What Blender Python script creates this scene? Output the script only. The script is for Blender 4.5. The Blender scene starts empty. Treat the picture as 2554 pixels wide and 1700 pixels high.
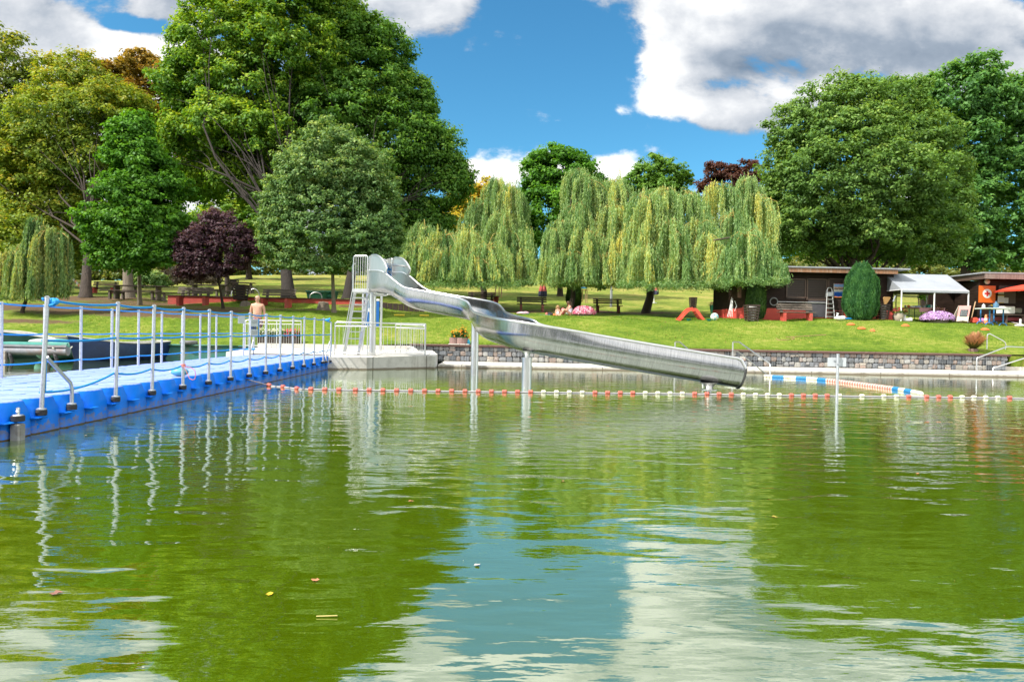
import bpy, math, random
import numpy as np
from mathutils import Vector, Matrix, Euler
random.seed(7); rng = np.random.default_rng(11)
PI = math.pi; R = math.radians
sc = bpy.context.scene; col = sc.collection
# ------------------------------------------------------------------ camera
FPX = 1703.0; CAMZ = 1.25
CM = (Matrix.Rotation(R(-1.22), 4, 'Z') @ Matrix.Rotation(R(90 - .75), 4, 'X') @ Matrix.Rotation(R(1.05), 4, 'Z'))
cam = bpy.data.objects.new('camera', bpy.data.cameras.new('camera')); col.objects.link(cam)
cam.matrix_world = Matrix.Translation((0, 0, CAMZ)) @ CM
cam.data.sensor_width = 36; cam.data.lens = 36 * FPX / 2554; cam.data.clip_end = 3000; cam.data.clip_start = .05
sc.camera = cam
def ray(px, py): return CM.to_3x3() @ Vector(((px - 1277) / FPX, -(py - 850) / FPX, -1))
def at(px, py, Y=None, z=None):
    """the point of the place that a pixel of the photograph shows, at distance Y or at height z"""
    d = ray(px, py); t = Y / d.y if Y is not None else (z - CAMZ) / d.z
    return Vector((0, 0, CAMZ)) + d * t
def atplane(px, py, p0, n):
    d = ray(px, py); o = Vector((0, 0, CAMZ)); t = (p0 - o).dot(n) / d.dot(n); return o + d * t
# ------------------------------------------------------------------ terrain
PROF = [(-.62, [(26.5, .5), (30, 1.3), (33, 1.9), (36, 2.35), (42, 3.0), (64, 4.4), (85, 6.6), (110, 7.5), (400, 9)]),
        (-.46, [(26.5, .5), (30, 1.3), (33, 1.9), (36, 2.35), (42, 3.0), (64, 4.6), (85, 6.8), (110, 7.6), (400, 9)]),
        (-.36, [(26.3, .55), (30, 1.35), (33, 1.95), (36.6, 2.42), (37.4, 2.85), (44, 3.25), (60, 5.0), (85, 7.7), (110, 8.4), (400, 10)]),
        (-.22, [(26.0, .6), (30, 1.35), (33, 1.95), (36.6, 2.38), (37.4, 2.8), (44, 3.3), (60, 5.1), (85, 7.9), (110, 8.6), (400, 10)]),
        (-.12, [(26.0, .70), (29, 1.25), (33, 1.9), (36.5, 2.2), (39, 2.3), (42, 2.7), (50, 3.7), (85, 8.1), (110, 8.8), (400, 10)]),
        (.02, [(26.0, .72), (29, 1.25), (33, 1.85), (36.2, 2.17), (38.5, 2.16), (42, 2.6), (50, 3.6), (85, 8.1), (110, 9), (400, 10)]),
        (.27, [(26.0, .70), (29, 1.3), (33, 1.9), (36, 2.15), (40, 2.3), (50, 3.4), (85, 7.8), (110, 9), (400, 10)]),
        (.50, [(26.0, .70), (29, 1.35), (31, 1.85), (33, 2.13), (35, 2.24), (40, 2.35), (60, 4.6), (85, 7.3), (110, 8.5), (400, 10)]),
        (.90, [(26.0, .70), (29, 1.35), (31, 1.85), (33, 2.13), (35, 2.24), (40, 2.35), (60, 4.6), (85, 7.0), (110, 8), (400, 10)])]
_rs = [p[0] for p in PROF]
def gzv(X, Y):
    X = np.asarray(X, float); Y = np.asarray(Y, float)
    r = X / np.maximum(Y, 1)
    out = 0
    for dy in (-.7, 0, .7):
        vals = np.stack([np.interp(np.where(Y < 27, Y, Y + dy), [a for a, b in p], [b for a, b in p]) for _, p in PROF])
        idx = np.clip(np.searchsorted(_rs, r) - 1, 0, len(_rs) - 2)
        lo = np.array(_rs)[idx]; hi = np.array(_rs)[idx + 1]
        w = np.clip((r - lo) / (hi - lo), 0, 1); w = w * w * (3 - 2 * w)
        a = np.take_along_axis(vals, idx[None], 0)[0]; b = np.take_along_axis(vals, (idx + 1)[None], 0)[0]
        out = out + a * (1 - w) + b * w
    out = out / 3
    far = np.clip((Y - 27) / 6, 0, 1)
    return out + far * (.05 * np.sin(X * .9 + 1) * np.sin(Y * .7) + .03 * np.sin(X * 2.1 + Y * 1.3))
def gz(X, Y): return float(gzv(np.array([X]), np.array([Y]))[0])
def G(px, py, y0=26.2, y1=140):
    """where the ray of a pixel meets the terrain"""
    d = ray(px, py); Ys = np.arange(y0, y1, .1)
    X = d.x / d.y * Ys; Z = CAMZ + d.z / d.y * Ys
    if px > 1850 and py > 780 and y1 > 34: Ys = Ys[Ys < 33.6]; X = X[:len(Ys)]; Z = Z[:len(Ys)]
    hit = np.nonzero(Z - gzv(X, Ys) <= 0)[0]
    i = hit[0] if len(hit) else len(Ys) - 1
    return Vector((X[i], Ys[i], gz(X[i], Ys[i])))
def GY(px, Y):
    d = ray(px, 827); X = d.x / d.y * Y; return Vector((X, Y, gz(X, Y)))
# ------------------------------------------------------------------ objects
def tag(o, label=None, cat=None, group=None, kind=None):
    if label: o['label'] = label
    if cat: o['category'] = cat
    if group: o['group'] = group
    if kind: o['kind'] = kind
    return o
def thing(name, label, cat, loc=(0, 0, 0), rz=0, group=None):
    o = bpy.data.objects.new(name, None); col.objects.link(o)
    o.location = loc; o.rotation_euler = (0, 0, rz); o.empty_display_size = .1
    return tag(o, label, cat, group)
def link(name, me, m, parent=None):
    o = bpy.data.objects.new(name, me); col.objects.link(o)
    if m is not None: me.materials.append(m)
    if parent is not None: o.parent = parent
    return o
def root_loc(p):
    while p.parent is not None: p = p.parent
    return np.array(p.location)
def copy_tree(o, parent=None, label=None):
    c = o.copy(); col.objects.link(c)
    if parent is not None: c.parent = parent
    if label: c['label'] = label
    for ch in list(o.children): copy_tree(ch, c)
    return c
class MB:
    def __init__(s): s.v = []; s.f = []; s.c = []; s.tint = (1, 1, 1); s.uv = None
    def add(s, vs, fs):
        n = len(s.v); s.v += [tuple(v) for v in vs]; s.f += [tuple(i + n for i in f) for f in fs]; s.c += [s.tint] * len(vs); return s
    def box(s, c, d, rz=0, rot=None, bev=0.0):
        x, y, z = d[0] / 2, d[1] / 2, d[2] / 2
        m = (rot if rot is not None else Matrix.Rotation(rz, 3, 'Z')); c = Vector(c)
        if bev <= 0:
            vs = [m @ Vector((a * x, b * y, e * z)) + c for e in (-1, 1) for a, b in ((-1, -1), (1, -1), (1, 1), (-1, 1))]
            return s.add(vs, [(3, 2, 1, 0), (4, 5, 6, 7), (0, 1, 5, 4), (1, 2, 6, 5), (2, 3, 7, 6), (3, 0, 4, 7)])
        def ring(h, i):
            k = bev; X = x - i; Y = y - i
            return [m @ Vector((a, b, h)) + c for a, b in ((-X + k, -Y), (X - k, -Y), (X, -Y + k), (X, Y - k), (X - k, Y), (-X + k, Y), (-X, Y - k), (-X, -Y + k))]
        vs = ring(-z, bev) + ring(-z + bev, 0) + ring(z - bev, 0) + ring(z, bev)
        fs = [tuple(range(7, -1, -1)), tuple(range(24, 32))]
        for r in range(3):
            for i in range(8): fs.append((r * 8 + i, r * 8 + (i + 1) % 8, r * 8 + 8 + (i + 1) % 8, r * 8 + 8 + i))
        return s.add(vs, fs)
    def beam(s, a, b, w, h):
        a = Vector(a); b = Vector(b); d = b - a; L = d.length; z = d.normalized()
        x = z.cross(Vector((0, 0, 1))); x = x.normalized() if x.length > 1e-3 else Vector((1, 0, 0)); y = z.cross(x)
        m = Matrix((x, y, z)).transposed(); return s.box((a + b) / 2, (w, h, L), rot=m)
    def tube(s, pts, r, n=8, caps=True, closed=False):
        P = [Vector(p) for p in pts]; k = len(P)
        rr = r if hasattr(r, '__len__') else [r] * k
        vs = []; up = None
        for i in range(k):
            if closed: t = P[(i + 1) % k] - P[i - 1]
            else: t = P[min(i + 1, k - 1)] - P[max(i - 1, 0)]
            t = t.normalized() if t.length > 1e-9 else Vector((0, 0, 1))
            if up is None: up = Vector((0, 0, 1)) if abs(t.z) < .9 else Vector((1, 0, 0))
            x = t.cross(up)
            x = x.normalized() if x.length > 1e-4 else Vector((1, 0, 0)); y = x.cross(t).normalized(); up = y
            for j in range(n):
                a = 2 * PI * j / n; vs.append(P[i] + (x * math.cos(a) + y * math.sin(a)) * rr[i])
        fs = []
        for i in range(k if closed else k - 1):
            for j in range(n):
                a = i * n + j; b = i * n + (j + 1) % n; i2 = (i + 1) % k
                fs.append((a, i2 * n + j, i2 * n + (j + 1) % n, b))
        if caps and not closed: fs += [tuple(range(n)), tuple(range((k - 1) * n + n - 1, (k - 1) * n - 1, -1))]
        return s.add(vs, fs)
    def lathe(s, prof, c=(0, 0, 0), n=20, axis=None, sx=1, sy=1):
        m = Matrix.Identity(3) if axis is None else Vector((0, 0, 1)).rotation_difference(Vector(axis)).to_matrix()
        c = Vector(c); vs = []
        for r, z in prof:
            for j in range(n):
                a = 2 * PI * j / n; vs.append(m @ Vector((r * math.cos(a) * sx, r * math.sin(a) * sy, z)) + c)
        fs = []
        for i in range(len(prof) - 1):
            for j in range(n): fs.append((i * n + j, i * n + (j + 1) % n, (i + 1) * n + (j + 1) % n, (i + 1) * n + j))
        fs += [tuple(range(n - 1, -1, -1)), tuple(range((len(prof) - 1) * n, len(prof) * n))]
        return s.add(vs, fs)
    def ball(s, c, r, n=12, m=8):
        rx, ry, rz = r if hasattr(r, '__len__') else (r, r, r)
        pr = [(max(math.sin(PI * i / m), .02), -math.cos(PI * i / m)) for i in range(m + 1)]
        vs = []; c = Vector(c)
        for q, z in pr:
            for j in range(n): vs.append(c + Vector((q * rx * math.cos(2 * PI * j / n), q * ry * math.sin(2 * PI * j / n), z * rz)))
        fs = [(i * n + j, i * n + (j + 1) % n, (i + 1) * n + (j + 1) % n, (i + 1) * n + j) for i in range(m) for j in range(n)]
        fs += [tuple(range(n - 1, -1, -1)), tuple(range(m * n, m * n + n))]
        return s.add(vs, fs)
    def prism(s, poly, z0, z1):
        n = len(poly)
        z0s = z0 if hasattr(z0, '__len__') else [z0] * n; z1s = z1 if hasattr(z1, '__len__') else [z1] * n
        vs = [(p[0], p[1], z0s[i]) for i, p in enumerate(poly)] + [(p[0], p[1], z1s[i]) for i, p in enumerate(poly)]
        return s.add(vs, [tuple(range(n - 1, -1, -1)), tuple(range(n, 2 * n))] + [(i, (i + 1) % n, n + (i + 1) % n, n + i) for i in range(n)])
    def slab(s, poly, d):
        """a closed outline in any plane, given the thickness vector d"""
        n = len(poly); d = Vector(d); P = [Vector(p) for p in poly]
        return s.add(P + [p + d for p in P], [tuple(range(n - 1, -1, -1)), tuple(range(n, 2 * n))] + [(i, (i + 1) % n, n + (i + 1) % n, n + i) for i in range(n)])
    def build(s, name, m, parent=None, smooth=True, angle=35):
        me = bpy.data.meshes.new(name); V = np.array([tuple(v) for v in s.v], float)
        if parent is not None: V = V - root_loc(parent)
        me.from_pydata(V.tolist(), [], s.f); me.validate(verbose=False)
        if smooth:
            me.polygons.foreach_set('use_smooth', [True] * len(me.polygons)); me.set_sharp_from_angle(angle=R(angle))
        if any(c != (1, 1, 1) for c in s.c) and len(me.vertices) == len(s.c):
            a = me.color_attributes.new('tint', 'FLOAT_COLOR', 'POINT'); a.data.foreach_set('color', np.array([(*c, 1) for c in s.c], 'f').ravel())
        me.update(); return link(name, me, m, parent)
def quads(name, V, C, m, parent=None, smooth=False):
    """V (N,4,3) quads, C (N,3) colours: one fast mesh"""
    N = len(V); V = V.reshape(-1, 3).astype('f')
    if parent is not None: V = (V - root_loc(parent)).astype('f')
    me = bpy.data.meshes.new(name); me.vertices.add(N * 4); me.vertices.foreach_set('co', V.ravel())
    me.loops.add(N * 4); me.loops.foreach_set('vertex_index', np.arange(N * 4, dtype=np.int32))
    me.polygons.add(N); me.polygons.foreach_set('loop_start', np.arange(0, N * 4, 4, dtype=np.int32))
    try: me.polygons.foreach_set('loop_total', np.full(N, 4, dtype=np.int32))
    except Exception: pass
    me.update(calc_edges=True)
    a = me.color_attributes.new('tint', 'FLOAT_COLOR', 'POINT')
    a.data.foreach_set('color', np.concatenate([np.repeat(C, 4, 0), np.ones((N * 4, 1))], 1).astype('f').ravel())
    return link(name, me, m, parent)
# ------------------------------------------------------------------ materials
MC = {}
def newmat(name):
    m = bpy.data.materials.new(name); m.use_nodes = True; nt = m.node_tree
    return m, nt, nt.nodes, nt.nodes['Principled BSDF']
def noise(nt, scale, detail=4, rough=.6, vec=None, dim='3D'):
    n = nt.nodes.new('ShaderNodeTexNoise'); n.inputs['Scale'].default_value = scale; n.inputs['Detail'].default_value = detail
    n.inputs['Roughness'].default_value = rough
    if vec is not None: nt.links.new(vec, n.inputs['Vector'])
    return n
def coords(nt, kind='Object', scale=None, rot=None):
    t = nt.nodes.new('ShaderNodeTexCoord'); out = t.outputs[kind]
    if scale is not None or rot is not None:
        mp = nt.nodes.new('ShaderNodeMapping'); nt.links.new(out, mp.inputs[0]); out = mp.outputs[0]
        if scale is not None: mp.inputs['Scale'].default_value = scale
        if rot is not None: mp.inputs['Rotation'].default_value = rot
    return out
def ramp(nt, fac, stops):
    r = nt.nodes.new('ShaderNodeValToRGB'); e = r.color_ramp.elements
    while len(e) > 1: e.remove(e[0])
    e[0].position = stops[0][0]; e[0].color = (*stops[0][1], 1)
    for p, c in stops[1:]:
        k = e.new(p); k.color = (*c, 1)
    nt.links.new(fac, r.inputs[0]); return r
def mixc(nt, fac, a, b, mode='MIX'):
    n = nt.nodes.new('ShaderNodeMix'); n.data_type = 'RGBA'; n.blend_type = mode
    for s_, v in ((n.inputs[0], fac), (n.inputs[6], a), (n.inputs[7], b)):
        if isinstance(v, (int, float)): s_.default_value = v
        elif isinstance(v, tuple): s_.default_value = (*v, 1)
        else: nt.links.new(v, s_)
    return n.outputs[2]
def mth(nt, op, a, b=None, c=None, clamp=False):
    n = nt.nodes.new('ShaderNodeMath'); n.operation = op; n.use_clamp = clamp
    for i, v in enumerate((a, b, c)):
        if v is None: continue
        if isinstance(v, (int, float)): n.inputs[i].default_value = v
        else: nt.links.new(v, n.inputs[i])
    return n.outputs[0]
def bump(nt, h, strength=.3, dist=.02, normal=None):
    b = nt.nodes.new('ShaderNodeBump'); b.inputs['Strength'].default_value = strength; b.inputs['Distance'].default_value = dist
    nt.links.new(h, b.inputs['Height'])
    if normal is not None: nt.links.new(normal, b.inputs['Normal'])
    return b.outputs[0]
def pbr(name, c1, c2=None, rough=.6, metal=0, scale=6, bumps=.15, bscale=None, bd=.01, spec=.5, stretch=None, tint=False, dirt=None):
    if name in MC: return MC[name]
    m, nt, N, p = newmat(name); MC[name] = m
    co = coords(nt, 'Object', stretch)
    c2 = c2 or tuple(x * .75 for x in c1)
    n = noise(nt, scale, 5, .65, co); r = ramp(nt, n.outputs[0], [(.3, c2), (.7, c1)]); out = r.outputs[0]
    if dirt:
        n3 = noise(nt, scale * .35, 6, .7, co); f = ramp(nt, n3.outputs[0], [(.5, (0, 0, 0)), (.75, (1, 1, 1))])
        out = mixc(nt, f.outputs[0], out, dirt)
    if tint:
        a = nt.nodes.new('ShaderNodeAttribute'); a.attribute_name = 'tint'; out = mixc(nt, 1.0, out, a.outputs['Color'], 'MULTIPLY')
    nt.links.new(out, p.inputs['Base Color'])
    rr = mth(nt, 'MULTIPLY_ADD', n.outputs[0], .25, rough - .12, clamp=True); nt.links.new(rr, p.inputs['Roughness'])
    p.inputs['Metallic'].default_value = metal; p.inputs['Specular IOR Level'].default_value = spec
    if bumps:
        n2 = noise(nt, bscale or scale * 6, 5, .6, co); nt.links.new(bump(nt, n2.outputs[0], bumps, bd), p.inputs['Normal'])
    return m
# ================================================================== WORLD / LIGHT
SUN_AZ = Vector((-.77, -.42, 0)).normalized(); SUN_EL = R(47)
w = bpy.data.worlds.new('World'); sc.world = w; w.use_nodes = True; nt = w.node_tree
for n_ in list(nt.nodes): nt.nodes.remove(n_)
# group: cloud density in the plane (x/y, z/y) of the sky direction in front, free noise behind
g = bpy.data.node_groups.new('cloud_density', 'ShaderNodeTree')
g.interface.new_socket('Vector', in_out='INPUT', socket_type='NodeSocketVector'); g.interface.new_socket('Value', in_out='OUTPUT', socket_type='NodeSocketFloat')
gi = g.nodes.new('NodeGroupInput'); go = g.nodes.new('NodeGroupOutput')
def uv(px, py):
    d = ray(px, py); return d.x / d.y, d.z / d.y
# (px, py, half-width px, half-height px, weight) of the clouds over the far bank
BL = [(300, 58, 60, 20, -.8), (365, 70, 55, 22, -.8), (60, 60, 250, 120, 1.0), (420, 150, 150, 70, .9), (200, 140, 160, 60, .8), (330, 330, 380, 180, .75), (470, 0, 130, 60, .8), (640, 560, 300, 130, .6), (40, 520, 170, 250, .7),
      (960, 10, 110, 60, 1.0), (1110, -5, 90, 60, .9), (1720, 60, 90, 85, 1.15), (1680, 150, 75, 60, .85), (1860, 60, 130, 85, 1.1), (2040, 90, 140, 70, 1.0), (2230, 60, 170, 70, 1.0), (2450, 30, 170, 70, 1.05), (1620, 10, 30, 60, .6), (1870, 165, 120, 40, .8), (2080, 150, 120, 45, .5),
      (1790, 278, 80, 40, 1.0), (1900, 255, 95, 48, 1.0), (2030, 225, 100, 55, .95), (1925, 345, 60, 60, .5), (2460, 185, 130, 70, 1.15), (2300, 190, 90, 45, .7), (1637, 262, 44, 26, .78), (1545, 275, 26, 20, .55),
      (1235, 425, 85, 42, .95), (1370, 405, 60, 38, .95), (1525, 425, 55, 38, .9), (1160, 450, 45, 38, .8), (1700, 500, 700, 40, .33), (1800, -170, 420, 90, .8), (300, -200, 800, 110, .8), (1230, -75, 260, 45, .85), (1480, -90, 130, 70, .8), (1200, -300, 500, 60, .6), (2400, 420, 350, 100, .4)]
GREY = [(2240, 110, 300, 60), (2020, 150, 130, 36), (2520, 70, 200, 60), (60, 50, 170, 60), (980, 10, 150, 60), (470, 10, 130, 60), (2300, 20, 260, 40), (1950, 100, 90, 50), (1830, 150, 70, 30), (2000, 290, 120, 24)]
def blobs(tree, vec, L, k=-.8):
    acc = None
    for B_ in L:
        u, v = uv(B_[0], B_[1]); wt = B_[4] if len(B_) > 4 else 1
        s1 = tree.nodes.new('ShaderNodeVectorMath'); s1.operation = 'SUBTRACT'; tree.links.new(vec, s1.inputs[0]); s1.inputs[1].default_value = (u, v, 0)
        s2 = tree.nodes.new('ShaderNodeVectorMath'); s2.operation = 'MULTIPLY'; tree.links.new(s1.outputs[0], s2.inputs[0]); s2.inputs[1].default_value = (FPX / B_[2], FPX / B_[3], 0)
        s3 = tree.nodes.new('ShaderNodeVectorMath'); s3.operation = 'DOT_PRODUCT'; tree.links.new(s2.outputs[0], s3.inputs[0]); tree.links.new(s2.outputs[0], s3.inputs[1])
        q = mth(tree, 'MULTIPLY', mth(tree, 'EXPONENT', mth(tree, 'MULTIPLY', s3.outputs[1], k)), wt); acc = q if acc is None else mth(tree, 'ADD', acc, q)
    return acc
acc = blobs(g, gi.outputs[0], BL)
acc = mth(g, 'MINIMUM', acc, 1.15)
mp = g.nodes.new('ShaderNodeMapping'); mp.inputs['Scale'].default_value = (1, 1.5, 1); g.links.new(gi.outputs[0], mp.inputs[0])
n1 = noise(g, 6.0, 10, .60, mp.outputs[0]); n1.inputs['Distortion'].default_value = .15
n2 = noise(g, 2.6, 2, .5, mp.outputs[0])
d_ = mth(g, 'ADD', acc, mth(g, 'MULTIPLY', mth(g, 'SUBTRACT', n1.outputs[0], .5), 3.1))
d_ = mth(g, 'ADD', d_, mth(g, 'MULTIPLY', mth(g, 'SUBTRACT', n2.outputs[0], .5), .5))
g.links.new(d_, go.inputs[0])
tc = nt.nodes.new('ShaderNodeTexCoord'); sx = nt.nodes.new('ShaderNodeSeparateXYZ'); nt.links.new(tc.outputs['Generated'], sx.inputs[0])
yy = mth(nt, 'MAXIMUM', mth(nt, 'ABSOLUTE', sx.outputs[1]), .12)
back = mth(nt, 'MULTIPLY', mth(nt, 'LESS_THAN', sx.outputs[1], 0), 3.7)
cu = nt.nodes.new('ShaderNodeCombineXYZ'); nt.links.new(mth(nt, 'DIVIDE', sx.outputs[0], yy), cu.inputs[0]); nt.links.new(mth(nt, 'DIVIDE', sx.outputs[2], yy), cu.inputs[1])
def dens(off):
    a = nt.nodes.new('ShaderNodeVectorMath'); a.operation = 'ADD'; nt.links.new(cu.outputs[0], a.inputs[0]); a.inputs[1].default_value = (*off, 0)
    gr = nt.nodes.new('ShaderNodeGroup'); gr.node_tree = g; nt.links.new(a.outputs[0], gr.inputs[0]); return gr.outputs[0]
zb_ = None
D0 = dens((0, 0)); D1 = dens((-.03, .035)); D2 = dens((-.07, .10))
cover = nt.nodes.new('ShaderNodeMapRange'); cover.interpolation_type = 'SMOOTHERSTEP'; 
bk = nt.nodes.new('ShaderNodeMapRange'); nt.links.new(sx.outputs[1], bk.inputs[0]); bk.inputs['From Min'].default_value = .45; bk.inputs['From Max'].default_value = -.25; bk.inputs['To Min'].default_value = 0; bk.inputs['To Max'].default_value = 1.05
hi = nt.nodes.new('ShaderNodeMapRange'); nt.links.new(sx.outputs[2], hi.inputs[0]); hi.inputs['From Min'].default_value = .52; hi.inputs['From Max'].default_value = .8; hi.inputs['To Max'].default_value = .8
nt.links.new(mth(nt, 'ADD', D0, mth(nt, 'ADD', bk.outputs[0], hi.outputs[0])), cover.inputs[0])
cover.inputs['From Min'].default_value = .26; cover.inputs['From Max'].default_value = .74
lit = mth(nt, 'ADD', mth(nt, 'MULTIPLY', mth(nt, 'SUBTRACT', D0, D1), .30), mth(nt, 'MULTIPLY', mth(nt, 'SUBTRACT', D0, D2), .30))
thick = mth(nt, 'MULTIPLY', mth(nt, 'SUBTRACT', D0, .85, clamp=True), .85)
grey = mth(nt, 'MULTIPLY', mth(nt, 'MINIMUM', blobs(nt, cu.outputs[0], GREY), 1), .42)
litv = mth(nt, 'SUBTRACT', mth(nt, 'SUBTRACT', mth(nt, 'ADD', lit, .80), mth(nt, 'MULTIPLY', thick, .5)), grey, clamp=True)
cc = ramp(nt, litv, [(.0, (.22, .30, .41)), (.35, (.42, .50, .61)), (.66, (.84, .88, .94)), (1.0, (1.4, 1.4, 1.38))])
sky = nt.nodes.new('ShaderNodeTexSky'); sky.sky_type = 'NISHITA'; sky.sun_disc = False; sky.sun_elevation = SUN_EL
sky.sun_rotation = math.atan2(SUN_AZ.x, SUN_AZ.y); sky.air_density = 1.0; sky.dust_density = .4; sky.ozone_density = 2.2
hs = nt.nodes.new('ShaderNodeHueSaturation'); hs.inputs['Saturation'].default_value = 1.15; hs.inputs['Hue'].default_value = .495; nt.links.new(sky.outputs[0], hs.inputs['Color'])
SKYS = .095
CL = mixc(nt, 1.0, cc.outputs[0], (.50 / SKYS,) * 3, 'MULTIPLY')
SKC = mixc(nt, 1.0, hs.outputs[0], (.55, 1.0, 1.06), 'MULTIPLY'); CL = mixc(nt, bk.outputs[0], CL, mixc(nt, 1.0, CL, (2.0, 2.0, 2.0), 'MULTIPLY')); skc = mixc(nt, cover.outputs[0], SKC, CL)  # unseen clouds behind the camera made brighter, as added fill light
bg = nt.nodes.new('ShaderNodeBackground'); bg.inputs[1].default_value = SKYS; nt.links.new(skc, bg.inputs[0])
wo = nt.nodes.new('ShaderNodeOutputWorld'); nt.links.new(bg.outputs[0], wo.inputs[0])
w.cycles.sampling_method = 'MANUAL'; w.cycles.sample_map_resolution = 512
ld = bpy.data.lights.new('sun', 'SUN'); ld.energy = 3.9; ld.angle = R(.5); ld.color = (1, .955, .88)
lo = bpy.data.objects.new('sun', ld); col.objects.link(lo)
dirv = SUN_AZ * math.cos(SUN_EL) + Vector((0, 0, math.sin(SUN_EL)))
lo.rotation_euler = dirv.to_track_quat('Z', 'Y').to_euler(); lo.location = dirv * 60
sc.view_settings.view_transform = 'Standard'; sc.view_settings.look = 'None'; sc.view_settings.exposure = .85; sc.view_settings.gamma = 1
sc.cycles.max_bounces = 6; sc.cycles.diffuse_bounces = 2; sc.cycles.glossy_bounces = 4; sc.cycles.transmission_bounces = 2; sc.cycles.transparent_max_bounces = 4
sc.cycles.caustics_reflective = False; sc.cycles.caustics_refractive = False
sc.cycles.use_denoising = True; sc.cycles.sample_clamp_indirect = 6

# ================================================================== SETTING MATERIALS
def grass_material():
    m, nt, N, p = newmat('lawn_grass'); co = coords(nt, 'Object')
    n1 = noise(nt, .35, 5, .6, co); n2 = noise(nt, 3.5, 6, .7, co); n3 = noise(nt, 28, 5, .75, co)
    v = mth(nt, 'ADD', mth(nt, 'MULTIPLY', n1.outputs[0], .55), mth(nt, 'ADD', mth(nt, 'MULTIPLY', n2.outputs[0], .55), mth(nt, 'MULTIPLY', n3.outputs[0], .25))); v = mth(nt, 'SUBTRACT', v, .175)
    sp = nt.nodes.new('ShaderNodeSeparateXYZ'); nt.links.new(co, sp.inputs[0])
    near = ramp(nt, v, [(.36, (.070, .120, .012)), (.47, (.128, .200, .018)), (.54, (.19, .25, .028)), (.64, (.31, .30, .07))])
    far = ramp(nt, v, [(.36, (.12, .18, .02)), (.48, (.22, .24, .045)), (.60, (.36, .29, .085)), (.7, (.42, .33, .13))])
    f = nt.nodes.new('ShaderNodeMapRange'); nt.links.new(mth(nt, 'ADD', sp.outputs[1], mth(nt, 'MULTIPLY', n1.outputs[0], 26)), f.inputs[0])
    f.inputs['From Min'].default_value = 48; f.inputs['From Max'].default_value = 88
    c = mixc(nt, f.outputs[0], near.outputs[0], far.outputs[0])
    # bare worn soil: a list of patches (x, y, rx, ry)
    soil = None
    for x, y, rx, ry in SOIL:
        s1 = nt.nodes.new('ShaderNodeVectorMath'); s1.operation = 'SUBTRACT'; nt.links.new(co, s1.inputs[0]); s1.inputs[1].default_value = (x, y, 0)
        s2 = nt.nodes.new('ShaderNodeVectorMath'); s2.operation = 'MULTIPLY'; nt.links.new(s1.outputs[0], s2.inputs[0]); s2.inputs[1].default_value = (1 / rx, 1 / ry, 0)
        s3 = nt.nodes.new('ShaderNodeVectorMath'); s3.operation = 'DOT_PRODUCT'; nt.links.new(s2.outputs[0], s3.inputs[0]); nt.links.new(s2.outputs[0], s3.inputs[1])
        q = mth(nt, 'EXPONENT', mth(nt, 'MULTIPLY', s3.outputs[1], -1)); soil = q if soil is None else mth(nt, 'MAXIMUM', soil, q)
    sv = mth(nt, 'ADD', soil, mth(nt, 'MULTIPLY', mth(nt, 'SUBTRACT', n2.outputs[0], .5), 1.5))
    sf = nt.nodes.new('ShaderNodeMapRange'); nt.links.new(sv, sf.inputs[0]); sf.inputs['From Min'].default_value = .42; sf.inputs['From Max'].default_value = .75
    sr = ramp(nt, n3.outputs[0], [(.35, (.07, .045, .022)), (.65, (.19, .125, .07))])
    c = mixc(nt, sf.outputs[0], c, sr.outputs[0])
    nt.links.new(c, p.inputs['Base Color']); p.inputs['Roughness'].default_value = .9; p.inputs['Specular IOR Level'].default_value = .15
    nt.links.new(bump(nt, n3.outputs[0], .8, .06), p.inputs['Normal']); return m
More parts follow.
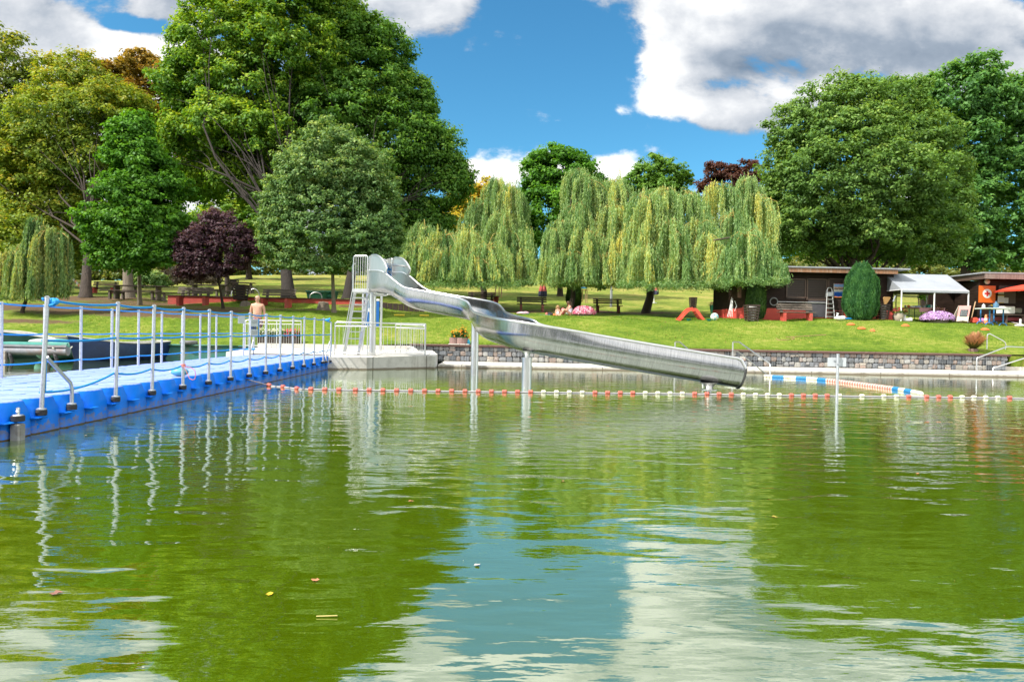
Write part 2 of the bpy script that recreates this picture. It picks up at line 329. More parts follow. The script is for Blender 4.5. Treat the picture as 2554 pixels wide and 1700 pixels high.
def water_material():
    m, nt, N, p = newmat('pond_water'); N.remove(p)
    co = coords(nt, 'Object')
    def mapped(sc_, rot=0):
        mp = nt.nodes.new('ShaderNodeMapping'); nt.links.new(co, mp.inputs[0]); mp.inputs['Scale'].default_value = sc_; mp.inputs['Rotation'].default_value = (0, 0, rot); return mp.outputs[0]
    sp = nt.nodes.new('ShaderNodeSeparateXYZ'); nt.links.new(co, sp.inputs[0])
    a = noise(nt, 1.0, 1, .4, mapped((1.25, 2.5, 1), R(-6)))      # slow swell
    a.inputs['Distortion'].default_value = .9
    b = noise(nt, 1.0, 3, .5, mapped((1.3, 5.5, 1), R(-10)))      # long ripples running from the slide
    c = noise(nt, 1.0, 3, .55, mapped((7, 16, 1), R(5)))          # fine chop
    area = noise(nt, .16, 2, .5, co)
    dx = mth(nt, 'SUBTRACT', sp.outputs[0], 5.5); dy = mth(nt, 'SUBTRACT', sp.outputs[1], 15.2)
    rr = mth(nt, 'SQRT', mth(nt, 'ADD', mth(nt, 'MULTIPLY', dx, dx), mth(nt, 'MULTIPLY', dy, dy)))
    rfade = nt.nodes.new('ShaderNodeMapRange'); nt.links.new(rr, rfade.inputs[0])
    for k_, v_ in (('From Min', 1), ('From Max', 15), ('To Min', 1), ('To Max', .20)): rfade.inputs[k_].default_value = v_
    rsig = mth(nt, 'SINE', mth(nt, 'ADD', mth(nt, 'MULTIPLY', rr, 15), mth(nt, 'MULTIPLY', a.outputs[0], 9)))
    ring = mth(nt, 'MULTIPLY', mth(nt, 'MULTIPLY', rsig, rfade.outputs[0]), .045)
    farf = nt.nodes.new('ShaderNodeMapRange'); nt.links.new(sp.outputs[1], farf.inputs[0])
    for k_, v_ in (('From Min', 7), ('From Max', 17), ('To Min', 1), ('To Max', .38)): farf.inputs[k_].default_value = v_
    h = mth(nt, 'ADD', mth(nt, 'MULTIPLY', a.outputs[0], .62), mth(nt, 'MULTIPLY', mth(nt, 'MULTIPLY', b.outputs[0], rfade.outputs[0]), .80))
    h = mth(nt, 'ADD', h, mth(nt, 'MULTIPLY', mth(nt, 'MULTIPLY', c.outputs[0], rfade.outputs[0]), .13)); h = mth(nt, 'MULTIPLY', mth(nt, 'ADD', h, ring), farf.outputs[0])
    nrm = bump(nt, h, 1.0, .019)
    body = ramp(nt, area.outputs[0], [(.3, (.064, .108, .001)), (.7, (.080, .130, .002))])
    # foam where the slide spills: a white churned patch
    fx = mth(nt, 'DIVIDE', mth(nt, 'SUBTRACT', sp.outputs[0], 5.9), .75); fy = mth(nt, 'DIVIDE', mth(nt, 'SUBTRACT', sp.outputs[1], 16.3), .85)
    fr = mth(nt, 'ADD', mth(nt, 'MULTIPLY', fx, fx), mth(nt, 'MULTIPLY', fy, fy))
    fn = noise(nt, 1, 6, .7, mapped((9, 16, 1)))
    fv = mth(nt, 'SUBTRACT', mth(nt, 'MULTIPLY', fn.outputs[0], 1.6), mth(nt, 'MULTIPLY', fr, .42))
    ff = nt.nodes.new('ShaderNodeMapRange'); nt.links.new(fv, ff.inputs[0]); ff.inputs['From Min'].default_value = .62; ff.inputs['From Max'].default_value = .85
    bc = mixc(nt, ff.outputs[0], body.outputs[0], (.75, .78, .72))
    df = nt.nodes.new('ShaderNodeBsdfDiffuse'); nt.links.new(bc, df.inputs[0])
    gl = nt.nodes.new('ShaderNodeBsdfGlossy'); gl.inputs['Roughness'].default_value = .015; nt.links.new(nrm, gl.inputs['Normal']); gl.inputs[0].default_value = (.97, 1, .97, 1)
    fz = nt.nodes.new('ShaderNodeFresnel'); fz.inputs[0].default_value = 3.5; nt.links.new(nrm, fz.inputs['Normal'])
    mx = nt.nodes.new('ShaderNodeMixShader'); nt.links.new(mth(nt, 'MULTIPLY', mth(nt, 'MULTIPLY_ADD', fz.outputs[0], 1.15, .13, clamp=True), mth(nt, 'SUBTRACT', 1, mth(nt, 'MULTIPLY', ff.outputs[0], .7))), mx.inputs[0]); nt.links.new(df.outputs[0], mx.inputs[1]); nt.links.new(gl.outputs[0], mx.inputs[2])
    nt.links.new(mx.outputs[0], N['Material Output'].inputs[0]); return m
def leaf_material(name='leaf_surface', trans=.42, gloss=.018):
    m, nt, N, p = newmat(name); N.remove(p)
    a = nt.nodes.new('ShaderNodeAttribute'); a.attribute_name = 'tint'
    df = nt.nodes.new('ShaderNodeBsdfDiffuse'); nt.links.new(a.outputs['Color'], df.inputs[0])
    tr = nt.nodes.new('ShaderNodeBsdfTranslucent'); nt.links.new(mixc(nt, 1.0, a.outputs['Color'], (1.35, 1.3, .55), 'MULTIPLY'), tr.inputs[0])
    gl = nt.nodes.new('ShaderNodeBsdfGlossy'); gl.inputs['Roughness'].default_value = .5; gl.inputs[0].default_value = (.8, .9, .8, 1)
    m1 = nt.nodes.new('ShaderNodeMixShader'); m1.inputs[0].default_value = trans; nt.links.new(df.outputs[0], m1.inputs[1]); nt.links.new(tr.outputs[0], m1.inputs[2])
    m2 = nt.nodes.new('ShaderNodeMixShader'); m2.inputs[0].default_value = gloss; nt.links.new(m1.outputs[0], m2.inputs[1]); nt.links.new(gl.outputs[0], m2.inputs[2])
    nt.links.new(m2.outputs[0], N['Material Output'].inputs[0]); return m
def steel_material(name, rough=.2, seams=False, base=.72):
    m, nt, N, p = newmat(name); co = coords(nt, 'Object')
    p.inputs['Metallic'].default_value = 1
    n = noise(nt, 3, 5, .65, coords(nt, 'Object', (1, 1, .35)))
    r = ramp(nt, n.outputs[0], [(.3, (base * .86, base * .86, base * .84)), (.7, (base, base * .99, base * .97))]); out = r.outputs[0]
    rg = mth(nt, 'MULTIPLY_ADD', n.outputs[0], .18, rough - .08)
    if seams:
        uvn = nt.nodes.new('ShaderNodeUVMap'); uvn.uv_map = 'uv'; s = nt.nodes.new('ShaderNodeSeparateXYZ'); nt.links.new(uvn.outputs[0], s.inputs[0])
        q = mth(nt, 'FRACT', mth(nt, 'DIVIDE', s.outputs[0], .345))
        line = mth(nt, 'LESS_THAN', mth(nt, 'ABSOLUTE', mth(nt, 'SUBTRACT', q, .5)), .022)
        cell = mth(nt, 'FLOOR', mth(nt, 'ADD', mth(nt, 'DIVIDE', s.outputs[0], .345), .5))
        wn = nt.nodes.new('ShaderNodeTexWhiteNoise'); wn.noise_dimensions = '1D'; nt.links.new(cell, wn.inputs['W'])
        plain = mth(nt, 'GREATER_THAN', s.outputs[0], 1.55); line = mth(nt, 'MULTIPLY', line, plain)
        out = mixc(nt, mth(nt, 'MULTIPLY', line, .34), out, (.22, .22, .21))
        rg = mth(nt, 'ADD', rg, mth(nt, 'MULTIPLY', mth(nt, 'SUBTRACT', 1, plain), .20))
        # vertical brushing and dried drips
        br = noise(nt, 1, 3, .6, None); mp = nt.nodes.new('ShaderNodeMapping'); nt.links.new(uvn.outputs[0], mp.inputs[0]); mp.inputs['Scale'].default_value = (55, 3.0, 1); nt.links.new(mp.outputs[0], br.inputs['Vector'])
        rg = mth(nt, 'ADD', rg, mth(nt, 'MULTIPLY', br.outputs[0], .10)); out = mixc(nt, 1.0, out, ramp(nt, br.outputs[0], [(.3, (.74, .74, .73)), (.62, (1, 1, 1))]).outputs[0], 'MULTIPLY')
        rg = mth(nt, 'ADD', rg, mth(nt, 'MULTIPLY', wn.outputs[0], .06))
        # each welded sheet is very slightly tilted against the next
        hgt = mth(nt, 'MULTIPLY', mth(nt, 'MULTIPLY', mth(nt, 'SUBTRACT', q, .5), plain), mth(nt, 'SUBTRACT', wn.outputs[0], .5))
        nb = bump(nt, mth(nt, 'ADD', mth(nt, 'MULTIPLY', hgt, .10), mth(nt, 'MULTIPLY', br.outputs[0], .006)), .5, .02)
        nt.links.new(nb, p.inputs['Normal'])
    nt.links.new(out, p.inputs['Base Color']); nt.links.new(rg, p.inputs['Roughness']); return m
def attr_material(name, rough=.8, bumps=.5, scale=30, bd=.01, metal=0):
    """colour of each piece from its own tint, roughened"""
    m, nt, N, p = newmat(name); a = nt.nodes.new('ShaderNodeAttribute'); a.attribute_name = 'tint'
    n = noise(nt, scale, 6, .7, coords(nt, 'Object')); v = ramp(nt, n.outputs[0], [(.25, (.6, .6, .6)), (.75, (1.2, 1.2, 1.2))])
    nt.links.new(mixc(nt, 1.0, a.outputs['Color'], v.outputs[0], 'MULTIPLY'), p.inputs['Base Color'])
    p.inputs['Roughness'].default_value = rough; p.inputs['Metallic'].default_value = metal
    nt.links.new(bump(nt, n.outputs[0], bumps, bd), p.inputs['Normal']); return m
LEAF = leaf_material(); PETAL = leaf_material('petal_surface', .25, .02); PAINT = attr_material('painted_surface', .55, .1, 12, .004)
BARK = pbr('bark', (.070, .050, .036), (.024, .017, .012), .9, scale=5, bumps=1.0, bscale=9, bd=.06, stretch=(1, 1, .18))
BARKD = pbr('dark_bark', (.034, .025, .019), (.016, .012, .009), .9, scale=5, bumps=1.0, bscale=9, bd=.06, stretch=(1, 1, .18))
BARKL = pbr('bark_light', (.23, .19, .14), (.11, .09, .065), .9, scale=6, bumps=.9, bscale=12, bd=.04, stretch=(1, 1, .2))
STEEL = steel_material('stainless_steel', .32, base=.70); SLIDE = steel_material('slide_steel', .11, True, .46)
GALV = pbr('galvanised_steel', (.58, .60, .62), (.42, .44, .47), .42, metal=.55, scale=30, bumps=.05)
CONC = pbr('concrete', (.66, .64, .58), (.52, .50, .45), .85, scale=2.5, bumps=.3, bscale=40, bd=.006, dirt=(.33, .29, .22))
CONCW = pbr('deck_concrete', (.66, .62, .55), (.52, .48, .42), .85, scale=3, bumps=.25, bscale=40, bd=.006)
def concrete_material(name, c1, c2, joint):
    m, nt, N, p = newmat(name); co = coords(nt, 'Object'); n = noise(nt, 2.2, 6, .7, co); n2 = noise(nt, 45, 5, .6, co); sp = nt.nodes.new('ShaderNodeSeparateXYZ'); nt.links.new(co, sp.inputs[0])
    c = ramp(nt, n.outputs[0], [(.3, c2), (.55, c1), (.75, tuple(x * .8 for x in c2))]).outputs[0]
    st = noise(nt, 1, 5, .7, coords(nt, 'Object', (3.5, 3.5, .35))); c = mixc(nt, ramp(nt, st.outputs[0], [(.52, (0, 0, 0)), (.7, (.5, .5, .5))]).outputs[0], c, (.27, .24, .18))
    q = mth(nt, 'FRACT', mth(nt, 'DIVIDE', sp.outputs[0], joint)); c = mixc(nt, mth(nt, 'MULTIPLY', mth(nt, 'LESS_THAN', mth(nt, 'ABSOLUTE', mth(nt, 'SUBTRACT', q, .5)), .014 / joint), .75), c, (.10, .09, .07))
    lim = mth(nt, 'MULTIPLY_ADD', n.outputs[0], .10, -.005); c = mixc(nt, mth(nt, 'MULTIPLY', mth(nt, 'LESS_THAN', sp.outputs[2], lim), .8), c, (.15, .11, .06))
    nt.links.new(c, p.inputs['Base Color']); p.inputs['Roughness'].default_value = .88; nt.links.new(bump(nt, n2.outputs[0], .3, .006), p.inputs['Normal']); return m
CONC = concrete_material('weathered_concrete', (.66, .64, .58), (.50, .48, .43), 1.55); CONCW = concrete_material('path_concrete', (.64, .60, .53), (.48, .45, .39), 2.4)
BLUEP = None
BLACK = pbr('black_rubber', (.02, .02, .022), (.012, .012, .012), .6, scale=20)
WHITE = pbr('white_plastic', (.78, .78, .76), (.66, .66, .64), .4, scale=6, bumps=.05)
REDP = pbr('red_painted_concrete', (.58, .085, .06), (.42, .06, .045), .7, scale=5, bumps=.2, dirt=(.36, .10, .07))
DWOOD = pbr('dark_stained_wood', (.050, .028, .018), (.022, .013, .009), .7, scale=8, bumps=.5, bscale=20, bd=.01, stretch=(.25, 1, 1))
GWOOD = pbr('grey_weathered_wood', (.17, .135, .105), (.075, .06, .048), .8, scale=9, bumps=.5, bscale=20, bd=.01, stretch=(.25, 1, 1))
ROPEB = pbr('blue_rope', (.012, .36, .80), (.006, .25, .62), .6, scale=60, bumps=.6, bscale=90, bd=.01)
ROPEW = pbr('pale_rope', (.55, .52, .56), (.42, .40, .42), .7, scale=60, bumps=.5, bscale=90)
# ================================================================== SETTING
SOIL = []
for px, py, rx, ry in ((1300, 778, 3.6, .9), (1500, 778, 5.5, .95), (1640, 779, 3.0, .8), (1215, 768, 2.2, .7), (215, 745, 5.5, 3.0), (345, 755, 4.0, 2.2), (250, 775, 6.0, 1.7), (90, 765, 5, 1.9), (60, 800, 3.0, .6), (420, 785, 5.5, 1.0), (560, 775, 3.0, 1.0),
                       (700, 772, 1.7, .45), (800, 772, 1.4, .5), (560, 768, 1.4, .5), (2140, 797, 1.3, .35), (2230, 798, 1.5, .35), (880, 764, 1.2, .4), (480, 764, 2.0, .4), (2410, 800, 3.0, .5)):
    p_ = G(px, py); SOIL.append((p_.x, p_.y, rx, ry))
LAWN = grass_material(); WATER = water_material()
def grid_sheet(name, xs, ys, zf, m, kind='structure', front=None):
    X, Y = np.meshgrid(xs, ys); Z = zf(X.ravel(), Y.ravel()); nx, ny = len(xs), len(ys)
    V = np.stack([X.ravel(), Y.ravel(), Z], 1)
    F = [(j * nx + i, j * nx + i + 1, (j + 1) * nx + i + 1, (j + 1) * nx + i) for j in range(ny - 1) for i in range(nx - 1)]
    me = bpy.data.meshes.new(name); me.from_pydata(V.tolist(), [], F); me.polygons.foreach_set('use_smooth', [True] * len(F))
    o = link(name, me, m); return tag(o, kind=kind)
xs = np.concatenate([np.linspace(-400, -62, 14), np.arange(-60, 60.1, .8), np.linspace(62, 400, 14)])
ys = np.concatenate([np.arange(26.15, 50, .4), np.arange(50, 130, 2.0), np.linspace(132, 900, 12)])
lawn_o = grid_sheet('lawn', xs, ys, gzv, LAWN)
# bed of the pond and everything under it, as far as the horizon
b = MB(); b.box((0, 100, -1.6), (1800, 1700, .2)); tag(b.build('ground', LAWN, smooth=False), kind='structure')
xs = np.linspace(-70, 70, 3); ys = np.linspace(-40, 27.2, 3)
tag(grid_sheet('water', xs, ys, lambda X, Y: X * 0, WATER), kind='structure')
# bank behind the photographer
b = MB(); b.box((0, -60, .1), (200, 44, 1.2)); tag(b.build('opposite_bank', LAWN, smooth=False), kind='structure')
# walkway along the water, concrete apron, left bank
b = MB(); b.box((21.5, 24.66, -.4), (47, 2.92, 1.0)); tag(b.build('waterside_path', CONCW, smooth=False), kind='structure')
APZ = lambda Y: .38 + .030 * (Y - 21.2)
c0 = at(915, 891, z=.38); c1 = at(1061, 889.5, z=.38); c2 = at(1082, 890.5, z=.38); cl = at(818, 890, z=.38)
ap = [(cl.x - 2.72, cl.y), (cl.x, cl.y), (c0.x, c0.y), (c1.x + .02, c1.y), (c2.x + .03, c2.y + .02), (c2.x + .03, 23.4), (c2.x - .35, 25.55), (-8.9, 25.55), (-8.9, 22.6)]
b = MB(); b.prism(ap, -.9, [APZ(p[1]) if i > 0 else .38 for i, p in enumerate(ap)])
tag(b.build('concrete_platform', CONC, smooth=False), kind='structure')
b = MB()
for i in (1, 2, 3): # dark joints and a damp algae line at the foot
    pass
k0 = Vector((-8.9, 25.7, 0)); kr = at(1022, 868, Y=25.5)
b.prism([(-8.9, 25.56), (kr.x, 25.56), (kr.x + .05, 25.9), (-8.9, 25.9)], -.5, .66)
q = at(1055, 888, Y=23.5)
b.prism([(kr.x, 25.56), (kr.x - .12, 25.4), (q.x - .12, 23.5), (q.x + .05, 23.5), (kr.x + .13, 25.56)], -.2, [.64, .64, .40, .40, .64])
tag(b.build('kerb', CONCW, smooth=False), kind='structure')
# left shore: earth edge behind the boards
b = MB(); b.box((-40, 26.9, -.3), (62.2, .9, 1.52)); tag(b.build('earth_bank', LAWN, smooth=False), kind='structure')
b = MB(); b.box((45, 26.4, -.2), (50, .5, 1.75)); tag(b.build('earth_bank', LAWN, smooth=False), kind='structure')
# retaining boards on the left shore
gp = pbr('green_painted_boards', (.05, .22, .19), (.035, .15, .13), .7, scale=4, bumps=.3, dirt=(.16, .15, .09))
w0 = at(596, 880, Y=26.3).x; w1 = at(384, 880, Y=26.3).x
t = thing('bank_wall', 'green painted low bank wall running along the water behind the blue rowing boat', 'retaining wall', (w1, 26.3, 0))
b = MB(); b.box(((w0 + w1) / 2, 26.36, .0), (w0 - w1, .18, 1.0)); b.build('wall_face', gp, t)
b = MB(); b.box(((w0 + w1) / 2, 26.34, .525), (w0 - w1 + .04, .3, .05), bev=.01); b.build('cap', gp, t)
w2 = -8.9
t = thing('bank_wall', 'bare brownish concrete bank wall between the green wall and the fenced apron', 'retaining wall', (w0, 26.3, 0))
b = MB(); b.box(((w0 + w2) / 2, 26.38, .0), (w2 - w0, .2, .96)); b.build('wall_face', pbr('brown_concrete', (.36, .28, .20), (.24, .18, .13), .85, scale=3, bumps=.3), t)
b = MB(); b.box(((w0 + w2) / 2 - .1, 26.2, .53), (w2 - w0 - .3, .26, .05)); b.build('green_capping', gp, t)
t = thing('bank_wall', 'dark weathered bank wall at the far left behind the green boat', 'retaining wall', (-25, 26.3, 0))
b = MB(); b.box(((w1 - 46) / 2, 26.36, .0), (w1 + 46, .18, .96)); b.build('wall_face', pbr('dark_bank_wall', (.10, .085, .06), (.05, .045, .03), .9, scale=3), t)

# ---- gabion wall
gx0 = at(1030, 880, Y=25.9).x; gx1 = at(2507, 900, Y=25.95).x
t = thing('gabion_wall', 'long low wall of mixed grey and pink stones in a wire cage under a brown rail', 'gabion wall', ((gx0 + gx1) / 2, 25.98, .1))
S = MB(); r_ = random.Random(5)
PAL = [(.50, .47, .43), (.38, .39, .41), (.20, .21, .23), (.56, .44, .37), (.62, .57, .50), (.30, .31, .33), (.50, .37, .30), (.66, .63, .58), (.14, .15, .16), (.42, .41, .40), (.58, .51, .42)]
def stone(c, d, tint):
    S.tint = tint; n0 = len(S.v); bv = min(d) * r_.uniform(.14, .26)
    S.box(c, d, rot=Euler((r_.uniform(-.04, .04), r_.uniform(-.06, .06), r_.uniform(-.06, .06))).to_matrix(), bev=bv)
    for i in range(n0, len(S.v)):
        v = S.v[i]; S.v[i] = (v[0] + r_.uniform(-1, 1) * .011, v[1] + r_.uniform(-1, 1) * .010, v[2] + r_.uniform(-1, 1) * .011)
z = .105; hs_ = [.20, .19, .17]
for row, h in enumerate(hs_):
    x = gx0 + r_.uniform(0, .1)
    while x < gx1 - .05:
        wd = r_.uniform(.13, .30)
        if r_.random() < .16: # two small ones on top of each other
            tt = 0
            for q_ in (0, 1): stone((x + wd / 2, 26.0 + r_.uniform(-.02, .02), z + h * (.25 + .5 * q_)), (wd * .9, .18, h * .46), r_.choice(PAL))
        else:
            c_ = r_.choice(PAL); k_ = r_.uniform(.8, 1.15)
            stone((x + wd / 2, 25.99 + r_.uniform(-.02, .025), z + h / 2), (wd * .97, .2, h * .97), (c_[0] * k_ * .74, c_[1] * k_ * .78, c_[2] * k_ * .80))
        x += wd
    z += h
STONE = attr_material('gabion_stone', .9, .6, 22, .012); S.build('stone_filling', STONE, t)
b = MB(); b.box(((gx0 + gx1) / 2, 26.14, .38), (gx1 - gx0 - .02, .14, .57)); b.build('core', pbr('dark_rubble', (.05, .048, .045), (.02, .02, .02), .95, scale=12), t)
b = MB(); x = gx0
while x < gx1: b.box((x, 25.868, .385), (.005, .005, .58)); x += .10
for k in range(7): b.box(((gx0 + gx1) / 2, 25.863, .11 + k * .092), (gx1 - gx0, .005, .005))
for k in range(1, 12):
    b.box((gx0 + k * 2, 25.86, .385), (.012, .012, .58))
b.build('wire_mesh', pbr('wire', (.42, .43, .44), (.3, .3, .3), .5, metal=.7, scale=10), t, smooth=False)
b = MB(); x = gx0 - .12
while x < gx1 + .1:
    L = min(2.96, gx1 + .15 - x); b.box((x + L / 2, 25.98, .715), (L - .012, .36, .05), bev=.008); b.box((x + L / 2, 25.845, .672), (L - .012, .03, .04)); x += 2.96
b.build('cap_rail', pbr('brown_cap', (.17, .095, .075), (.11, .06, .048), .6, scale=5, bumps=.15), t)
S = None
# ---- steps at the right end
b = MB(); gs = gx1 + .12
for k in range(4): b.box((gs + 4, 26.1 + .42 * k + .9, .10 + .16 * (k + 1) / 1.0 - .5), (8, 1.8, 1.0))
t = tag(b.build('garden_steps', CONCW, smooth=False), 'pale concrete steps climbing from the waterside path beside the end of the stone wall', 'steps')

# ================================================================== FLOATING PONTOON
def pontoon_material():
    m, nt, N, p = newmat('blue_plastic'); co = coords(nt, 'Object'); geo = nt.nodes.new('ShaderNodeNewGeometry')
    sp = nt.nodes.new('ShaderNodeSeparateXYZ'); nt.links.new(co, sp.inputs[0])
    gp_ = nt.nodes.new('ShaderNodeSeparateXYZ'); nt.links.new(geo.outputs['Position'], gp_.inputs[0])
    n = noise(nt, 5, 5, .65, geo.outputs['Position']); base = ramp(nt, n.outputs[0], [(.3, (.002, .20, .86)), (.7, (.004, .25, .95))])
    # paler tread: bleaching, scuffs and the sky's sheen put into its colour
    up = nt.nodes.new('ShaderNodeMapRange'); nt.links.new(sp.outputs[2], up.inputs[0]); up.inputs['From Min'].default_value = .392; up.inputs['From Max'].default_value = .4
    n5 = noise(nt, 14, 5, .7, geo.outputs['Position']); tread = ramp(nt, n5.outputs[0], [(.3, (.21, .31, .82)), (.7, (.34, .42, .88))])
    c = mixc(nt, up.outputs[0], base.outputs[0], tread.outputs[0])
    # chalky algae line above the water
    n6 = noise(nt, 7, 4, .6, geo.outputs['Position'])
    lim = mth(nt, 'MULTIPLY_ADD', n6.outputs[0], .30, -.06)
    dirt = mth(nt, 'MULTIPLY', mth(nt, 'LESS_THAN', gp_.outputs[2], lim), ramp(nt, n5.outputs[0], [(.35, (0, 0, 0)), (.6, (.75, .75, .75))]).outputs[0])
    c = mixc(nt, dirt, c, (.24, .23, .25)); c = mixc(nt, mth(nt, 'LESS_THAN', gp_.outputs[2], .012), c, (.10, .065, .03))
    nt.links.new(c, p.inputs['Base Color']); p.inputs['Roughness'].default_value = .5; p.inputs['Specular IOR Level'].default_value = .25
    # alternating ribs
    wv = nt.nodes.new('ShaderNodeTexWave'); wv.inputs['Scale'].default_value = 9; wv.bands_direction = 'DIAGONAL'; nt.links.new(co, wv.inputs[0])
    cut = mth(nt, 'MULTIPLY', mth(nt, 'GREATER_THAN', wv.outputs[0], .6), up.outputs[0])
    nt.links.new(bump(nt, mth(nt, 'ADD', cut, mth(nt, 'MULTIPLY', n5.outputs[0], .25)), .55, .006), p.inputs['Normal']); return m
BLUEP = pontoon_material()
def cube_mesh(mb, ox=0, oy=0, big=0):
    rings = [(-.08, .022, 0), (.19, .024, 0), (.26, .034, 0), (.325, .066, .0), (.385, .082, .002), (.401, .086, .007), (.405, .088, .014)]
    h = .249; vs = []
    for z, c, i in rings:
        a = h - i; k = a - c; k2 = a - c * (1 + big)
        for x, y in ((-k, -a), (k2, -a), (a, -k2), (a, k2), (k2, a), (-k, a), (-a, k), (-a, -k)): vs.append((x + ox, y + oy, z))
    fs = [tuple(range(7, -1, -1)), tuple(range(48, 56))]
    for r in range(6):
        for i in range(8): fs.append((r * 8 + i, r * 8 + (i + 1) % 8, r * 8 + 8 + (i + 1) % 8, r * 8 + 8 + i))
    mb.add(vs, fs)
PX = -5.19; PY0 = 7.76 - 1.5
pon = thing('floating_pontoon', 'long blue floating pontoon of square plastic float cubes leading to the concrete apron', 'pontoon', (-6.45, 14, 0))
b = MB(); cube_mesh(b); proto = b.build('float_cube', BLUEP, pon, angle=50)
# the prototype mesh is kept in its own coordinates
proto.data.transform(Matrix.Translation(root_loc(pon)))
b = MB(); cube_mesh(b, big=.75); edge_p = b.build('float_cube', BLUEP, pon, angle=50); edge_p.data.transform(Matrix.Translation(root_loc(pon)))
used_ = set(); cells = []
for j in range(30):
    for i in range(5): cells.append((PX - .25 - .5 * i, PY0 + .25 + .5 * j, i, j))
cells.sort(key=lambda c: (c[3] * .5 + 1.3 * c[2] ** 1.5) if not (c[0] < -6.2 and c[3] < 6 and c[2] > 3) else 999)
off = Vector(pon.location)
for n_, (x, y, i, j) in enumerate(cells[:99]):
    pr = edge_p if i == 0 else proto; o = pr if pr.name not in used_ else pr.copy()
    if pr.name in used_: col.objects.link(o); o.parent = pon
    used_.add(pr.name)
    o.location = Vector((x, y, (random.random() - .5) * .006)) - off
b = MB()
for x, y, i, j in cells[99:]: cube_mesh(b, x, y)
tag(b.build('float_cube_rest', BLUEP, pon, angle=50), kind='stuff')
# connecting lugs in the corner gaps
b = MB()
for j in range(31):
    for i in range(6):
        x = PX - .5 * i; y = PY0 + .5 * j
        b.box((x + (.01 if i == 0 else 0), y, .188), (.11, .11, .014), rz=PI / 4 if i else 0)
        if i == 0: b.box((x + .03, y + .04, .19), (.10, .19, .016), bev=.005)
tag(b.build('connector_lugs', BLUEP, pon), kind='stuff')
b = MB(); zz = .40; b.box((PX - 1.25, PY0 + 15.1, .425), (2.3, .42, .022), rot=Matrix.Rotation(R(-3), 3, 'X')); b.build('gangway_plate', pbr('dark_plate', (.07, .075, .085), (.04, .04, .05), .5, metal=.3, scale=20), pon)
# mooring pipe at the near corner
t = thing('mooring_pile', 'grey square mooring pile with a black collar at the near corner of the pontoon', 'mooring pile', tuple(at(18, 1085, z=0)))
c_ = at(14, 1096, z=0); c_.x = PX + .075; b = MB(); b.box((c_.x, c_.y, -.1), (.10, .11, .55), bev=.012); b.box((c_.x + .052, c_.y - .02, -.05), (.006, .02, .36)); b.build('pile_body', pbr('pale_pile', (.42, .41, .38), (.3, .29, .27), .6, scale=9, dirt=(.18, .16, .12)), t)
b = MB(); b.lathe([(.062, .20), (.066, .205), (.066, .255), (.06, .26)], (c_.x, c_.y, 0)); b.build('collar', BLACK, t)
b = MB(); b.lathe([(.055, .262), (.05, .272), (.018, .275), (.018, .30), (.022, .305), (.016, .315), (.022, .325), (.018, .345), (.0, .35)], (c_.x, c_.y, 0)); b.build('bolt_head', STEEL, t)

def make_post(parent, x, y, z0, z1, side, brace=None, lean=0, rings=(1.0, .62, .3)):
    """galvanised railing post with its rubber pad and rope eyes"""
    b = MB(); b.tube([(x, y, z0), (x + lean * .5, y, (z0 + z1) / 2), (x + lean, y, z1)], .0245, 10); b.lathe([(.05, z0), (.052, z0 + .012), (.03, z0 + .02)], (x, y, 0), 12)
    p_ = b.build('post', GALV, parent)
    b = MB(); b.lathe([(.052, z0 - .062), (.058, z0 - .058), (.054, z0 - .044), (.058, z0 - .04), (.058, z0 - .022), (.054, z0 - .018), (.058, z0 - .014), (.054, z0)], (x, y, 0), 14)
    b.build('mounting_pad', BLACK, p_)
    b = MB(); b.lathe([(.062, z0 - .078), (.062, z0 - .068)], (x, y, 0), 14); b.lathe([(.014, z0 - .11), (.018, z0 - .078)], (x, y, 0), 8); b.build('washer', BLUEP, p_)
    b = MB()
    for q in rings:
        zz = z0 + (z1 - z0) * q - .012; xx = x + lean * q
        b.tube([(xx - side * .0 + .03 * math.cos(a) , y + .024 + .0 * math.sin(a) - .05 + .02, zz + .022 * math.sin(a)) for a in np.linspace(0, 2 * PI, 9)[:-1]], .0045, 5, closed=True)
    b.build('rope_eye', GALV, p_)
    return p_
def sag(a, b_, d, n=7): 
    a = Vector(a); b_ = Vector(b_)
    return [a.lerp(b_, k / n) - Vector((0, 0, d * 4 * (k / n) * (1 - k / n))) for k in range(n + (0))]
RX = PX + .045
nearY = [at(96, 1021, z=.275).y, 9.33] + [10.3 + k for k in range(11)] + [21.12]
t = thing('rope_railing', 'rope railing with galvanised posts along the open-water side of the pontoon, carrying notices', 'railing', (RX, 14, .2))
for k, y in enumerate(nearY):
    make_post(t, RX if k < 13 else RX + .02, y, .275, 1.55 if k < 13 else 1.45, 1, lean=.055 if k == 0 else (.02 if k < 3 else 0), rings=(1.0, .63, .19))
y0 = at(166, 1008, z=.275).y; yA = nearY[0]
for ys_, z1 in (((y0, yA + .03), .86), ((20.62, 21.08), .86)):
    b = MB(); b.tube([(RX, ys_[0], .275), (RX, ys_[0], .46), (RX, ys_[0] + (.06 if ys_[1] > ys_[0] else -.03), .54), (RX + .01, ys_[1] + (.04 if ys_[1] < ys_[0] else -.02), z1)], .022, 10)
    b.lathe([(.05, .275), (.052, .287), (.03, .295)], (RX, ys_[0], 0), 12)
    br_ = b.build('brace', GALV, t); y = ys_[0]; b = MB(); b.lathe([(.052, .213), (.058, .217), (.054, .231), (.058, .235), (.058, .255), (.054, .27)], (RX, y, 0), 14); b.build('mounting_pad', BLACK, br_)
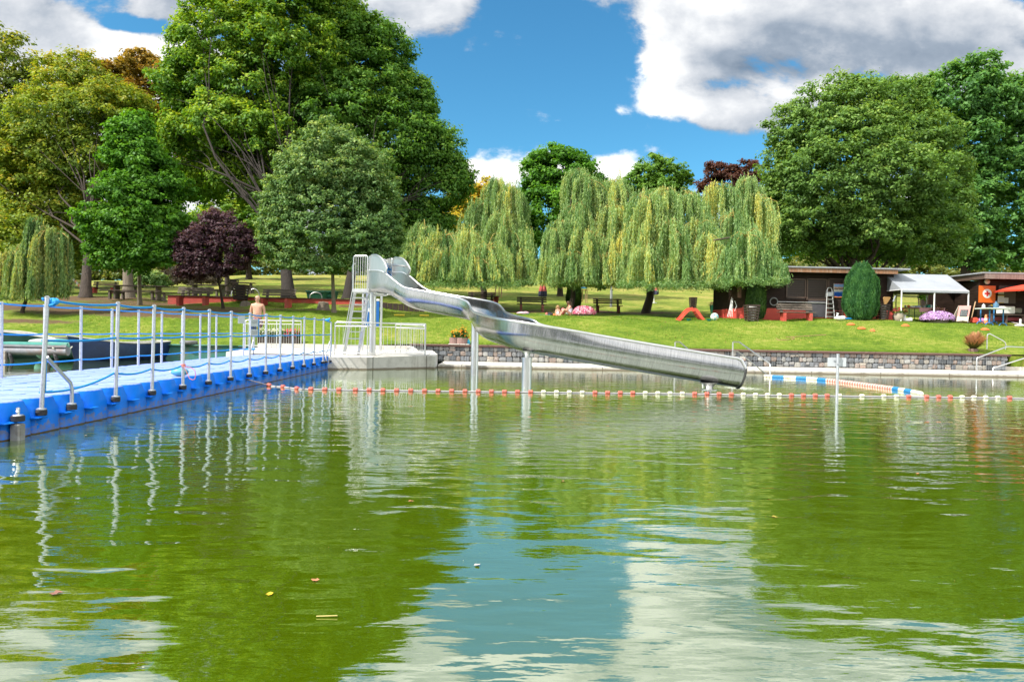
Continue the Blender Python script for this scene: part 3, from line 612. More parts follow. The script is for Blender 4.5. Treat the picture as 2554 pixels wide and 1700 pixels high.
def rope_along(parent, x, Ys, zs, dip, r=.0135, ends=None, nm='rope'):
    pts = []
    for i in range(len(Ys) - 1): pts += sag((x, Ys[i] - (0), zs[i]), (x, Ys[i + 1], zs[i + 1]), dip * (Ys[i + 1] - Ys[i]) ** 1.0)
    pts.append(Vector((x, Ys[-1], zs[-1]))); b = MB(); b.tube(pts, r, 7); return b.build(nm, ROPEB, parent)
n_ = len(nearY)
rope_along(t, RX + .0, nearY, [1.53] + [1.52] * (n_ - 2) + [1.46], .022, .0145)
rope_along(t, RX + .0, nearY, [1.06] + [1.075] * (n_ - 1), .016, .0145)
rope_along(t, RX - .02, nearY, [.47, .60] + [.60 - .0 * k for k in range(n_ - 2)], .045, .0135)
b = MB(); b.tube([(RX, yA + .05, 1.08), (RX + .01, yA + .045, .8), (RX, yA + .05, .47)], .016, 7); b.tube([(RX + .02, 21.14, 1.45), (RX + .03, 21.14, 1.0), (RX + .03, 21.12, .55)], .02, 7); b.build('hanging_rope', ROPEB, t)
b = MB(); c_ = at(131, 754, Y=yA + .05)
for k in range(5):
    a = k * 1.3; b.tube([(c_.x + .06 * math.cos(s + a) * (.8 if k % 2 else 1), c_.y + .05 * math.sin(a + s * .7), c_.z + .036 * math.sin(s + a)) for s in np.linspace(0, 2 * PI, 12)[:-1]], .017, 7, closed=True)
b.ball((c_.x, c_.y, c_.z), (.05, .05, .032)); b.tube([(c_.x - .11, c_.y, c_.z + .03), (c_.x, c_.y, c_.z + .02)], .015, 7)
b.build('rope_knot', ROPEB, t); b = MB()
c2_ = at(817, 798, Y=21.12); b.ball(c2_, (.06, .05, .05)); b.tube([(c2_.x - .1, c2_.y, c2_.z), c2_, (c2_.x + .08, c2_.y, c2_.z + .05)], .03, 7)
b.build('rope_knot', ROPEB, t)
# far side
FX = -7.70
farY = [8.55 + k * 1.0 for k in range(14)]
f0 = at(206.7, 925, Y=13).y
xf = lambda px, py: at(px, py, z=.40)
FX = (xf(6.7, 943.7).x + xf(612, 886.8).x) / 2 - .04
fy = [xf(6.7, 943.7).y - 2, xf(6.7, 943.7).y - 1] + [xf(p, q).y for p, q in ((6.7, 943.7), (117, 934), (207, 925), (287, 918), (351.6, 911.6), (409.8, 905.5), (461, 901), (505, 896.6), (544, 892.7), (580, 889.4), (612, 886.8))]
t = thing('rope_railing', 'rope railing with galvanised posts along the far side of the blue pontoon, nearest the boats', 'railing', (FX, 14, .2))
fy = [fy[2] + (k - 2) * (fy[-1] - fy[2]) / 10 for k in range(13)]
for y in fy: make_post(t, FX, y, .275, 1.56, -1, rings=(1.0, .63, .25))
for z_ in (1.54, 1.075, .61): rope_along(t, FX, fy + [21.3], [z_] * len(fy) + [z_ if z_ > .7 else .55], .012, .0125)
b = MB(); b.tube([(FX, 21.3, .27), (FX, 21.3, 1.5)], .0245, 10); b.tube([(FX + .02, 20.85, .35), (FX, 21.28, .85)], .022, 8); b.build('brace', GALV, t)
b = MB(); k1 = at(676, 765, Y=21.28)
b.tube([(FX + .01, 21.3, 1.5), (FX + .03, 21.3, 1.0)], .018, 7); b.tube([(FX - .3, 21.3, .56), (FX + .05, 21.3, .58)], .03, 7); b.build('hanging_rope', ROPEB, t)
# notices on the railing
PAPER = pbr('laminated_paper', (.70, .73, .78), (.62, .65, .70), .35, scale=8, bumps=.05)
def at_x(px, py, x):
    d = ray(px, py); return Vector((0, 0, CAMZ)) + d * (x / d.x)
nx = RX + .012
q = [at(590, 786, Y=13.0), at(604, 786, Y=13.35), at(606, 807, Y=13.35), at(592, 807, Y=13.0)]
xx = (q[0].x + q[1].x) / 2; yA_ = at_x(590, 800, RX).y; yB_ = at_x(607, 800, RX).y
zt, zb = at_x(595, 787, RX).z, at_x(595, 806, RX).z
t = thing('notice_sheet', 'blank white laminated sheet hanging from the top rope of the pontoon railing', 'notice', (RX + .03, yA_, zt))
b = MB(); b.box((RX + .03, (yA_ + yB_) / 2, (zt + zb) / 2), (.004, yB_ - yA_, zt - zb), rot=Matrix.Rotation(R(2), 3, 'X')); b.build('sheet', PAPER, t)
py0, py1 = at_x(621, 800, RX).y, at_x(640, 800, RX).y; zt, zb = at_x(630, 796, RX).z, at_x(630, 837, RX).z
t = thing('notice_board', 'white poster with dark lines and blue symbols on the pontoon railing', 'notice', (RX + .04, py0, zb))
b = MB(); b.box((RX + .035, (py0 + py1) / 2, (zt + zb) / 2), (.006, py1 - py0, zt - zb)); b.build('board', PAPER, t)
PH, PW = zt - zb, py1 - py0
b = MB(); b.tint = (.05, .05, .06); r_ = random.Random(3)
for row in (.10, .16, .22, .72, .78, .84, .90):
    x = .12
    while x < .85:
        L = r_.uniform(.03, .10); b.box((RX + .0395, py0 + PW * (x + L / 2), zt - PH * (row + r_.uniform(-.01, .01))), (.002, PW * L, PH * r_.uniform(.012, .028))); x += L + r_.uniform(.03, .08)
b.build('writing', PAINT, t, smooth=False)
for k, cc_ in enumerate(((.01, .07, .35), (.03, .04, .06), (.01, .07, .35), (.6, .5, .02))):
    b = MB(); b.tint = cc_; b.lathe([(PW * .075, 0), (PW * .075, .003)], (RX + .0385, py0 + PW * (.16 + .23 * k), zt - PH * .52), 14, axis=(1, 0, 0), sy=1.5); b.build('symbol', PAINT, t)
b = MB(); b.box((RX + .04, py1 + .01, (zt + zb) / 2), (.02, .03, PH * 1.05)); b.build('blue_strap', ROPEB, t)
# pink cord and teal float tied to the railing
PINK = pbr('pink_cord', (.80, .28, .24), (.62, .18, .15), .6, scale=30)
p_ = at(453, 912, Y=11.3); t = thing('pink_tether', 'pink cord tied round a railing post and hanging in a loop over the pontoon edge', 'cord', tuple(p_))
b = MB()
for k in range(3): b.tube([(RX + .034 * math.cos(a), 11.3 + .034 * math.sin(a), p_.z + .012 * k) for a in np.linspace(0, 2 * PI, 10)[:-1]], .009, 6, closed=True)
pts = [(453, 914), (465, 914), (478, 917), (486, 923), (488, 935), (486, 945), (480, 947), (472, 943), (468, 933), (463, 922), (458, 916)]
b.tube([at(a, c, Y=11.22) for a, c in pts], .006, 6); b.build('cord_loop', PINK, t)
p_ = at(453, 928, z=.47); t = thing('swim_float', 'small teal float lying on the pontoon deck behind a post', 'float', tuple(p_))
b = MB(); b.ball((p_.x - .03, p_.y, .475), (.15, .10, .07)); b.build('float_body', pbr('teal_plastic', (.12, .42, .46), (.06, .30, .34), .4, scale=5), t)
b = MB(); b.tube([(p_.x - .2, p_.y, .475), (p_.x - .17, p_.y, .475)], .02, 8); b.build('valve', WHITE, t)
# ================================================================== SLIDE
def catmull(P, per=8):
    P = [Vector(p) for p in P]; Q = [P[0] * 2 - P[1]] + P + [P[-1] * 2 - P[-2]]; out = []
    for i in range(1, len(Q) - 2):
        for k in range(per):
            t = k / per; a, b, c, d = Q[i - 1], Q[i], Q[i + 1], Q[i + 2]
            out.append(.5 * ((2 * b) + (c - a) * t + (2 * a - 5 * b + 4 * c - d) * t * t + (3 * b - a - 3 * c + d) * t ** 3))
    out.append(P[-1]); return out
CP = [(950, 677.5, 21.57), (975, 677.5, 21.1), (992, 685, 20.85), (1010, 700, 20.6), (1030, 715.5, 20.35), (1049, 723, 20.15), (1088, 730.5, 19.9), (1136, 739, 19.6),
      (1178, 747, 19.2), (1202, 755, 18.8), (1212, 765.5, 18.45), (1219, 776.5, 17.95), (1233, 783, 17.3), (1256, 789.5, 16.65), (1300, 799.5, 15.75), (1370, 815, 15.5), (1480, 834.8, 15.48),
      (1600, 855, 15.45), (1750, 879.5, 15.4), (1850, 895, 15.36)]
DP = [.66, .66, .64, .60, .58, .58, .58, .58, .58, .60, .62, .66, .68, .68, .67, .66, .66, .66, .66, .66]
cp3 = [Vector((*at(a, b_, Y=y),)) for a, b_, y in CP]
path = catmull(cp3, 8); dep = [v.x for v in catmull([Vector((d, 0, 0)) for d in DP], 8)]
# smooth the plan a little
for _ in range(3):
    path = [path[0]] + [(path[i - 1] + path[i] * 2 + path[i + 1]) / 4 for i in range(1, len(path) - 1)] + [path[-1]]
NP = len(path); HW = .425
arc = [0]
for i in range(1, NP): arc.append(arc[-1] + (path[i] - path[i - 1]).length)
frames = []
for i in range(NP):
    t_ = (path[min(i + 1, NP - 1)] - path[max(i - 1, 0)]).normalized()
    side = Vector((t_.y, -t_.x, 0)).normalized()   # to the right of travel = towards the camera at the start
    up = side.cross(t_).normalized(); up = up if up.z > 0 else -up
    frames.append((t_, side, up))
print('SLIDE start', path[0], 'heading', frames[0][0], 'end', path[-1], 'len', arc[-1])
def section(D, hw, n=20, box=0.0, curl=0.0):
    """open U: from one rim down round the bottom to the other rim, (side, up) with rim at up=0"""
    r = hw; wall = max(D - r * .98, .02); wall = wall + (D * .62 - wall) * box; e = 1 - .62 * box; pts = []
    NW = 6
    for k in range(NW): pts.append((r * (1 - curl * (1 - k / NW) ** 1.6), -wall * k / NW))
    for k in range(n + 1):
        a = PI * k / n; pts.append((r * math.copysign(abs(math.cos(a)) ** e, math.cos(a)), -wall - (D - wall) * abs(math.sin(a)) ** e))
    for k in range(1, NW + 1): pts.append((-r * (1 - curl * (k / NW) ** 1.6), -wall * (1 - k / NW)))
    return pts
slide = thing('water_slide', 'long curved stainless steel water slide descending from its ladder tower into the pond', 'water slide', (path[0].x, path[0].y, 0))
def curl_at(i): return .17 * min(max((arc[i] - 8.2) / 2.5, 0), 1)
def shell(name, off, flip):
    vs, fs, uvs = [], [], []
    for i in range(NP):
        t_, s_, u_ = frames[i]; D = dep[i]; sec = section(D, HW - off, box=max(0, 1 - arc[i] / 1.5) ** .8, curl=curl_at(i)); sec = [(a, b_ + (off if b_ < -.1 else 0)) for a, b_ in sec]
        rest = arc[-1] - arc[i]; cut = 0
        for a, b_ in sec:
            if rest < .2: # rounded corner where the side walls end
                lim = -(.2 - math.sqrt(max(.2 ** 2 - (.2 - rest) ** 2, 0))); b_ = min(b_, lim) if b_ > -.3 else b_
            vs.append(path[i] + s_ * a + u_ * b_)
        L = 0; pa = None
        for a, b_ in sec:
            if pa: L += math.hypot(a - pa[0], b_ - pa[1])
            pa = (a, b_); uvs.append((arc[i], L))
    m_ = len(sec)
    for i in range(NP - 1):
        for j in range(m_ - 1):
            f = (i * m_ + j, (i + 1) * m_ + j, (i + 1) * m_ + j + 1, i * m_ + j + 1); fs.append(f if not flip else f[::-1])
    me = bpy.data.meshes.new(name); V = np.array([tuple(v) for v in vs]) - root_loc(slide); me.from_pydata(V.tolist(), [], fs)
    uvl = me.uv_layers.new(name='uv'); me.polygons.foreach_set('use_smooth', [True] * len(fs))
    li = np.zeros(len(me.loops), dtype=np.int32); me.loops.foreach_get('vertex_index', li)
    uvl.data.foreach_set('uv', np.array(uvs, 'f')[li].ravel())
    link(name, me, SLIDE, slide); return sec
shell('trough_outside', 0, False); shell('trough_inside', .012, True)
def rim_pts(sgn):
    out = []
    for i in range(NP):
        t_, s_, u_ = frames[i]; rest = arc[-1] - arc[i]; d = 0
        if rest < .2: d = .2 - math.sqrt(max(.2 ** 2 - (.2 - rest) ** 2, 0))
        out.append(path[i] + s_ * sgn * (HW * (1 - curl_at(i) * (1 - min(d / .25, 1)) ** 1.6) + .004) - u_ * d)
    return out
b = MB(); b.tube(rim_pts(1), .030, 12); b.build('rim_rail', STEEL, slide)
b = MB(); b.tube(rim_pts(-1), .030, 12); b.build('rim_rail', STEEL, slide)
# end lip
t_, s_, u_ = frames[-1]; sec = section(dep[-1], HW, curl=curl_at(NP - 1)); b = MB(); b.tube([path[-1] + s_ * a * 1.01 + u_ * b_ for a, b_ in sec if b_ < -.16], .026, 8); b.build('end_lip', pbr('dark_lip', (.10, .10, .10), (.06, .06, .06), .4, metal=.6), slide)
t_, s_, u_ = frames[0]; sec = section(dep[0], HW, box=1); b = MB(); b.tube([path[0] + s_ * a + u_ * b_ for a, b_ in sec], .012, 8); b.build('end_lip', STEEL, slide)
# wing panels beside the seat
def plane_pts(px, sgn, off=0):
    t_, s_, u_ = frames[2]; p0 = path[0] + s_ * sgn * (HW + off); n_ = Vector((s_.x, s_.y, 0)).normalized(); return [atplane(a, b_, p0, n_) for a, b_ in px]
ear1 = [(921.5, 677), (921.5, 645), (923, 639), (928, 636), (938, 635.5), (946, 639), (953, 645), (960, 655), (964, 664), (965, 669), (963, 675), (959.5, 679), (950, 676)]
ear2 = [(979.5, 681), (979.5, 650), (981, 645), (986, 642.5), (998, 643), (1006, 646), (1014, 654), (1020, 664), (1023, 671), (1022.5, 676), (1020, 681), (1017, 685), (1003, 680.5)]
for px, sg in ((ear1, 1), (ear2, -1)):
    P = plane_pts(px, sg); n_ = (P[4] - P[0]).cross(P[8] - P[0]).normalized() * .01
    b = MB(); b.slab(P, n_); pn = b.build('wing_panel', steel_material('wing_steel' + ('' if sg > 0 else '_far'), .42, base=.55), slide, smooth=False)
    b = MB(); b.tube(P[:12], .027, 10); b.build('edge_tube', STEEL, pn)
t_, s_, u_ = frames[2]
a_ = plane_pts([(958, 658.5)], 1)[0]; c_ = plane_pts([(1006, 663.5)], -1)[0]; b = MB(); b.tube([a_, c_], .021, 10); b.build('grab_bar', STEEL, slide)
# supports in the water
def low(i): return path[i] - frames[i][2] * dep[i]
def nearest(px):
    return min(range(NP), key=lambda i: abs(px - (path[i].x / path[i].y - .0213) * FPX - 1277))
w2_ = at(1183, 936, z=0); w3_ = at(1313, 966, z=0); w4_ = at(1768, 976, z=0)
def support(c, r, top, name='support_post'):
    b = MB(); b.tube([(c.x, c.y, -.9), (c.x, c.y, top)], r, 24); return b.build(name, STEEL, slide)
i2 = min(range(NP), key=lambda i: (path[i].xy - w2_.xy).length); i3 = min(range(NP), key=lambda i: (path[i].xy - w3_.xy).length); i4 = min(range(NP), key=lambda i: (path[i].xy - w4_.xy).length)
print('supports', i2, (path[i2].xy - w2_.xy).length, i3, (path[i3].xy - w3_.xy).length, i4, (path[i4].xy - w4_.xy).length)
def saddle(i, c, ztop, w_, par, plate=True):
    """flared bracket between the post head and the trough"""
    h = max(low(i).z + .015 - ztop, .08); b = MB(); b.lathe([(w_ * 1.25, 0), (w_ * 1.25, .02), (w_ * .55, .024), (w_ * .6, h * .45), (w_ * .9, h * .75), (w_ * 1.35, h)], (c.x, c.y, ztop), 18)
    b.build('saddle', STEEL, par)
s2 = support(w2_, .105, max(low(i2).z - .12, 1.0)); saddle(i2, w2_, max(low(i2).z - .12, 1.0), .1, s2)
s3 = support(w3_, .113, at(1313, 893, Y=w3_.y).z); saddle(i3, w3_, at(1313, 893, Y=w3_.y).z, .1, s3)
s4 = support(w4_, .06, .02); saddle(i4, w4_, .03, .15, s4)
# platform, guard rails, column, ladder
t0, s0, u0 = frames[0]; h0 = Vector((t0.x, t0.y, 0)).normalized(); sd = Vector((h0.y, -h0.x, 0)); p00 = path[0]
pz = at(903, 725, Y=21.6).z
nr, fr0 = p00 + sd * .42, p00 - sd * .42
xl = at(881, 725, Y=21.6).x; pb = 22.35
pf = [Vector((xl, 21.45, 0)), nr, fr0, Vector((fr0.x - .25, pb, 0)), Vector((xl, pb, 0))]
b = MB(); b.prism([(p.x, p.y) for p in pf], pz - .055, pz + .055); b.build('platform_deck', STEEL, slide, smooth=False)
def gpanel(pxs, bars, name='guard_rail', top=637, bot=722, p0=None, nn=None):
    pass
def guard(a, c, ztop, par_name='guard_rail', nb=6, ptop=0):
    a = Vector((a.x, a.y, pz)); c = Vector((c.x, c.y, pz)); up = Vector((0, 0, ztop - pz)); b = MB()
    rr = .045; d = (c - a).normalized()
    b.tube([a, a + up - Vector((0, 0, rr)), a + up + d * rr * .3 - Vector((0, 0, rr * .3)), a + up + d * rr, c + up - d * rr, c + up - d * rr * .3 - Vector((0, 0, rr * .3)), c + up - Vector((0, 0, rr)), c], .021, 10); o = b.build(par_name, STEEL, slide)
    b = MB()
    for k in range(1, nb): q = a.lerp(c, k / nb); b.tube([q, q + up], .008, 6)
    b.build('bars', STEEL, o)
gt = at(900, 639, Y=21.5).z
guard(Vector((xl + .03, 21.47, 0)), Vector((nr.x - .05, nr.y + .02, 0)), gt, nb=6)
guard(Vector((fr0.x - .02, fr0.y + .03, 0)), Vector((fr0.x - .27, pb - .03, 0)), gt, nb=6)
guard(Vector((fr0.x - .30, pb - .02, 0)), Vector((fr0.x - .62, pb - .02, 0)), gt, nb=4)
colp = at(928, 887, z=.40); b = MB(); b.tube([(colp.x, colp.y, .38), (colp.x, colp.y, pz - .03)], .108, 28); b.lathe([(.13, .40), (.13, .415)], (colp.x, colp.y, 0), 24); b.build('tower_column', STEEL, slide)
b = MB(); b.tube([(colp.x + .02, colp.y - .05, pz - .12), p00 + h0 * .35 - Vector((0, 0, .74)), p00 + h0 * .62 - Vector((0, 0, .66))], .03, 10); b.tube([p00 + h0 * .3 - u0 * .7 + sd * .3, p00 + h0 * .3 - u0 * .7 - sd * .3], .03, 8)
b.build('bracket', STEEL, slide)
# ladder: square stringers, treads, bent handrails
l0, l1 = at(858, 884, z=.42), at(894, 884, z=.42); Yt = pb + .03
u0_, u1_ = at(885, 731, Y=Yt), at(921, 733, Y=Yt); u1_.x = u0_.x + (l1.x - l0.x); u0_.z = u1_.z = pz - .02
for a_, c_ in ((l0, u0_), (l1, u1_)):
    b = MB(); b.beam(a_ - Vector((0, 0, .03)), c_, .05, .09); b.build('ladder_stringer', STEEL, slide, smooth=False)
for k in range(9):
    f = (k + .35) / 9.1; a_ = l0.lerp(u0_, f); c_ = l1.lerp(u1_, f); b = MB(); b.box((a_ + c_) / 2, ((c_ - a_).x, .12, .032)); b.build('tread', STEEL, slide, smooth=False)
for sg, a_, c_ in ((-1, l0, u0_), (1, l1, u1_)):
    dx = Vector((.085 * sg, 0, 0)); dd = c_ - a_
    P = [a_ + dd * .13, a_ + dd * .13 + dx + Vector((0, .03, .03)), a_ + dd * .16 + dx + Vector((0, .05, .10)), c_ + dx + Vector((0, .06, .12)), c_ + dx + Vector((0, .0, .86)), c_ + dx * .6 + Vector((0, -.03, .93)), c_ + Vector((0, -.08, .93))]
    b = MB(); b.tube(P, .0175, 8); b.build('handrail', STEEL, slide)

# ---- railing round the platform
def bar_railing(name, label, cat, line, zb, ht=1.0, gap=.13, post_r=.022, mid=.12, group=None, zf=None):
    zf = zf or (lambda p: zb); c = line[0]
    t = thing(name, label, cat, (c.x, c.y, zb), group=group)
    L = [Vector((p.x, p.y, zf(p))) for p in line]; up = Vector((0, 0, ht))
    b = MB(); pts = [L[0] + up * .0, L[0] + up - Vector((0, 0, .06)), L[0] + up + (L[1] - L[0]).normalized() * .02 - Vector((0, 0, .02)), L[0] + up + (L[1] - L[0]).normalized() * .07] + [p + up for p in L[1:-1]] + [L[-1] + up]
    b.tube(pts, post_r, 10); b.build('top_rail', STEEL, t)
    b = MB(); b.tube([p + up - Vector((0, 0, mid)) for p in L], .016, 8); b.tube([p + Vector((0, 0, .11)) for p in L], .016, 8); b.build('cross_rails', STEEL, t)
    for p in L[0:]:
        b = MB(); b.tube([p, p + up], post_r * .95, 10); b.lathe([(.045, 0), (.045, .008)], p, 14); b.build('post', STEEL, t)
    b = MB()
    for i in range(len(L) - 1):
        n = max(2, round((L[i + 1] - L[i]).length / gap))
        for k in range(1, n): q = L[i].lerp(L[i + 1], k / n); b.tube([q + Vector((0, 0, .11)), q + up - Vector((0, 0, mid))], .0065, 6)
    b.build('infill_bars', STEEL, t); return t
ra = at(834, 887, z=.39); rb = at(915, 889, z=.39); rc = at(1060.5, 887.5, z=.40)
rht = at(915, 804, Y=rb.y).z - .39
bar_railing('platform_railing', 'stainless railing along the front edge of the concrete apron below the slide tower', 'railing', [ra + Vector((0, 0.05, 0)), rb + Vector((0, .05, 0)), rc], .385, rht, .135)
rd = Vector((rc.x - .9, 23.7, 0)); re_ = Vector((rb.x + .2, 24.3, 0))
bar_railing('platform_railing', 'rear stainless railing with thin bars behind the slide column', 'railing', [Vector((rc.x - .05, rc.y + .3, 0)), Vector((rc.x - 1.0, 24.0, 0)), Vector((colp.x + .45, 24.1, 0))], .42, .98, .125, zf=lambda p: APZ(p.y))
la_ = at(617, 870, z=.5); lb_ = at(752, 864, z=.5)
LY = 24.7
fa = at(612, 820, Y=LY - .1); fb = at(690, 820, Y=LY); fc = at(751, 820, Y=LY + .15)
bar_railing('apron_fence', 'stainless bar fence on the apron in front of the bare-chested man', 'fence', [fa, fb, fc], .5, 1.02, .085, zf=lambda p: APZ(p.y))
# ---- info board behind the tower
BLUES = pbr('blue_sign_paint', (.008, .115, .36), (.006, .09, .30), .4, scale=6, bumps=.03)
bx0 = at(909, 780, Y=24.4); bx1 = at(946, 780, Y=24.4)
t = thing('info_board', 'large blue slide rules board on two steel posts behind the tower column', 'information board', (bx0.x, 24.4, .47))
for x in (bx0.x - .06, bx1.x + .07):
    b = MB(); b.tube([(x, 24.42, .45), (x, 24.42, at(946, 731, Y=24.4).z)], .04, 12); b.build('post', STEEL, t)
zt_, zb_ = at(928, 746, Y=24.4).z, at(928, 814, Y=24.4).z
b = MB(); b.box(((bx0.x + bx1.x) / 2, 24.4, (zt_ + zb_) / 2), (bx1.x - bx0.x, .02, zt_ - zb_)); b.build('panel', BLUES, t, smooth=False)
b = MB(); b.box(((bx0.x + bx1.x) / 2, 24.385, zt_ - .02), (bx1.x - bx0.x, .012, .07)); b.lathe([(.11, 0), (.11, .006)], ((bx0.x + bx1.x) / 2 - .02, 24.384, (zt_ + zb_) / 2 + .1), 20, axis=(0, 1, 0)); b.build('white_marks', WHITE, t, smooth=False)
sx0, sx1 = at(966.5, 670, Y=21.75), at(977.5, 670, Y=21.95)
t = thing('slide_sign', 'small blue pictogram sign with white marks on the tower guard rail', 'sign', (sx0.x, sx0.y, sx0.z))
d_ = (sx1 - sx0); d_.z = 0; ztp, zbt = at(972, 656.5, Y=21.8).z, at(972, 689, Y=21.8).z; mc = (sx0 + sx1) / 2 - sd * .0
P = [Vector((sx0.x, sx0.y, zbt + .05)), Vector((sx1.x, sx1.y, zbt)), Vector((sx1.x, sx1.y, ztp)), Vector((sx0.x, sx0.y, ztp))]
nn = d_.normalized().cross(Vector((0, 0, 1))); nn = nn if nn.y < 0 else -nn
b = MB(); b.slab(P, -nn * .008); b.build('panel', pbr('bright_blue_sign', (.01, .22, .62), (.01, .20, .56), .4, scale=6, bumps=0), t, smooth=False)
b = MB()
def mark(u0_, v0_, u1_, v1_):
    A = lambda u, v: P[0].lerp(P[1], u).lerp(P[3].lerp(P[2], u), v) + nn * .003
    b.slab([A(u0_, v0_), A(u1_, v0_), A(u1_, v1_), A(u0_, v1_)], nn * .002)
mark(0, .93, 1, 1)
for v in (.18, .60): # slide-and-rider pictograms drawn as small bars
    mark(.38, v, .82, v + .05); mark(.38, v + .05, .50, v + .20); mark(.38, v + .20, .82, v + .25); mark(.62, v + .08, .80, v + .17); mark(.12, v + .02, .24, v + .22)
b.build('white_marks', WHITE, t, smooth=False)

# ================================================================== WATER ITEMS
# lane rope with floats
lp = [(603, 943), (640, 952), (675, 961.5), (712, 965), (760, 970), (900, 972.5), (1100, 975), (1300, 977.5), (1500, 979.5), (1700, 981.5), (1900, 985), (2100, 987), (2300, 989.5), (2554, 992.5), (2700, 995), (3100, 1001)]
LP = [at(a, b_, z=.2 if i == 0 else (.09 if i == 1 else .012)) for i, (a, b_) in enumerate(lp)]
curve = catmull(LP, 12)
t = thing('float_line', 'long rope of small red and white floats across the pond', 'float line', (LP[6].x, LP[6].y, 0))
b = MB(); b.tube(curve, .0125, 6); b.build('rope', ROPEW, t)
arc2 = [0]
for i in range(1, len(curve)): arc2.append(arc2[-1] + (curve[i] - curve[i - 1]).length)
def on_curve(s):
    i = max(0, min(len(arc2) - 2, int(np.searchsorted(arc2, s)) - 1)); f = (s - arc2[i]) / max(arc2[i + 1] - arc2[i], 1e-6); return curve[i].lerp(curve[i + 1], f), (curve[i + 1] - curve[i]).normalized()
fpx = [676.8, 711.3, 745.7, 780.2, 814.5, 849.2, 890, 924.3, 958.2, 992, 1027, 1061.5, 1095, 1128.8, 1162, 1195, 1227.8, 1260.5, 1293, 1325.8, 1358, 1390.4, 1422.8, 1455, 1487, 1518.6, 1550.3, 1582, 1613.4, 1645, 1676, 1707, 1738, 1769, 1799.7, 1830.5, 1861, 1892, 1922.5, 1952.5, 1983, 2013.5, 2043.6, 2074, 2105.2, 2163, 2218.7, 2251.3, 2282, 2328, 2359, 2388.7, 2419.5, 2449.5, 2480, 2510.8, 2541.3]
cl_ = 'R' * 18 + 'RR' + 'WWWW' + 'RRRR' + 'WWWW' + 'RRRR' + 'WWWW' + 'RRRR' + 'WW' + 'WW' + 'RR' + 'RR' + 'WWWW' + 'RR'
FR = pbr('red_float', (.70, .16, .12), (.56, .11, .08), .45, scale=14, bumps=.1, dirt=(.35, .10, .07)); FW = pbr('white_float', (.80, .78, .66), (.62, .60, .48), .5, scale=14, bumps=.1, dirt=(.40, .36, .22))
prof = [(.012, -.048), (.030, -.046), (.040, -.036), (.043, -.012), (.038, -.004), (.038, .004), (.043, .012), (.040, .036), (.030, .046), (.012, .048)]
mb = MB(); mb.lathe(prof, (0, 0, 0), 14, axis=(0, 0, 1)); fm = {}
cpx = [(1277 + FPX * (p.x / p.y - .0213)) for p in curve]
for k, x in enumerate(fpx):
    i = min(range(len(curve) - 1), key=lambda i: abs((cpx[i] + cpx[i + 1]) / 2 - x)); f = max(0, min(1, (x - cpx[i]) / (cpx[i + 1] - cpx[i])))
    p = curve[i].lerp(curve[i + 1], f); d = (curve[i + 1] - curve[i]).normalized(); c_ = cl_[k] if k < len(cl_) else 'R'
    if c_ not in fm:
        o = mb.build('float', FR if c_ == 'R' else FW, t); o.data.transform(Matrix.Translation(root_loc(t))); fm[c_] = o
    else: o = fm[c_].copy(); col.objects.link(o)
    o.parent = t; o.location = p + Vector((0, 0, .006)) - Vector(t.location); o.rotation_euler = (Vector((0, 0, 1)).rotation_difference(d)).to_euler()
# the thick lane divider
dv = [(1906, 938.5), (1990, 942.5), (2073, 949), (2160, 960), (2244, 971.5), (2316, 985.5)]
DC = catmull([at(a, b_, z=.02) for a, b_ in dv], 16); da = [0]
for i in range(1, len(DC)): da.append(da[-1] + (DC[i] - DC[i - 1]).length)
t = thing('lane_divider', 'thick floating lane divider with white, blue and pink ringed sections beside the pond steps', 'lane divider', (DC[0].x, DC[0].y, 0))
segpx = [(1906, 1934, 'W'), (1934, 1963, 'B'), (1963, 1995, 'W'), (1995, 2022, 'B'), (2022, 2050, 'W'), (2050, 2073, 'B'), (2073, 2244, 'P'), (2244, 2260, 'B'), (2260, 2275, 'W'), (2275, 2293, 'B'), (2293, 2317, 'W')]
FB = pbr('blue_float', (.03, .26, .58), (.02, .18, .44), .45, scale=14); FP = attr_material('ring_float', .5, .1, 20, .003)
dpx = np.array([(1277 + FPX * (p.x / p.y - .0213)) for p in DC])
def pos(px):
    f = np.interp(px, dpx, np.arange(len(DC))); i = min(int(f), len(DC) - 2); return DC[i].lerp(DC[i + 1], f - i)
for a, c_, k in segpx:
    A, B_ = pos(a), pos(c_); L = (B_ - A).length; n = max(3, round(L / .055)); b = MB()
    for j in range(n):
        q0 = pos(a + (c_ - a) * j / n); q1 = pos(a + (c_ - a) * (j + 1) / n); d = (q1 - q0); l_ = d.length
        if k == 'P': b.tint = (.72, .22, .17) if j % 2 else (.78, .66, .58)
        r_ = .058 * (.75 if (a == 1906 and j == 0) or (c_ == 2317 and j == n - 1) else 1)
        b.lathe([(r_ * .7, 0), (r_, l_ * .12), (r_, l_ * .88), (r_ * .7, l_)], q0, 12, axis=d.normalized())
    b.build('float_section', {'W': FW, 'B': FB, 'P': FP}[k], t)
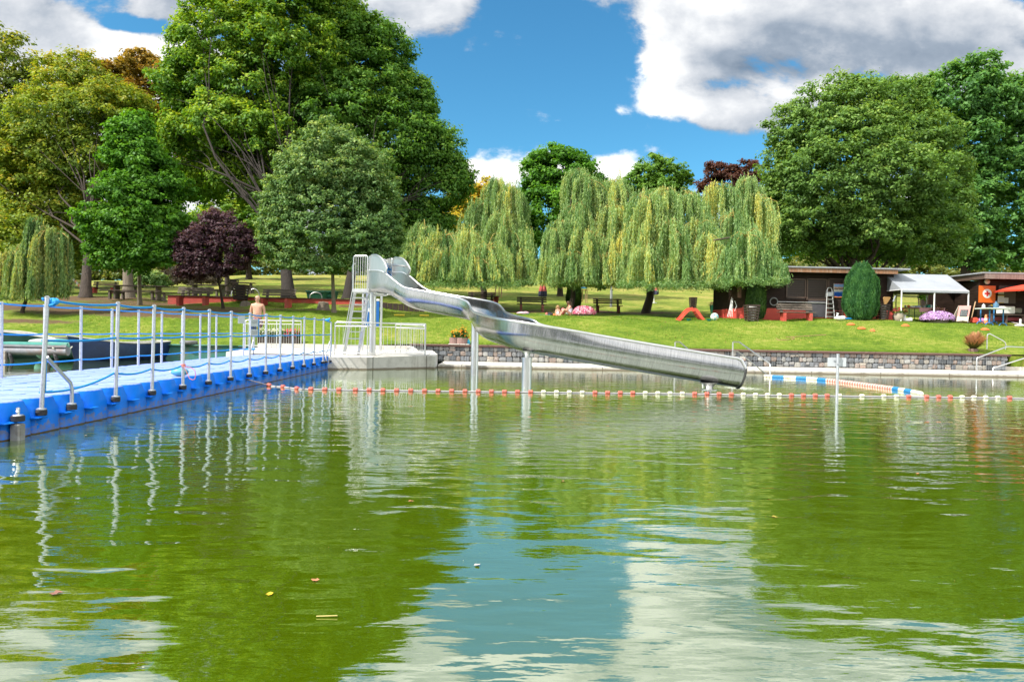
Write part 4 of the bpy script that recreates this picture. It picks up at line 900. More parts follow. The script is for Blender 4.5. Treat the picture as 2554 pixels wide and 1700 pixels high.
# sign post standing in the water
sp_ = at(2087, 1005, z=0); t = thing('water_sign', 'grey sign post standing in the pond with its blank white plate seen from behind', 'sign', tuple(sp_))
ztop = at(2089.5, 884, Y=sp_.y).z
b = MB(); b.tube([(sp_.x, sp_.y, -.9), (sp_.x, sp_.y, ztop)], .027, 14); b.lathe([(.03, ztop), (.03, ztop + .012), (.01, ztop + .016)], (sp_.x, sp_.y, 0), 12); b.build('post', GALV, t)
q0, q1 = at(2064, 891, Y=sp_.y + .04), at(2110, 914, Y=sp_.y + .04)
b = MB(); b.box(((q0.x + q1.x) / 2, sp_.y + .036, (q0.z + q1.z) / 2), (q1.x - q0.x, .004, q0.z - q1.z), bev=0); b.build('plate', pbr('sign_back', (.66, .69, .72), (.58, .61, .64), .45, scale=5, bumps=.03), t, smooth=False)
b = MB(); b.box((sp_.x, sp_.y + .028, (q0.z + q1.z) / 2 + .03), (.13, .008, .03)); b.box((sp_.x, sp_.y - .028, (q0.z + q1.z) / 2 - .03), (.075, .012, .025)); b.build('clamp', GALV, t, smooth=False)
# handrails of the steps into the pond
def pond_rail(px_back, lab, zt0=.98):
    base = at(px_back, 888, Y=24.3); x = base.x
    t = thing('pond_handrail', lab, 'handrail', (x, 24.3, .1), group='handrails of the steps into the pond')
    b = MB(); b.tube([(x, 24.3, .1), (x, 24.3, .60 - .0)], .022, 8)
    top = at(px_back, 852, Y=24.3).z
    b.tube([(x, 24.3, .1), (x, 24.3, top - .02), (x + .0, 24.27, top), (x, 23.7, top), (x, 23.62, top - .01), (x, 20.95, .42), (x, 20.9, .37), (x, 20.9, -.6)], .024, 10)
    b.build('top_rail', STEEL, t)
    b = MB(); b.tube([(x, 24.3, top - .33), (x, 23.75, top - .33), (x, 20.95, .02), (x, 20.8, -.1)], .018, 8); b.build('lower_rail', STEEL, t)
    return t
pond_rail(1827, 'handrail of the pond steps to the right of the slide mouth, beside the lane divider'); pond_rail(1683, 'handrail of the pond steps mostly hidden behind the slide')
# two handrails of the garden steps and one on the lawn
def rail(name, lab, P, r=.024):
    t = thing(name, lab, 'handrail', tuple(P[0])); b = MB(); b.tube(P, r, 10); b.build('rail_tube', STEEL, t)
    b = MB(); b.lathe([(.05, 0), (.05, .01)], P[0], 12); b.build('base_plate', STEEL, t); return t
rail('step_handrail', 'kinked handrail rising from the path in front of the end of the stone wall', [at(2436, 931, Y=24.9), at(2436, 896, Y=24.9), at(2438, 892, Y=24.9), at(2506, 866, Y=25.6), at(2512, 864, Y=25.7), at(2600, 868, Y=26.5), at(2602, 905, Y=26.5)])
rail('step_handrail', 'handrail nearest the water at the right edge, rising out of the picture', [at(2475, 935, Y=24.2), at(2476, 921, Y=24.2), at(2478, 917, Y=24.2), at(2554, 893, Y=24.9), at(2640, 866, Y=25.6), at(2640, 905, Y=25.6)])
rail('lawn_handrail', 'arched handrail standing on the lawn edge above the stone wall', [at(2461, 881, Y=27.0), at(2462, 838, Y=27.0), at(2464, 833, Y=27.0), at(2468, 832, Y=27.0), at(2502, 850, Y=27.0), at(2507, 855, Y=27.0), at(2508, 860, Y=27.0), at(2506, 886, Y=27.0)])

# pollen, seeds and scraps drifting on the pond
n = 420; X = rng.uniform(-6, 9, n); Yv = 2.0 + 18 * rng.random(n) ** 1.6; P = np.stack([X, Yv, np.full(n, .004)], 1); a = rng.uniform(0, 6.28, n); sz_ = rng.uniform(.0012, .0042, n)[:, None] * (1 + Yv[:, None] * .05)
u_ = np.stack([np.cos(a), np.sin(a), a * 0], 1) * sz_ * 1.5; v_ = np.stack([-np.sin(a), np.cos(a), a * 0], 1) * sz_ * .7
C = np.array([(.55, .55, .42), (.40, .26, .12), (.62, .60, .5), (.30, .22, .06)])[rng.integers(0, 4, n)]
DEBRIS = (np.stack([P - u_, P - v_, P + u_, P + v_], 1), C)
tag(quads('floating_specks', DEBRIS[0], DEBRIS[1], PETAL), 'tiny seeds and scraps drifting on the green pond', 'debris', kind='stuff')
# ================================================================== BOATS AND DOCK
def hull(name, label, bow, stern, beam_, h_bow, h_mid, h_st, m_out, m_in, m_rim, transom=.62, draft=.12):
    bow = Vector((bow.x, bow.y, 0)); stern = Vector((stern.x, stern.y, 0)); ax = (stern - bow); L = ax.length; ax.normalize(); sd_ = Vector((ax.y, -ax.x, 0))
    t = thing(name, label, 'boat', tuple((bow + stern) / 2)); n, m_ = 22, 12
    def prof(f):
        wd = beam_ / 2 * (1 - (1 - min(f / .5, 1)) ** 2.2) * (1 - (1 - transom) * max(0, (f - .55) / .45) ** 1.6)
        hh = h_mid + (h_bow - h_mid) * max(0, 1 - f / .62) ** 2 + (h_st - h_mid) * max(0, (f - .62) / .38) ** 1.5; return max(wd, .012), hh
    def shell_(off, name_, mat, flip, floor_z):
        vs, fs = [], []
        for i in range(n + 1):
            f = i / n; wd, hh = prof(f); wd = max(wd - off, .006)
            xo = -.16 * (1 - f) ** 2 # raked stem
            for j in range(-m_, m_ + 1):
                a = abs(j) / m_; yy = wd * (math.sin(a * PI / 2) ** .75); zz = (floor_z + (hh - floor_z - off * .3) * (1 - math.cos(a * PI / 2)) ** .85)
                rake = L * f - .22 * (1 - f) ** 3 * (zz / max(hh, .1)) * 1.2
                vs.append(bow + ax * (rake + .0) + sd_ * yy * (1 if j > 0 else -1) + Vector((0, 0, zz)))
        k = 2 * m_ + 1
        for i in range(n):
            for j in range(k - 1):
                q = (i * k + j, (i + 1) * k + j, (i + 1) * k + j + 1, i * k + j + 1); fs.append(q[::-1] if flip else q)
        fs.append(tuple(n * k + j for j in range(k)) if not flip else tuple(n * k + j for j in range(k - 1, -1, -1)))
        b = MB(); b.add(vs, fs); b.build(name_, mat, t, angle=60)
        return [vs[i * k] for i in range(n + 1)], [vs[i * k + k - 1] for i in range(n + 1)]
    A, B_ = shell_(0, 'hull', m_out, False, -draft); shell_(.045, 'inside', m_in, True, -draft + .06)
    b = MB(); b.tube(A + B_[::-1], .026, 7, closed=True); b.build('gunwale', m_rim, t)
    for f in (.3, .55, .85):
        wd, hh = prof(f); c = bow + ax * (L * f); b = MB(); b.box(c + Vector((0, 0, hh - .1)), (wd * 1.8, .22, .03), rot=Matrix((sd_, ax, Vector((0, 0, 1)))).transposed()); b.build('thwart', m_in, t)
    return t, A, B_, bow, ax, sd_
NAVY = pbr('navy_hull', (.012, .035, .115), (.008, .022, .075), .35, scale=5, bumps=.1, dirt=(.035, .07, .15)); CREAM = pbr('cream_gunwale', (.62, .60, .53), (.46, .44, .38), .6, scale=6, dirt=(.3, .28, .22))
bw_ = at(182, 899, z=0); st_ = at(398, 893, z=0)
tb, A, B_, bow, ax, sd_ = hull('rowing_boat', 'dark blue rowing boat with cream rim moored behind the pontoon railing', at(186, 899.5, z=0), at(408, 893, z=0), 1.28, .86, .60, .66, NAVY, CREAM, CREAM)
b = MB(); b.tube([bow + Vector((0, 0, .0)) + ax * f * 3.1 - sd_ * 0 for f in (0, .3)] , .03, 6); 
DGREEN = pbr('dark_green_hull', (.012, .07, .05), (.008, .05, .035), .4, scale=5, bumps=.1)
hull('rowing_boat', 'dark green rowing boat with pale rim moored at the left behind the floating dock', at(128, 893, Y=25.6), at(-95, 893, Y=25.0), 1.3, .62, .95, 1.1, DGREEN, CREAM, CREAM)
DOCKG = pbr('green_dock_paint', (.10, .40, .33), (.07, .30, .25), .65, scale=4, bumps=.2, dirt=(.32, .30, .22)); PIPE = pbr('rusty_grey_pipe', (.33, .34, .37), (.22, .22, .25), .6, scale=5, bumps=.2, dirt=(.28, .15, .09))
d0 = at(-40, 868, Y=22.0); d1 = at(164, 866, Y=22.0)
t = thing('floating_dock', 'small floating dock with green deck and rusty grey pipe float beside the boats', 'dock', ((d0.x + d1.x) / 2, 22.4, 0))
b = MB(); b.prism([(d0.x, 22.05), (d1.x + .0, 22.05), (d1.x - .55, 23.0), (d0.x, 23.2)], .56, .62); b.build('deck_plate', DOCKG, t)
b = MB(); b.box(((d0.x + d1.x) / 2, 22.03, .53), (d1.x - d0.x, .05, .07)); b.build('edge_beam', PIPE, t)
b = MB(); b.tube([(d0.x, 22.15, .37), (d1.x - .02, 22.15, .37)], .14, 18); b.build('pipe_float', PIPE, t)
for x in (at(11, 880, Y=22.05).x,):
    b = MB(); b.box((x, 22.02, .05), (.16, .12, .60)); b.build('leg', pbr('white_flaking_leg', (.55, .53, .48), (.25, .17, .12), .8, scale=14), t)
for px in (36, 130, 148):
    x = at(px, 880, Y=22.2).x; b = MB(); b.tube([(x - .10, 22.1, .30), (x - .0, 22.02, .20), (x + .06, 22.02, .02), (x - .02, 22.08, -.12)], .055, 10); b.build('tyre_fender', BLACK, t)
b = MB(); P = [at(128, 862, Y=22.1), at(134, 869, Y=22.0), at(146, 874, Y=22.2), at(160, 875, Y=22.6), at(172, 872, Y=23.0), at(180, 864, Y=23.2)]
b.tube(catmull(P, 5), .022, 7); t = tag(b.build('mooring_rope', pbr('cream_rope', (.55, .55, .46), (.4, .4, .34), .8, scale=40)), 'cream mooring rope sagging between the dock and the bow of the blue boat', 'rope')
t = thing('covered_dinghy', 'small pale green covered dinghy between the floating dock and the blue boat', 'boat', tuple(at(150, 880, Y=24.6)))
c_ = at(146, 868, Y=24.6); b = MB(); b.ball((c_.x, 24.6, .30), (.62, .9, .42), 16, 10); b.build('hull', pbr('pale_green_cover', (.16, .40, .30), (.10, .28, .21), .6, scale=4, bumps=.5, bscale=7, bd=.05), t)
b = MB(); b.ball((c_.x - .3, 24.3, .62), (.5, .4, .10), 14, 8); b.build('cover', pbr('white_cover', (.6, .63, .6), (.45, .48, .46), .6, scale=4, bumps=.5, bscale=8, bd=.04), t)
def tyre(name, label, c, R_, r, axis=(0, 0, 1)):
    t = thing(name, label, 'tyre', tuple(c)); m = Vector((0, 0, 1)).rotation_difference(Vector(axis)).to_matrix()
    b = MB(); b.tube([Vector(c) + m @ Vector((R_ * math.cos(a), R_ * math.sin(a), 0)) for a in np.linspace(0, 2 * PI, 25)[:-1]], r, 10, closed=True)
    b.build('tyre_ring', pbr('old_grey_rubber', (.20, .20, .19), (.10, .10, .10), .8, scale=8), t); return t
c_ = at(470, 858, Y=26.35); tyre('old_tyre', 'worn grey tyre lying on the green bank wall', (c_.x, 26.38, .62), .24, .085)
c_ = at(137, 840, Y=26.4); tyre('old_tyre', 'worn grey tyre behind the dinghy at the bow of the blue boat', (c_.x, 26.6, .66), .26, .09)

# ================================================================== BENCHES, TABLES, WALLS
def bench(wood, feet, name='park_bench', L=1.8):
    t = thing(name, 'x', 'bench')
    for s in (-1, 1):
        x = s * L * .36
        b = MB(); b.prism([(x - .07, -.26), (x + .07, -.26), (x + .07, .16), (x - .07, .16)], -.12, [.40, .40, .40, .40]); b.build('leg', feet, t)
        b = MB(); b.beam((x, .16, .30), (x, .30, .88), .12, .07); b.build('back_post', wood, t)
    b = MB()
    for k in range(3): b.box((0, -.18 + .15 * k, .44), (L, .12, .035), bev=.005)
    b.build('seat', wood, t)
    b = MB()
    for k in range(3): b.box((0, .17 + .045 * k, .60 + .115 * k), (L, .03, .085), rot=Matrix.Rotation(R(-14), 3, 'X'), bev=.004)
    b.build('backrest', wood, t); return t
FEETD = pbr('dull_red_concrete', (.17, .045, .035), (.10, .03, .024), .85, scale=8, bumps=.2)
def base_at(px, py, rz=0): g = G(px, py); return g
d1_ = bench(DWOOD, FEETD); r1_ = bench(GWOOD, REDP)
def place(proto, p, rz, label, group=None, first=False, z=0, s=1):
    o = proto if first else copy_tree(proto)
    o.location = (p.x, p.y, p.z + z); o.rotation_euler = (0, 0, rz); o['label'] = label; o.scale = (s, s, s)
    if group: o['group'] = group
    return o
g = G(1326, 777); place(d1_, g, 0, 'dark wooden bench under the willow, left of the seated woman and child', 'benches under the willows', True)
place(d1_, G(1516, 780), 0, 'dark wooden bench in front of the lamp post', 'benches under the willows')
place(d1_, G(1202, 762, 40), R(4), 'dark wooden bench by the trunk of the leftmost big willow', 'benches under the willows')
g = G(482, 760); place(r1_, g, R(-4), 'grey slatted bench with red feet at the left end of the red wall', 'benches at the red wall', True, s=1.06)
place(r1_, G(690, 766), R(-14), 'grey slatted bench with red feet behind the bare-chested man', 'benches at the red wall', s=1.08)
g = at(1985, 794, Y=33.4); g.z = gz(g.x, g.y); place(r1_, g, 0, 'grey slatted bench with red feet against the hut wall')
place(r1_, G(193, 736, 50), 0, 'small distant bench with red ends left of the thick lime trunk', 'far benches beyond the lime trunk', s=.95)
place(r1_, G(260, 736, 50), 0, 'small distant bench with red ends right of the thick lime trunk', 'far benches beyond the lime trunk', s=1.0)
def picnic(label, p, rz, L=2.2, wood=DWOOD, group=None):
    t = thing('picnic_table', label, 'picnic table', tuple(p), rz, group)
    L_ = L / 2
    def bl(nm, fn, m):
        b = MB(); fn(b); me = b.build(nm, m, None); me.parent = t; return me
    bl('tabletop', lambda b: [b.box((0, -.28 + .14 * k, .75), (L, .125, .04)) for k in range(5)], wood)
    for s in (-1, 1):
        bl('bench_seat', lambda b: b.box((0, .72 * s, .45), (L, .26, .045)), wood)
        bl('leg_frame', lambda b: (b.box((s * L_ * .7, 0, .36), (.10, .5, .72)), b.box((s * L_ * .7, 0, .38), (.08, 1.5, .08)), b.box((s * L_ * .7, .7, .2), (.09, .2, .45)), b.box((s * L_ * .7, -.7, .2), (.09, .2, .45))), GWOOD)
    return t
picnic('dark picnic table behind the bench at the left end of the red wall', G(520, 742, 37.6), R(-3), 2.4)
picnic('dark picnic table with long plank seats behind the slim tree trunk on the left', G(343, 747, 38), R(2), 3.2)
picnic('low dark picnic table behind the red wall end', G(600, 733, 44), R(8), 1.9)
# red retaining wall
wl = at(416, 750, Y=36.9); wr = at(926, 757, Y=37.1)
t = thing('retaining_wall', 'low red painted retaining wall with dark coping running across the slope', 'wall', ((wl.x + wr.x) / 2, 37.1, 2.4))
b = MB(); n = 20
for k in range(n):
    x0 = wl.x + (wr.x - wl.x) * k / n; x1 = wl.x + (wr.x - wl.x) * (k + 1) / n; zt = gz((x0 + x1) / 2, 37.9) + .02; zt = 2.86 + (x0 - wl.x) * -.004
    b.box(((x0 + x1) / 2, 37.1, zt - .35), (x1 - x0 + .002, .2, .7))
b.build('wall_face', REDP, t, smooth=False)
b = MB(); b.beam((wl.x - .25, 37.1, 2.88), (wr.x, 37.1, 2.86 + (wr.x - wl.x) * -.004 + .02), .30, .05); b.build('coping', DWOOD, t)
w5 = at(1060, 764, Y=37.2)
t = thing('sleeper_edge', 'dark timber sleeper edging continuing the red wall behind the slide', 'edging', (wr.x, 37.1, 2.4))
b = MB()
for k in range(10): x = wr.x + (w5.x - wr.x) * (k + .5) / 10; b.box((x, 37.12, 2.50 - .02 * k), ((w5.x - wr.x) / 10 - .03, .16, .5), bev=.01)
b.build('sleepers', DWOOD, t)
tag_ = lambda o, l, c: tag(o, l, c)
b = MB(); a_ = at(397, 740, Y=38); 
# slatted bins
def slat_bin(label, p, h=.85, r=.30, liner=WHITE, group='slatted litter bins'):
    t = thing('litter_bin', label, 'bin', tuple(p), 0, group); b = MB()
    for k in range(6):
        z_ = .06 + k * h / 6; f = .78 + .22 * k / 5
        for j in range(4):
            a = j * PI / 2; b.box((math.cos(a) * r * f, math.sin(a) * r * f, z_ + .04), (.03, r * f * 2.08, .085), rz=a, bev=.004)
    o = b.build('slats', DWOOD, None); o.parent = t
    b = MB(); b.lathe([(r * .62, 0.02), (r * .80, h * .97), (r * .74, h * .97), (r * .58, .06)], (0, 0, 0), 16); o = b.build('liner', liner, None); o.parent = t
    b = MB()
    for j in range(4):
        a = j * PI / 2 + PI / 4; b.beam((math.cos(a) * r * 1.02, math.sin(a) * r * 1.02, 0), (math.cos(a) * r * 1.3, math.sin(a) * r * 1.3, h), .05, .05)
    o = b.build('corner_posts', DWOOD, None); o.parent = t
    return t
slat_bin('dark slatted bin standing at the red wall beside the chrome hoops', G(600, 755) + Vector((0, 0, .1)), .82, .34, BLACK)
slat_bin('dark slatted bin with white liner in front of the hut corner', G(1874, 801), .78, .30)
slat_bin('narrow slatted bin with white liner between the round conifer and the flower pot', at(2200, 796, Y=33.6) * 1.0, .72, .25)
slat_bin('dark slatted bin behind the small red slide', G(1728, 768, 39), .72, .22, BLACK)
slat_bin('small distant slatted bin seen above the red wall', G(582, 726, 45), .85, .28, BLACK)
slat_bin('dark slatted bin on the lawn seen through the tent', G(2302, 765, 40), .9, .28, GWOOD)
# chrome hoops
def hoop(label, pxs, Y, depth=.7, n=2):
    c = at(pxs[0][0], pxs[0][1], Y=Y); t = thing('chrome_hoop', label, 'hoop rail', tuple(c), 0, 'chrome hoops above the red wall')
    for k in range(n):
        P = [at(a, b_, Y=Y + k * depth) for a, b_ in pxs]; b = MB(); b.tube(catmull(P, 4), .028, 8); b.build('tube', STEEL, t)
hoop('double chrome hoop above the red wall behind the slatted bin', [(577, 742), (578, 730), (584, 720), (596, 718), (610, 718), (616, 722), (617, 742)], 38.0, .5)
hoop('chrome hoop above the red wall, right of the slatted bin', [(627, 722), (634, 720), (641, 724), (646, 732), (647, 744)], 38.0, .5)
hoop('low chrome hoop in front of the green planters', [(772, 745), (774, 736), (781, 730), (790, 729), (798, 732), (802, 738), (803, 746)], 37.6, .4, 1)
# planters
PLG = pbr('green_planter', (.012, .10, .055), (.008, .07, .04), .5, scale=6, bumps=.05)
for (a, c_, y_, lab) in ((769, 813, 38.6, 'green square planter behind the chrome hoop, with a young yellow-green shrub'), (806, 840, 39.6, 'green square planter behind the slim maple trunk')):
    p = (at(a, 744, Y=y_) + at(c_, 744, Y=y_)) / 2; wd = (at(c_, 744, Y=y_) - at(a, 744, Y=y_)).length; p.z = gz(p.x, y_)
    t = thing('planter', lab, 'planter', tuple(p)); zt = at(a, 727, Y=y_).z
    b = MB(); hw = wd / 2; vs = []
    b.add([(p.x + sx_ * hw * k, p.y + sy_ * hw * k, z_) for z_, k in ((p.z - .05, .82), (zt, 1)) for sx_, sy_ in ((-1, -1), (1, -1), (1, 1), (-1, 1))], [(3, 2, 1, 0), (4, 5, 6, 7), (0, 1, 5, 4), (1, 2, 6, 5), (2, 3, 7, 6), (3, 0, 4, 7)])
    b.build('tub', PLG, t, smooth=False)
    b = MB(); b.box((p.x, p.y, zt), (wd + .08, wd + .08, .06)); b.build('rim', PLG, t, smooth=False)
# stump
def stump(label, p, r=.27, h=.34):
    t = thing('tree_stump', label, 'stump', tuple(p)); vs, pr = [], [(-.08, 1.45), (.04, 1.2), (.15, 1.04), (h * .8, .98), (h, .95), (h + .03, .7)]; n = 18; b = MB()
    ph = [random.uniform(-.12, .12) for _ in range(n)]
    for z_, k in pr:
        for j in range(n): a = 2 * PI * j / n; q = r * k * (1 + ph[j]); vs.append((p.x + q * math.cos(a), p.y + q * math.sin(a), p.z + z_ + ph[(j + 3) % n] * .25))
    b.add(vs, [(i * n + j, i * n + (j + 1) % n, (i + 1) * n + (j + 1) % n, (i + 1) * n + j) for i in range(len(pr) - 1) for j in range(n)] + [tuple(range((len(pr) - 1) * n, len(pr) * n))]); b.build('wood_block', BARKL, t); return t
stump('old cut stump below the red wall beside the slim maple', G(807, 771), .28, .34); stump('low rotten stump left of the red wall', G(397, 750), .3, .18); stump('low stump at the foot of the slatted bin', G(612, 761), .22, .18)
# yellow volleyball frame
YEL = pbr('yellow_paint', (.72, .50, .02), (.60, .40, .015), .5, scale=8, bumps=.05)
t = thing('ball_court_frame', 'yellow tubular frame and post of the ball court behind the small willow', 'sports frame', tuple(G(169, 733, 50)))
Yb = G(169, 733, 50).y; b = MB(); b.tube([at(169.5, 736, Y=Yb), at(170, 686, Y=Yb)], .045, 8); b.tube([at(170, 688, Y=Yb), at(176, 684, Y=Yb)], .03, 6); b.build('post', YEL, t)
b = MB(); b.tube([at(116, 683.5, Y=Yb + 2), at(147, 684, Y=Yb + 2), at(149, 707, Y=Yb + 2), at(109, 707, Y=Yb + 2), at(60, 705, Y=Yb + 1), at(30, 703, Y=Yb + 1)], .05, 8); b.build('frame', YEL, t)
b = MB()
for k in range(7): b.tube(sag(at(149, 708 + k * 3.5, Y=Yb + 2), at(40, 708 + k * 3.7, Y=Yb + 1), .15, 8) , .008, 4)
for k in range(12): b.tube([at(149 - k * 9, 707, Y=Yb + 1.6), at(149 - k * 9, 730, Y=Yb + 1.6)], .007, 4)
b.build('net', BLACK, t)
t = thing('bunting_line', 'sagging cord with red and white flags between the yellow post and the lime trunk', 'bunting', tuple(at(176, 690, Y=47)))
P = [at(176, 690, Y=47), at(186, 699, Y=46.8), at(195, 708, Y=46.5), at(205, 716, Y=46)]; b = MB(); b.tube(P, .01, 5); b.build('cord', ROPEW, t)
for k in range(7):
    f = k / 6.5 * 3; i = min(int(f), 2); p = P[i].lerp(P[i + 1], f - i); b = MB(); b.slab([p, p + Vector((.16, 0, -.05)), p + Vector((.05, 0, -.24))], (0, .01, 0)); b.build('flag', FR if k % 2 == 0 else WHITE, t, smooth=False)

# ================================================================== PARASOLS, LAMP, STANDS
PRD = pbr('faded_red_fabric', (.55, .12, .10), (.38, .08, .07), .85, scale=8, bumps=.3, bd=.02); PNV = pbr('navy_fabric', (.05, .055, .10), (.03, .03, .06), .85, scale=8, bumps=.3)
def closed_parasol(label, px, ptop, pbot, pfoot, Y=None):
    g_ = G(px, pfoot, 38) if Y is None else GY(px, Y); Y = g_.y; k = Y / FPX
    t = thing('closed_parasol', label, 'parasol', tuple(g_), 0, 'closed parasols on the lawn'); zt, zb_ = at(px, ptop, Y=Y).z, at(px, pbot, Y=Y).z; H_ = zt - zb_; rr = 10.5 * k
    b = MB(); b.tube([(g_.x, Y, g_.z - .05), (g_.x, Y, zb_ + .2)], .03, 8); b.lathe([(.22, 0), (.22, .05), (.05, .07)], g_, 12); b.build('pole', WHITE, t)
    n = 16
    def part(nm, z0, z1, r0, r1, m):
        vs = []; b = MB()
        for z_, r_ in ((z0, r0), ((z0 + z1) / 2, (r0 + r1) / 2), (z1, r1)):
            for j in range(n): a = 2 * PI * j / n; q = r_ * (1.12 if j % 2 else .78); vs.append((g_.x + q * math.cos(a), Y + q * math.sin(a), z_ + (.06 if (j % 2 and z_ == z0 and m is PNV) else 0)))
        b.add(vs, [(i * n + j, i * n + (j + 1) % n, (i + 1) * n + (j + 1) % n, (i + 1) * n + j) for i in range(2) for j in range(n)] + [tuple(range(n - 1, -1, -1)), tuple(range(2 * n, 3 * n))]); b.build(nm, m, t)
    part('canopy', zb_ + H_ * .30, zt, rr * .95, rr * .22, PRD); part('canopy_border', zb_, zb_ + H_ * .30, rr, rr * .95, PNV); return t
closed_parasol('closed faded red and navy parasol behind the left willow bench', 1353, 694, 740, 760); closed_parasol('closed faded red and navy parasol right of the rightmost willow trunk', 1631, 700, 735, 756)
g_ = G(1524, 765, 39); t = thing('lamp_post', 'slim grey lamp post rising into the willow behind the bench', 'lamp post', tuple(g_))
b = MB(); b.tube([(g_.x, g_.y, g_.z - .1), (g_.x, g_.y, at(1524, 722, Y=g_.y).z)], .085, 12); b.build('base', GALV, t); b = MB(); b.tube([(g_.x, g_.y, at(1524, 722, Y=g_.y).z), (g_.x, g_.y, g_.z + 4.6)], .045, 10); b.build('pole', GALV, t)
b = MB(); b.lathe([(.06, 4.55), (.22, 4.65), (.24, 4.8), (.08, 4.95)], (g_.x, g_.y, g_.z), 14); b.build('lamp_head', WHITE, t)
BW = pbr('pale_stakes', (.42, .28, .15), (.30, .19, .10), .8, scale=8)
g_ = G(1456, 756, 40); t = thing('feeding_stand', 'small wooden stand with a blue top on stilts beside the willow conifer', 'stand', tuple(g_)); Y = g_.y
for px in (1452.5, 1460, 1464): b = MB(); b.tube([at(px, 757 if px > 1455 else 752, Y=Y + (0 if px > 1455 else .6)), at(px + .5, 722, Y=Y)], .03, 6); b.build('leg', BW, t)
b = MB(); a_ = at(1443, 724, Y=Y); c_ = at(1464, 724, Y=Y); b.beam(a_, c_, .06, .06); b.build('crossbar', BW, t)
b = MB(); a_ = at(1442, 718.5, Y=Y); c_ = at(1464, 717.5, Y=Y); b.box((a_ + c_) / 2, ((c_ - a_).x, .4, .10), bev=.02); b.build('blue_top', pbr('light_blue_tarp', (.05, .32, .62), (.04, .24, .48), .6, scale=5, bumps=.3), t)
for k, px in enumerate((1235.5, 1244.5, 1250.5)):
    g_ = G(px, 742, 45); b = MB(); b.tube([(g_.x, g_.y, g_.z - .1), (g_.x, g_.y, g_.z + 1.7)], .045, 6)
    tag(b.build('tree_stake', BW), ('leftmost', 'middle', 'rightmost')[k] + ' of the three pale stakes under the skirt of the left willow', 'stake', 'stakes under the left willow')
g_ = G(1237, 757, 39); t = thing('waste_bin', 'small dark red bin beside the left willow bench behind the slide', 'bin', tuple(g_)); b = MB(); b.lathe([(.15, 0), (.19, .45), (.2, .47), (.17, .47)], g_, 14); b.build('bin_body', pbr('maroon_plastic', (.22, .015, .03), (.16, .01, .02), .5, scale=5), t); b = MB(); b.lathe([(.205, .46), (.205, .5), (.15, .5)], g_, 14); b.build('rim', BLACK, t)

# ================================================================== SMALL RED SLIDE, POTS, TOYS
RPL = pbr('red_plastic', (.72, .10, .055), (.60, .075, .04), .35, scale=5, bumps=.03)
g0 = G(1690, 799); g1 = G(1748, 799); Y = g0.y; zt = at(1722, 769, Y=Y).z
t = thing('toy_slide', 'small red plastic toddler slide with steps on the lawn', 'toy slide', ((g0.x + g1.x) / 2, Y, g0.z))
prof_ = [(1689, 799), (1697, 791), (1708, 778), (1716, 771), (1724, 768.5)]
for s in (-.28, .28):
    b = MB(); P = catmull([at(a, c, Y=Y) + Vector((0, s, 0)) for a, c in prof_], 5); b.slab([p + Vector((0, 0, .05)) for p in P] + [p - Vector((0, 0, .12)) for p in P[::-1]], (0, .04, 0)); b.build('side_wall', RPL, t)
    b = MB(); P = catmull([at(a, c, Y=Y) + Vector((0, s, 0)) for a, c in [(1724, 768.5), (1733, 769), (1740, 776), (1748, 788), (1757, 799)]], 5); b.slab([p for p in P] + [p - Vector((.17, 0, .02)) for p in P[::-1]], (0, .05, 0)); b.build('ladder_side', RPL, t)
b = MB(); P = catmull([at(a, c, Y=Y) for a, c in prof_], 5); b.add([p + Vector((0, s, -.04)) for p in P for s in (-.27, .29)], [(2 * i, 2 * i + 2, 2 * i + 3, 2 * i + 1) for i in range(len(P) - 1)]); b.build('chute', RPL, t)
for k, (a, c) in enumerate(((1735, 776), (1740, 783), (1745, 790), (1750, 796))): p = at(a, c, Y=Y); b = MB(); b.box((p.x - .02, p.y, p.z), (.14, .54, .04), bev=.01); b.build('step', RPL, t)
def leaf_quads(P, Nn, size, C, elong=.5, jit=.3):
    """small pointed quads at P with normals Nn"""
    n = len(P); T = np.cross(Nn, rng.normal(size=(n, 3))); T /= np.linalg.norm(T, axis=1, keepdims=True) + 1e-9; B = np.cross(Nn, T)
    s_ = (np.asarray(size) * rng.uniform(1 - jit, 1 + jit, n))[:, None]
    return np.stack([P - T * s_, P + B * s_ * elong, P + T * s_, P - B * s_ * elong], 1)
def tuft(name, label, cat, c, rad, n, size, cols, m=None, parent=None, dome=True, group=None, pn='foliage', up=.6, shell_=.5):
    c = np.array(tuple(c)); rad = np.array(rad if hasattr(rad, '__len__') else (rad,) * 3); d = rng.normal(size=(n, 3)); d /= np.linalg.norm(d, axis=1, keepdims=True)
    if dome: d[:, 2] = np.abs(d[:, 2])
    r = (shell_ + (1 - shell_) * rng.random(n))[:, None]; P = c + d * r * rad; N_ = d + np.array([0, 0, up]) + rng.normal(size=(n, 3)) * .5; N_ /= np.linalg.norm(N_, axis=1, keepdims=True)
    C = np.array(cols)[rng.integers(0, len(cols), n)] * rng.uniform(.75, 1.25, (n, 1)); V = leaf_quads(P, N_, size, C, .7)
    t = parent or thing(name, label, cat, tuple(c), 0, group); quads(pn, V, C, m or LEAF, t); return t
GRN = [(.05, .12, .02), (.07, .15, .025), (.035, .085, .015)]
def pot(t, g_, r0, r1, h, m, z0=0): b = MB(); b.lathe([(r0, z0 - .03), (r0 * 1.02, z0), (r1, z0 + h), (r1 * 1.04, z0 + h + .02), (r1 * .9, z0 + h + .02), (r1 * .88, z0 + h - .04)], (g_.x, g_.y, g_.z), 20); return b.build('pot', m, t)
g_ = G(1782, 781); t = thing('plant_pot', 'dark green tub with a dried straggly plant on the lawn', 'plant pot', tuple(g_)); pot(t, g_, .24, .33, .52, PLG)
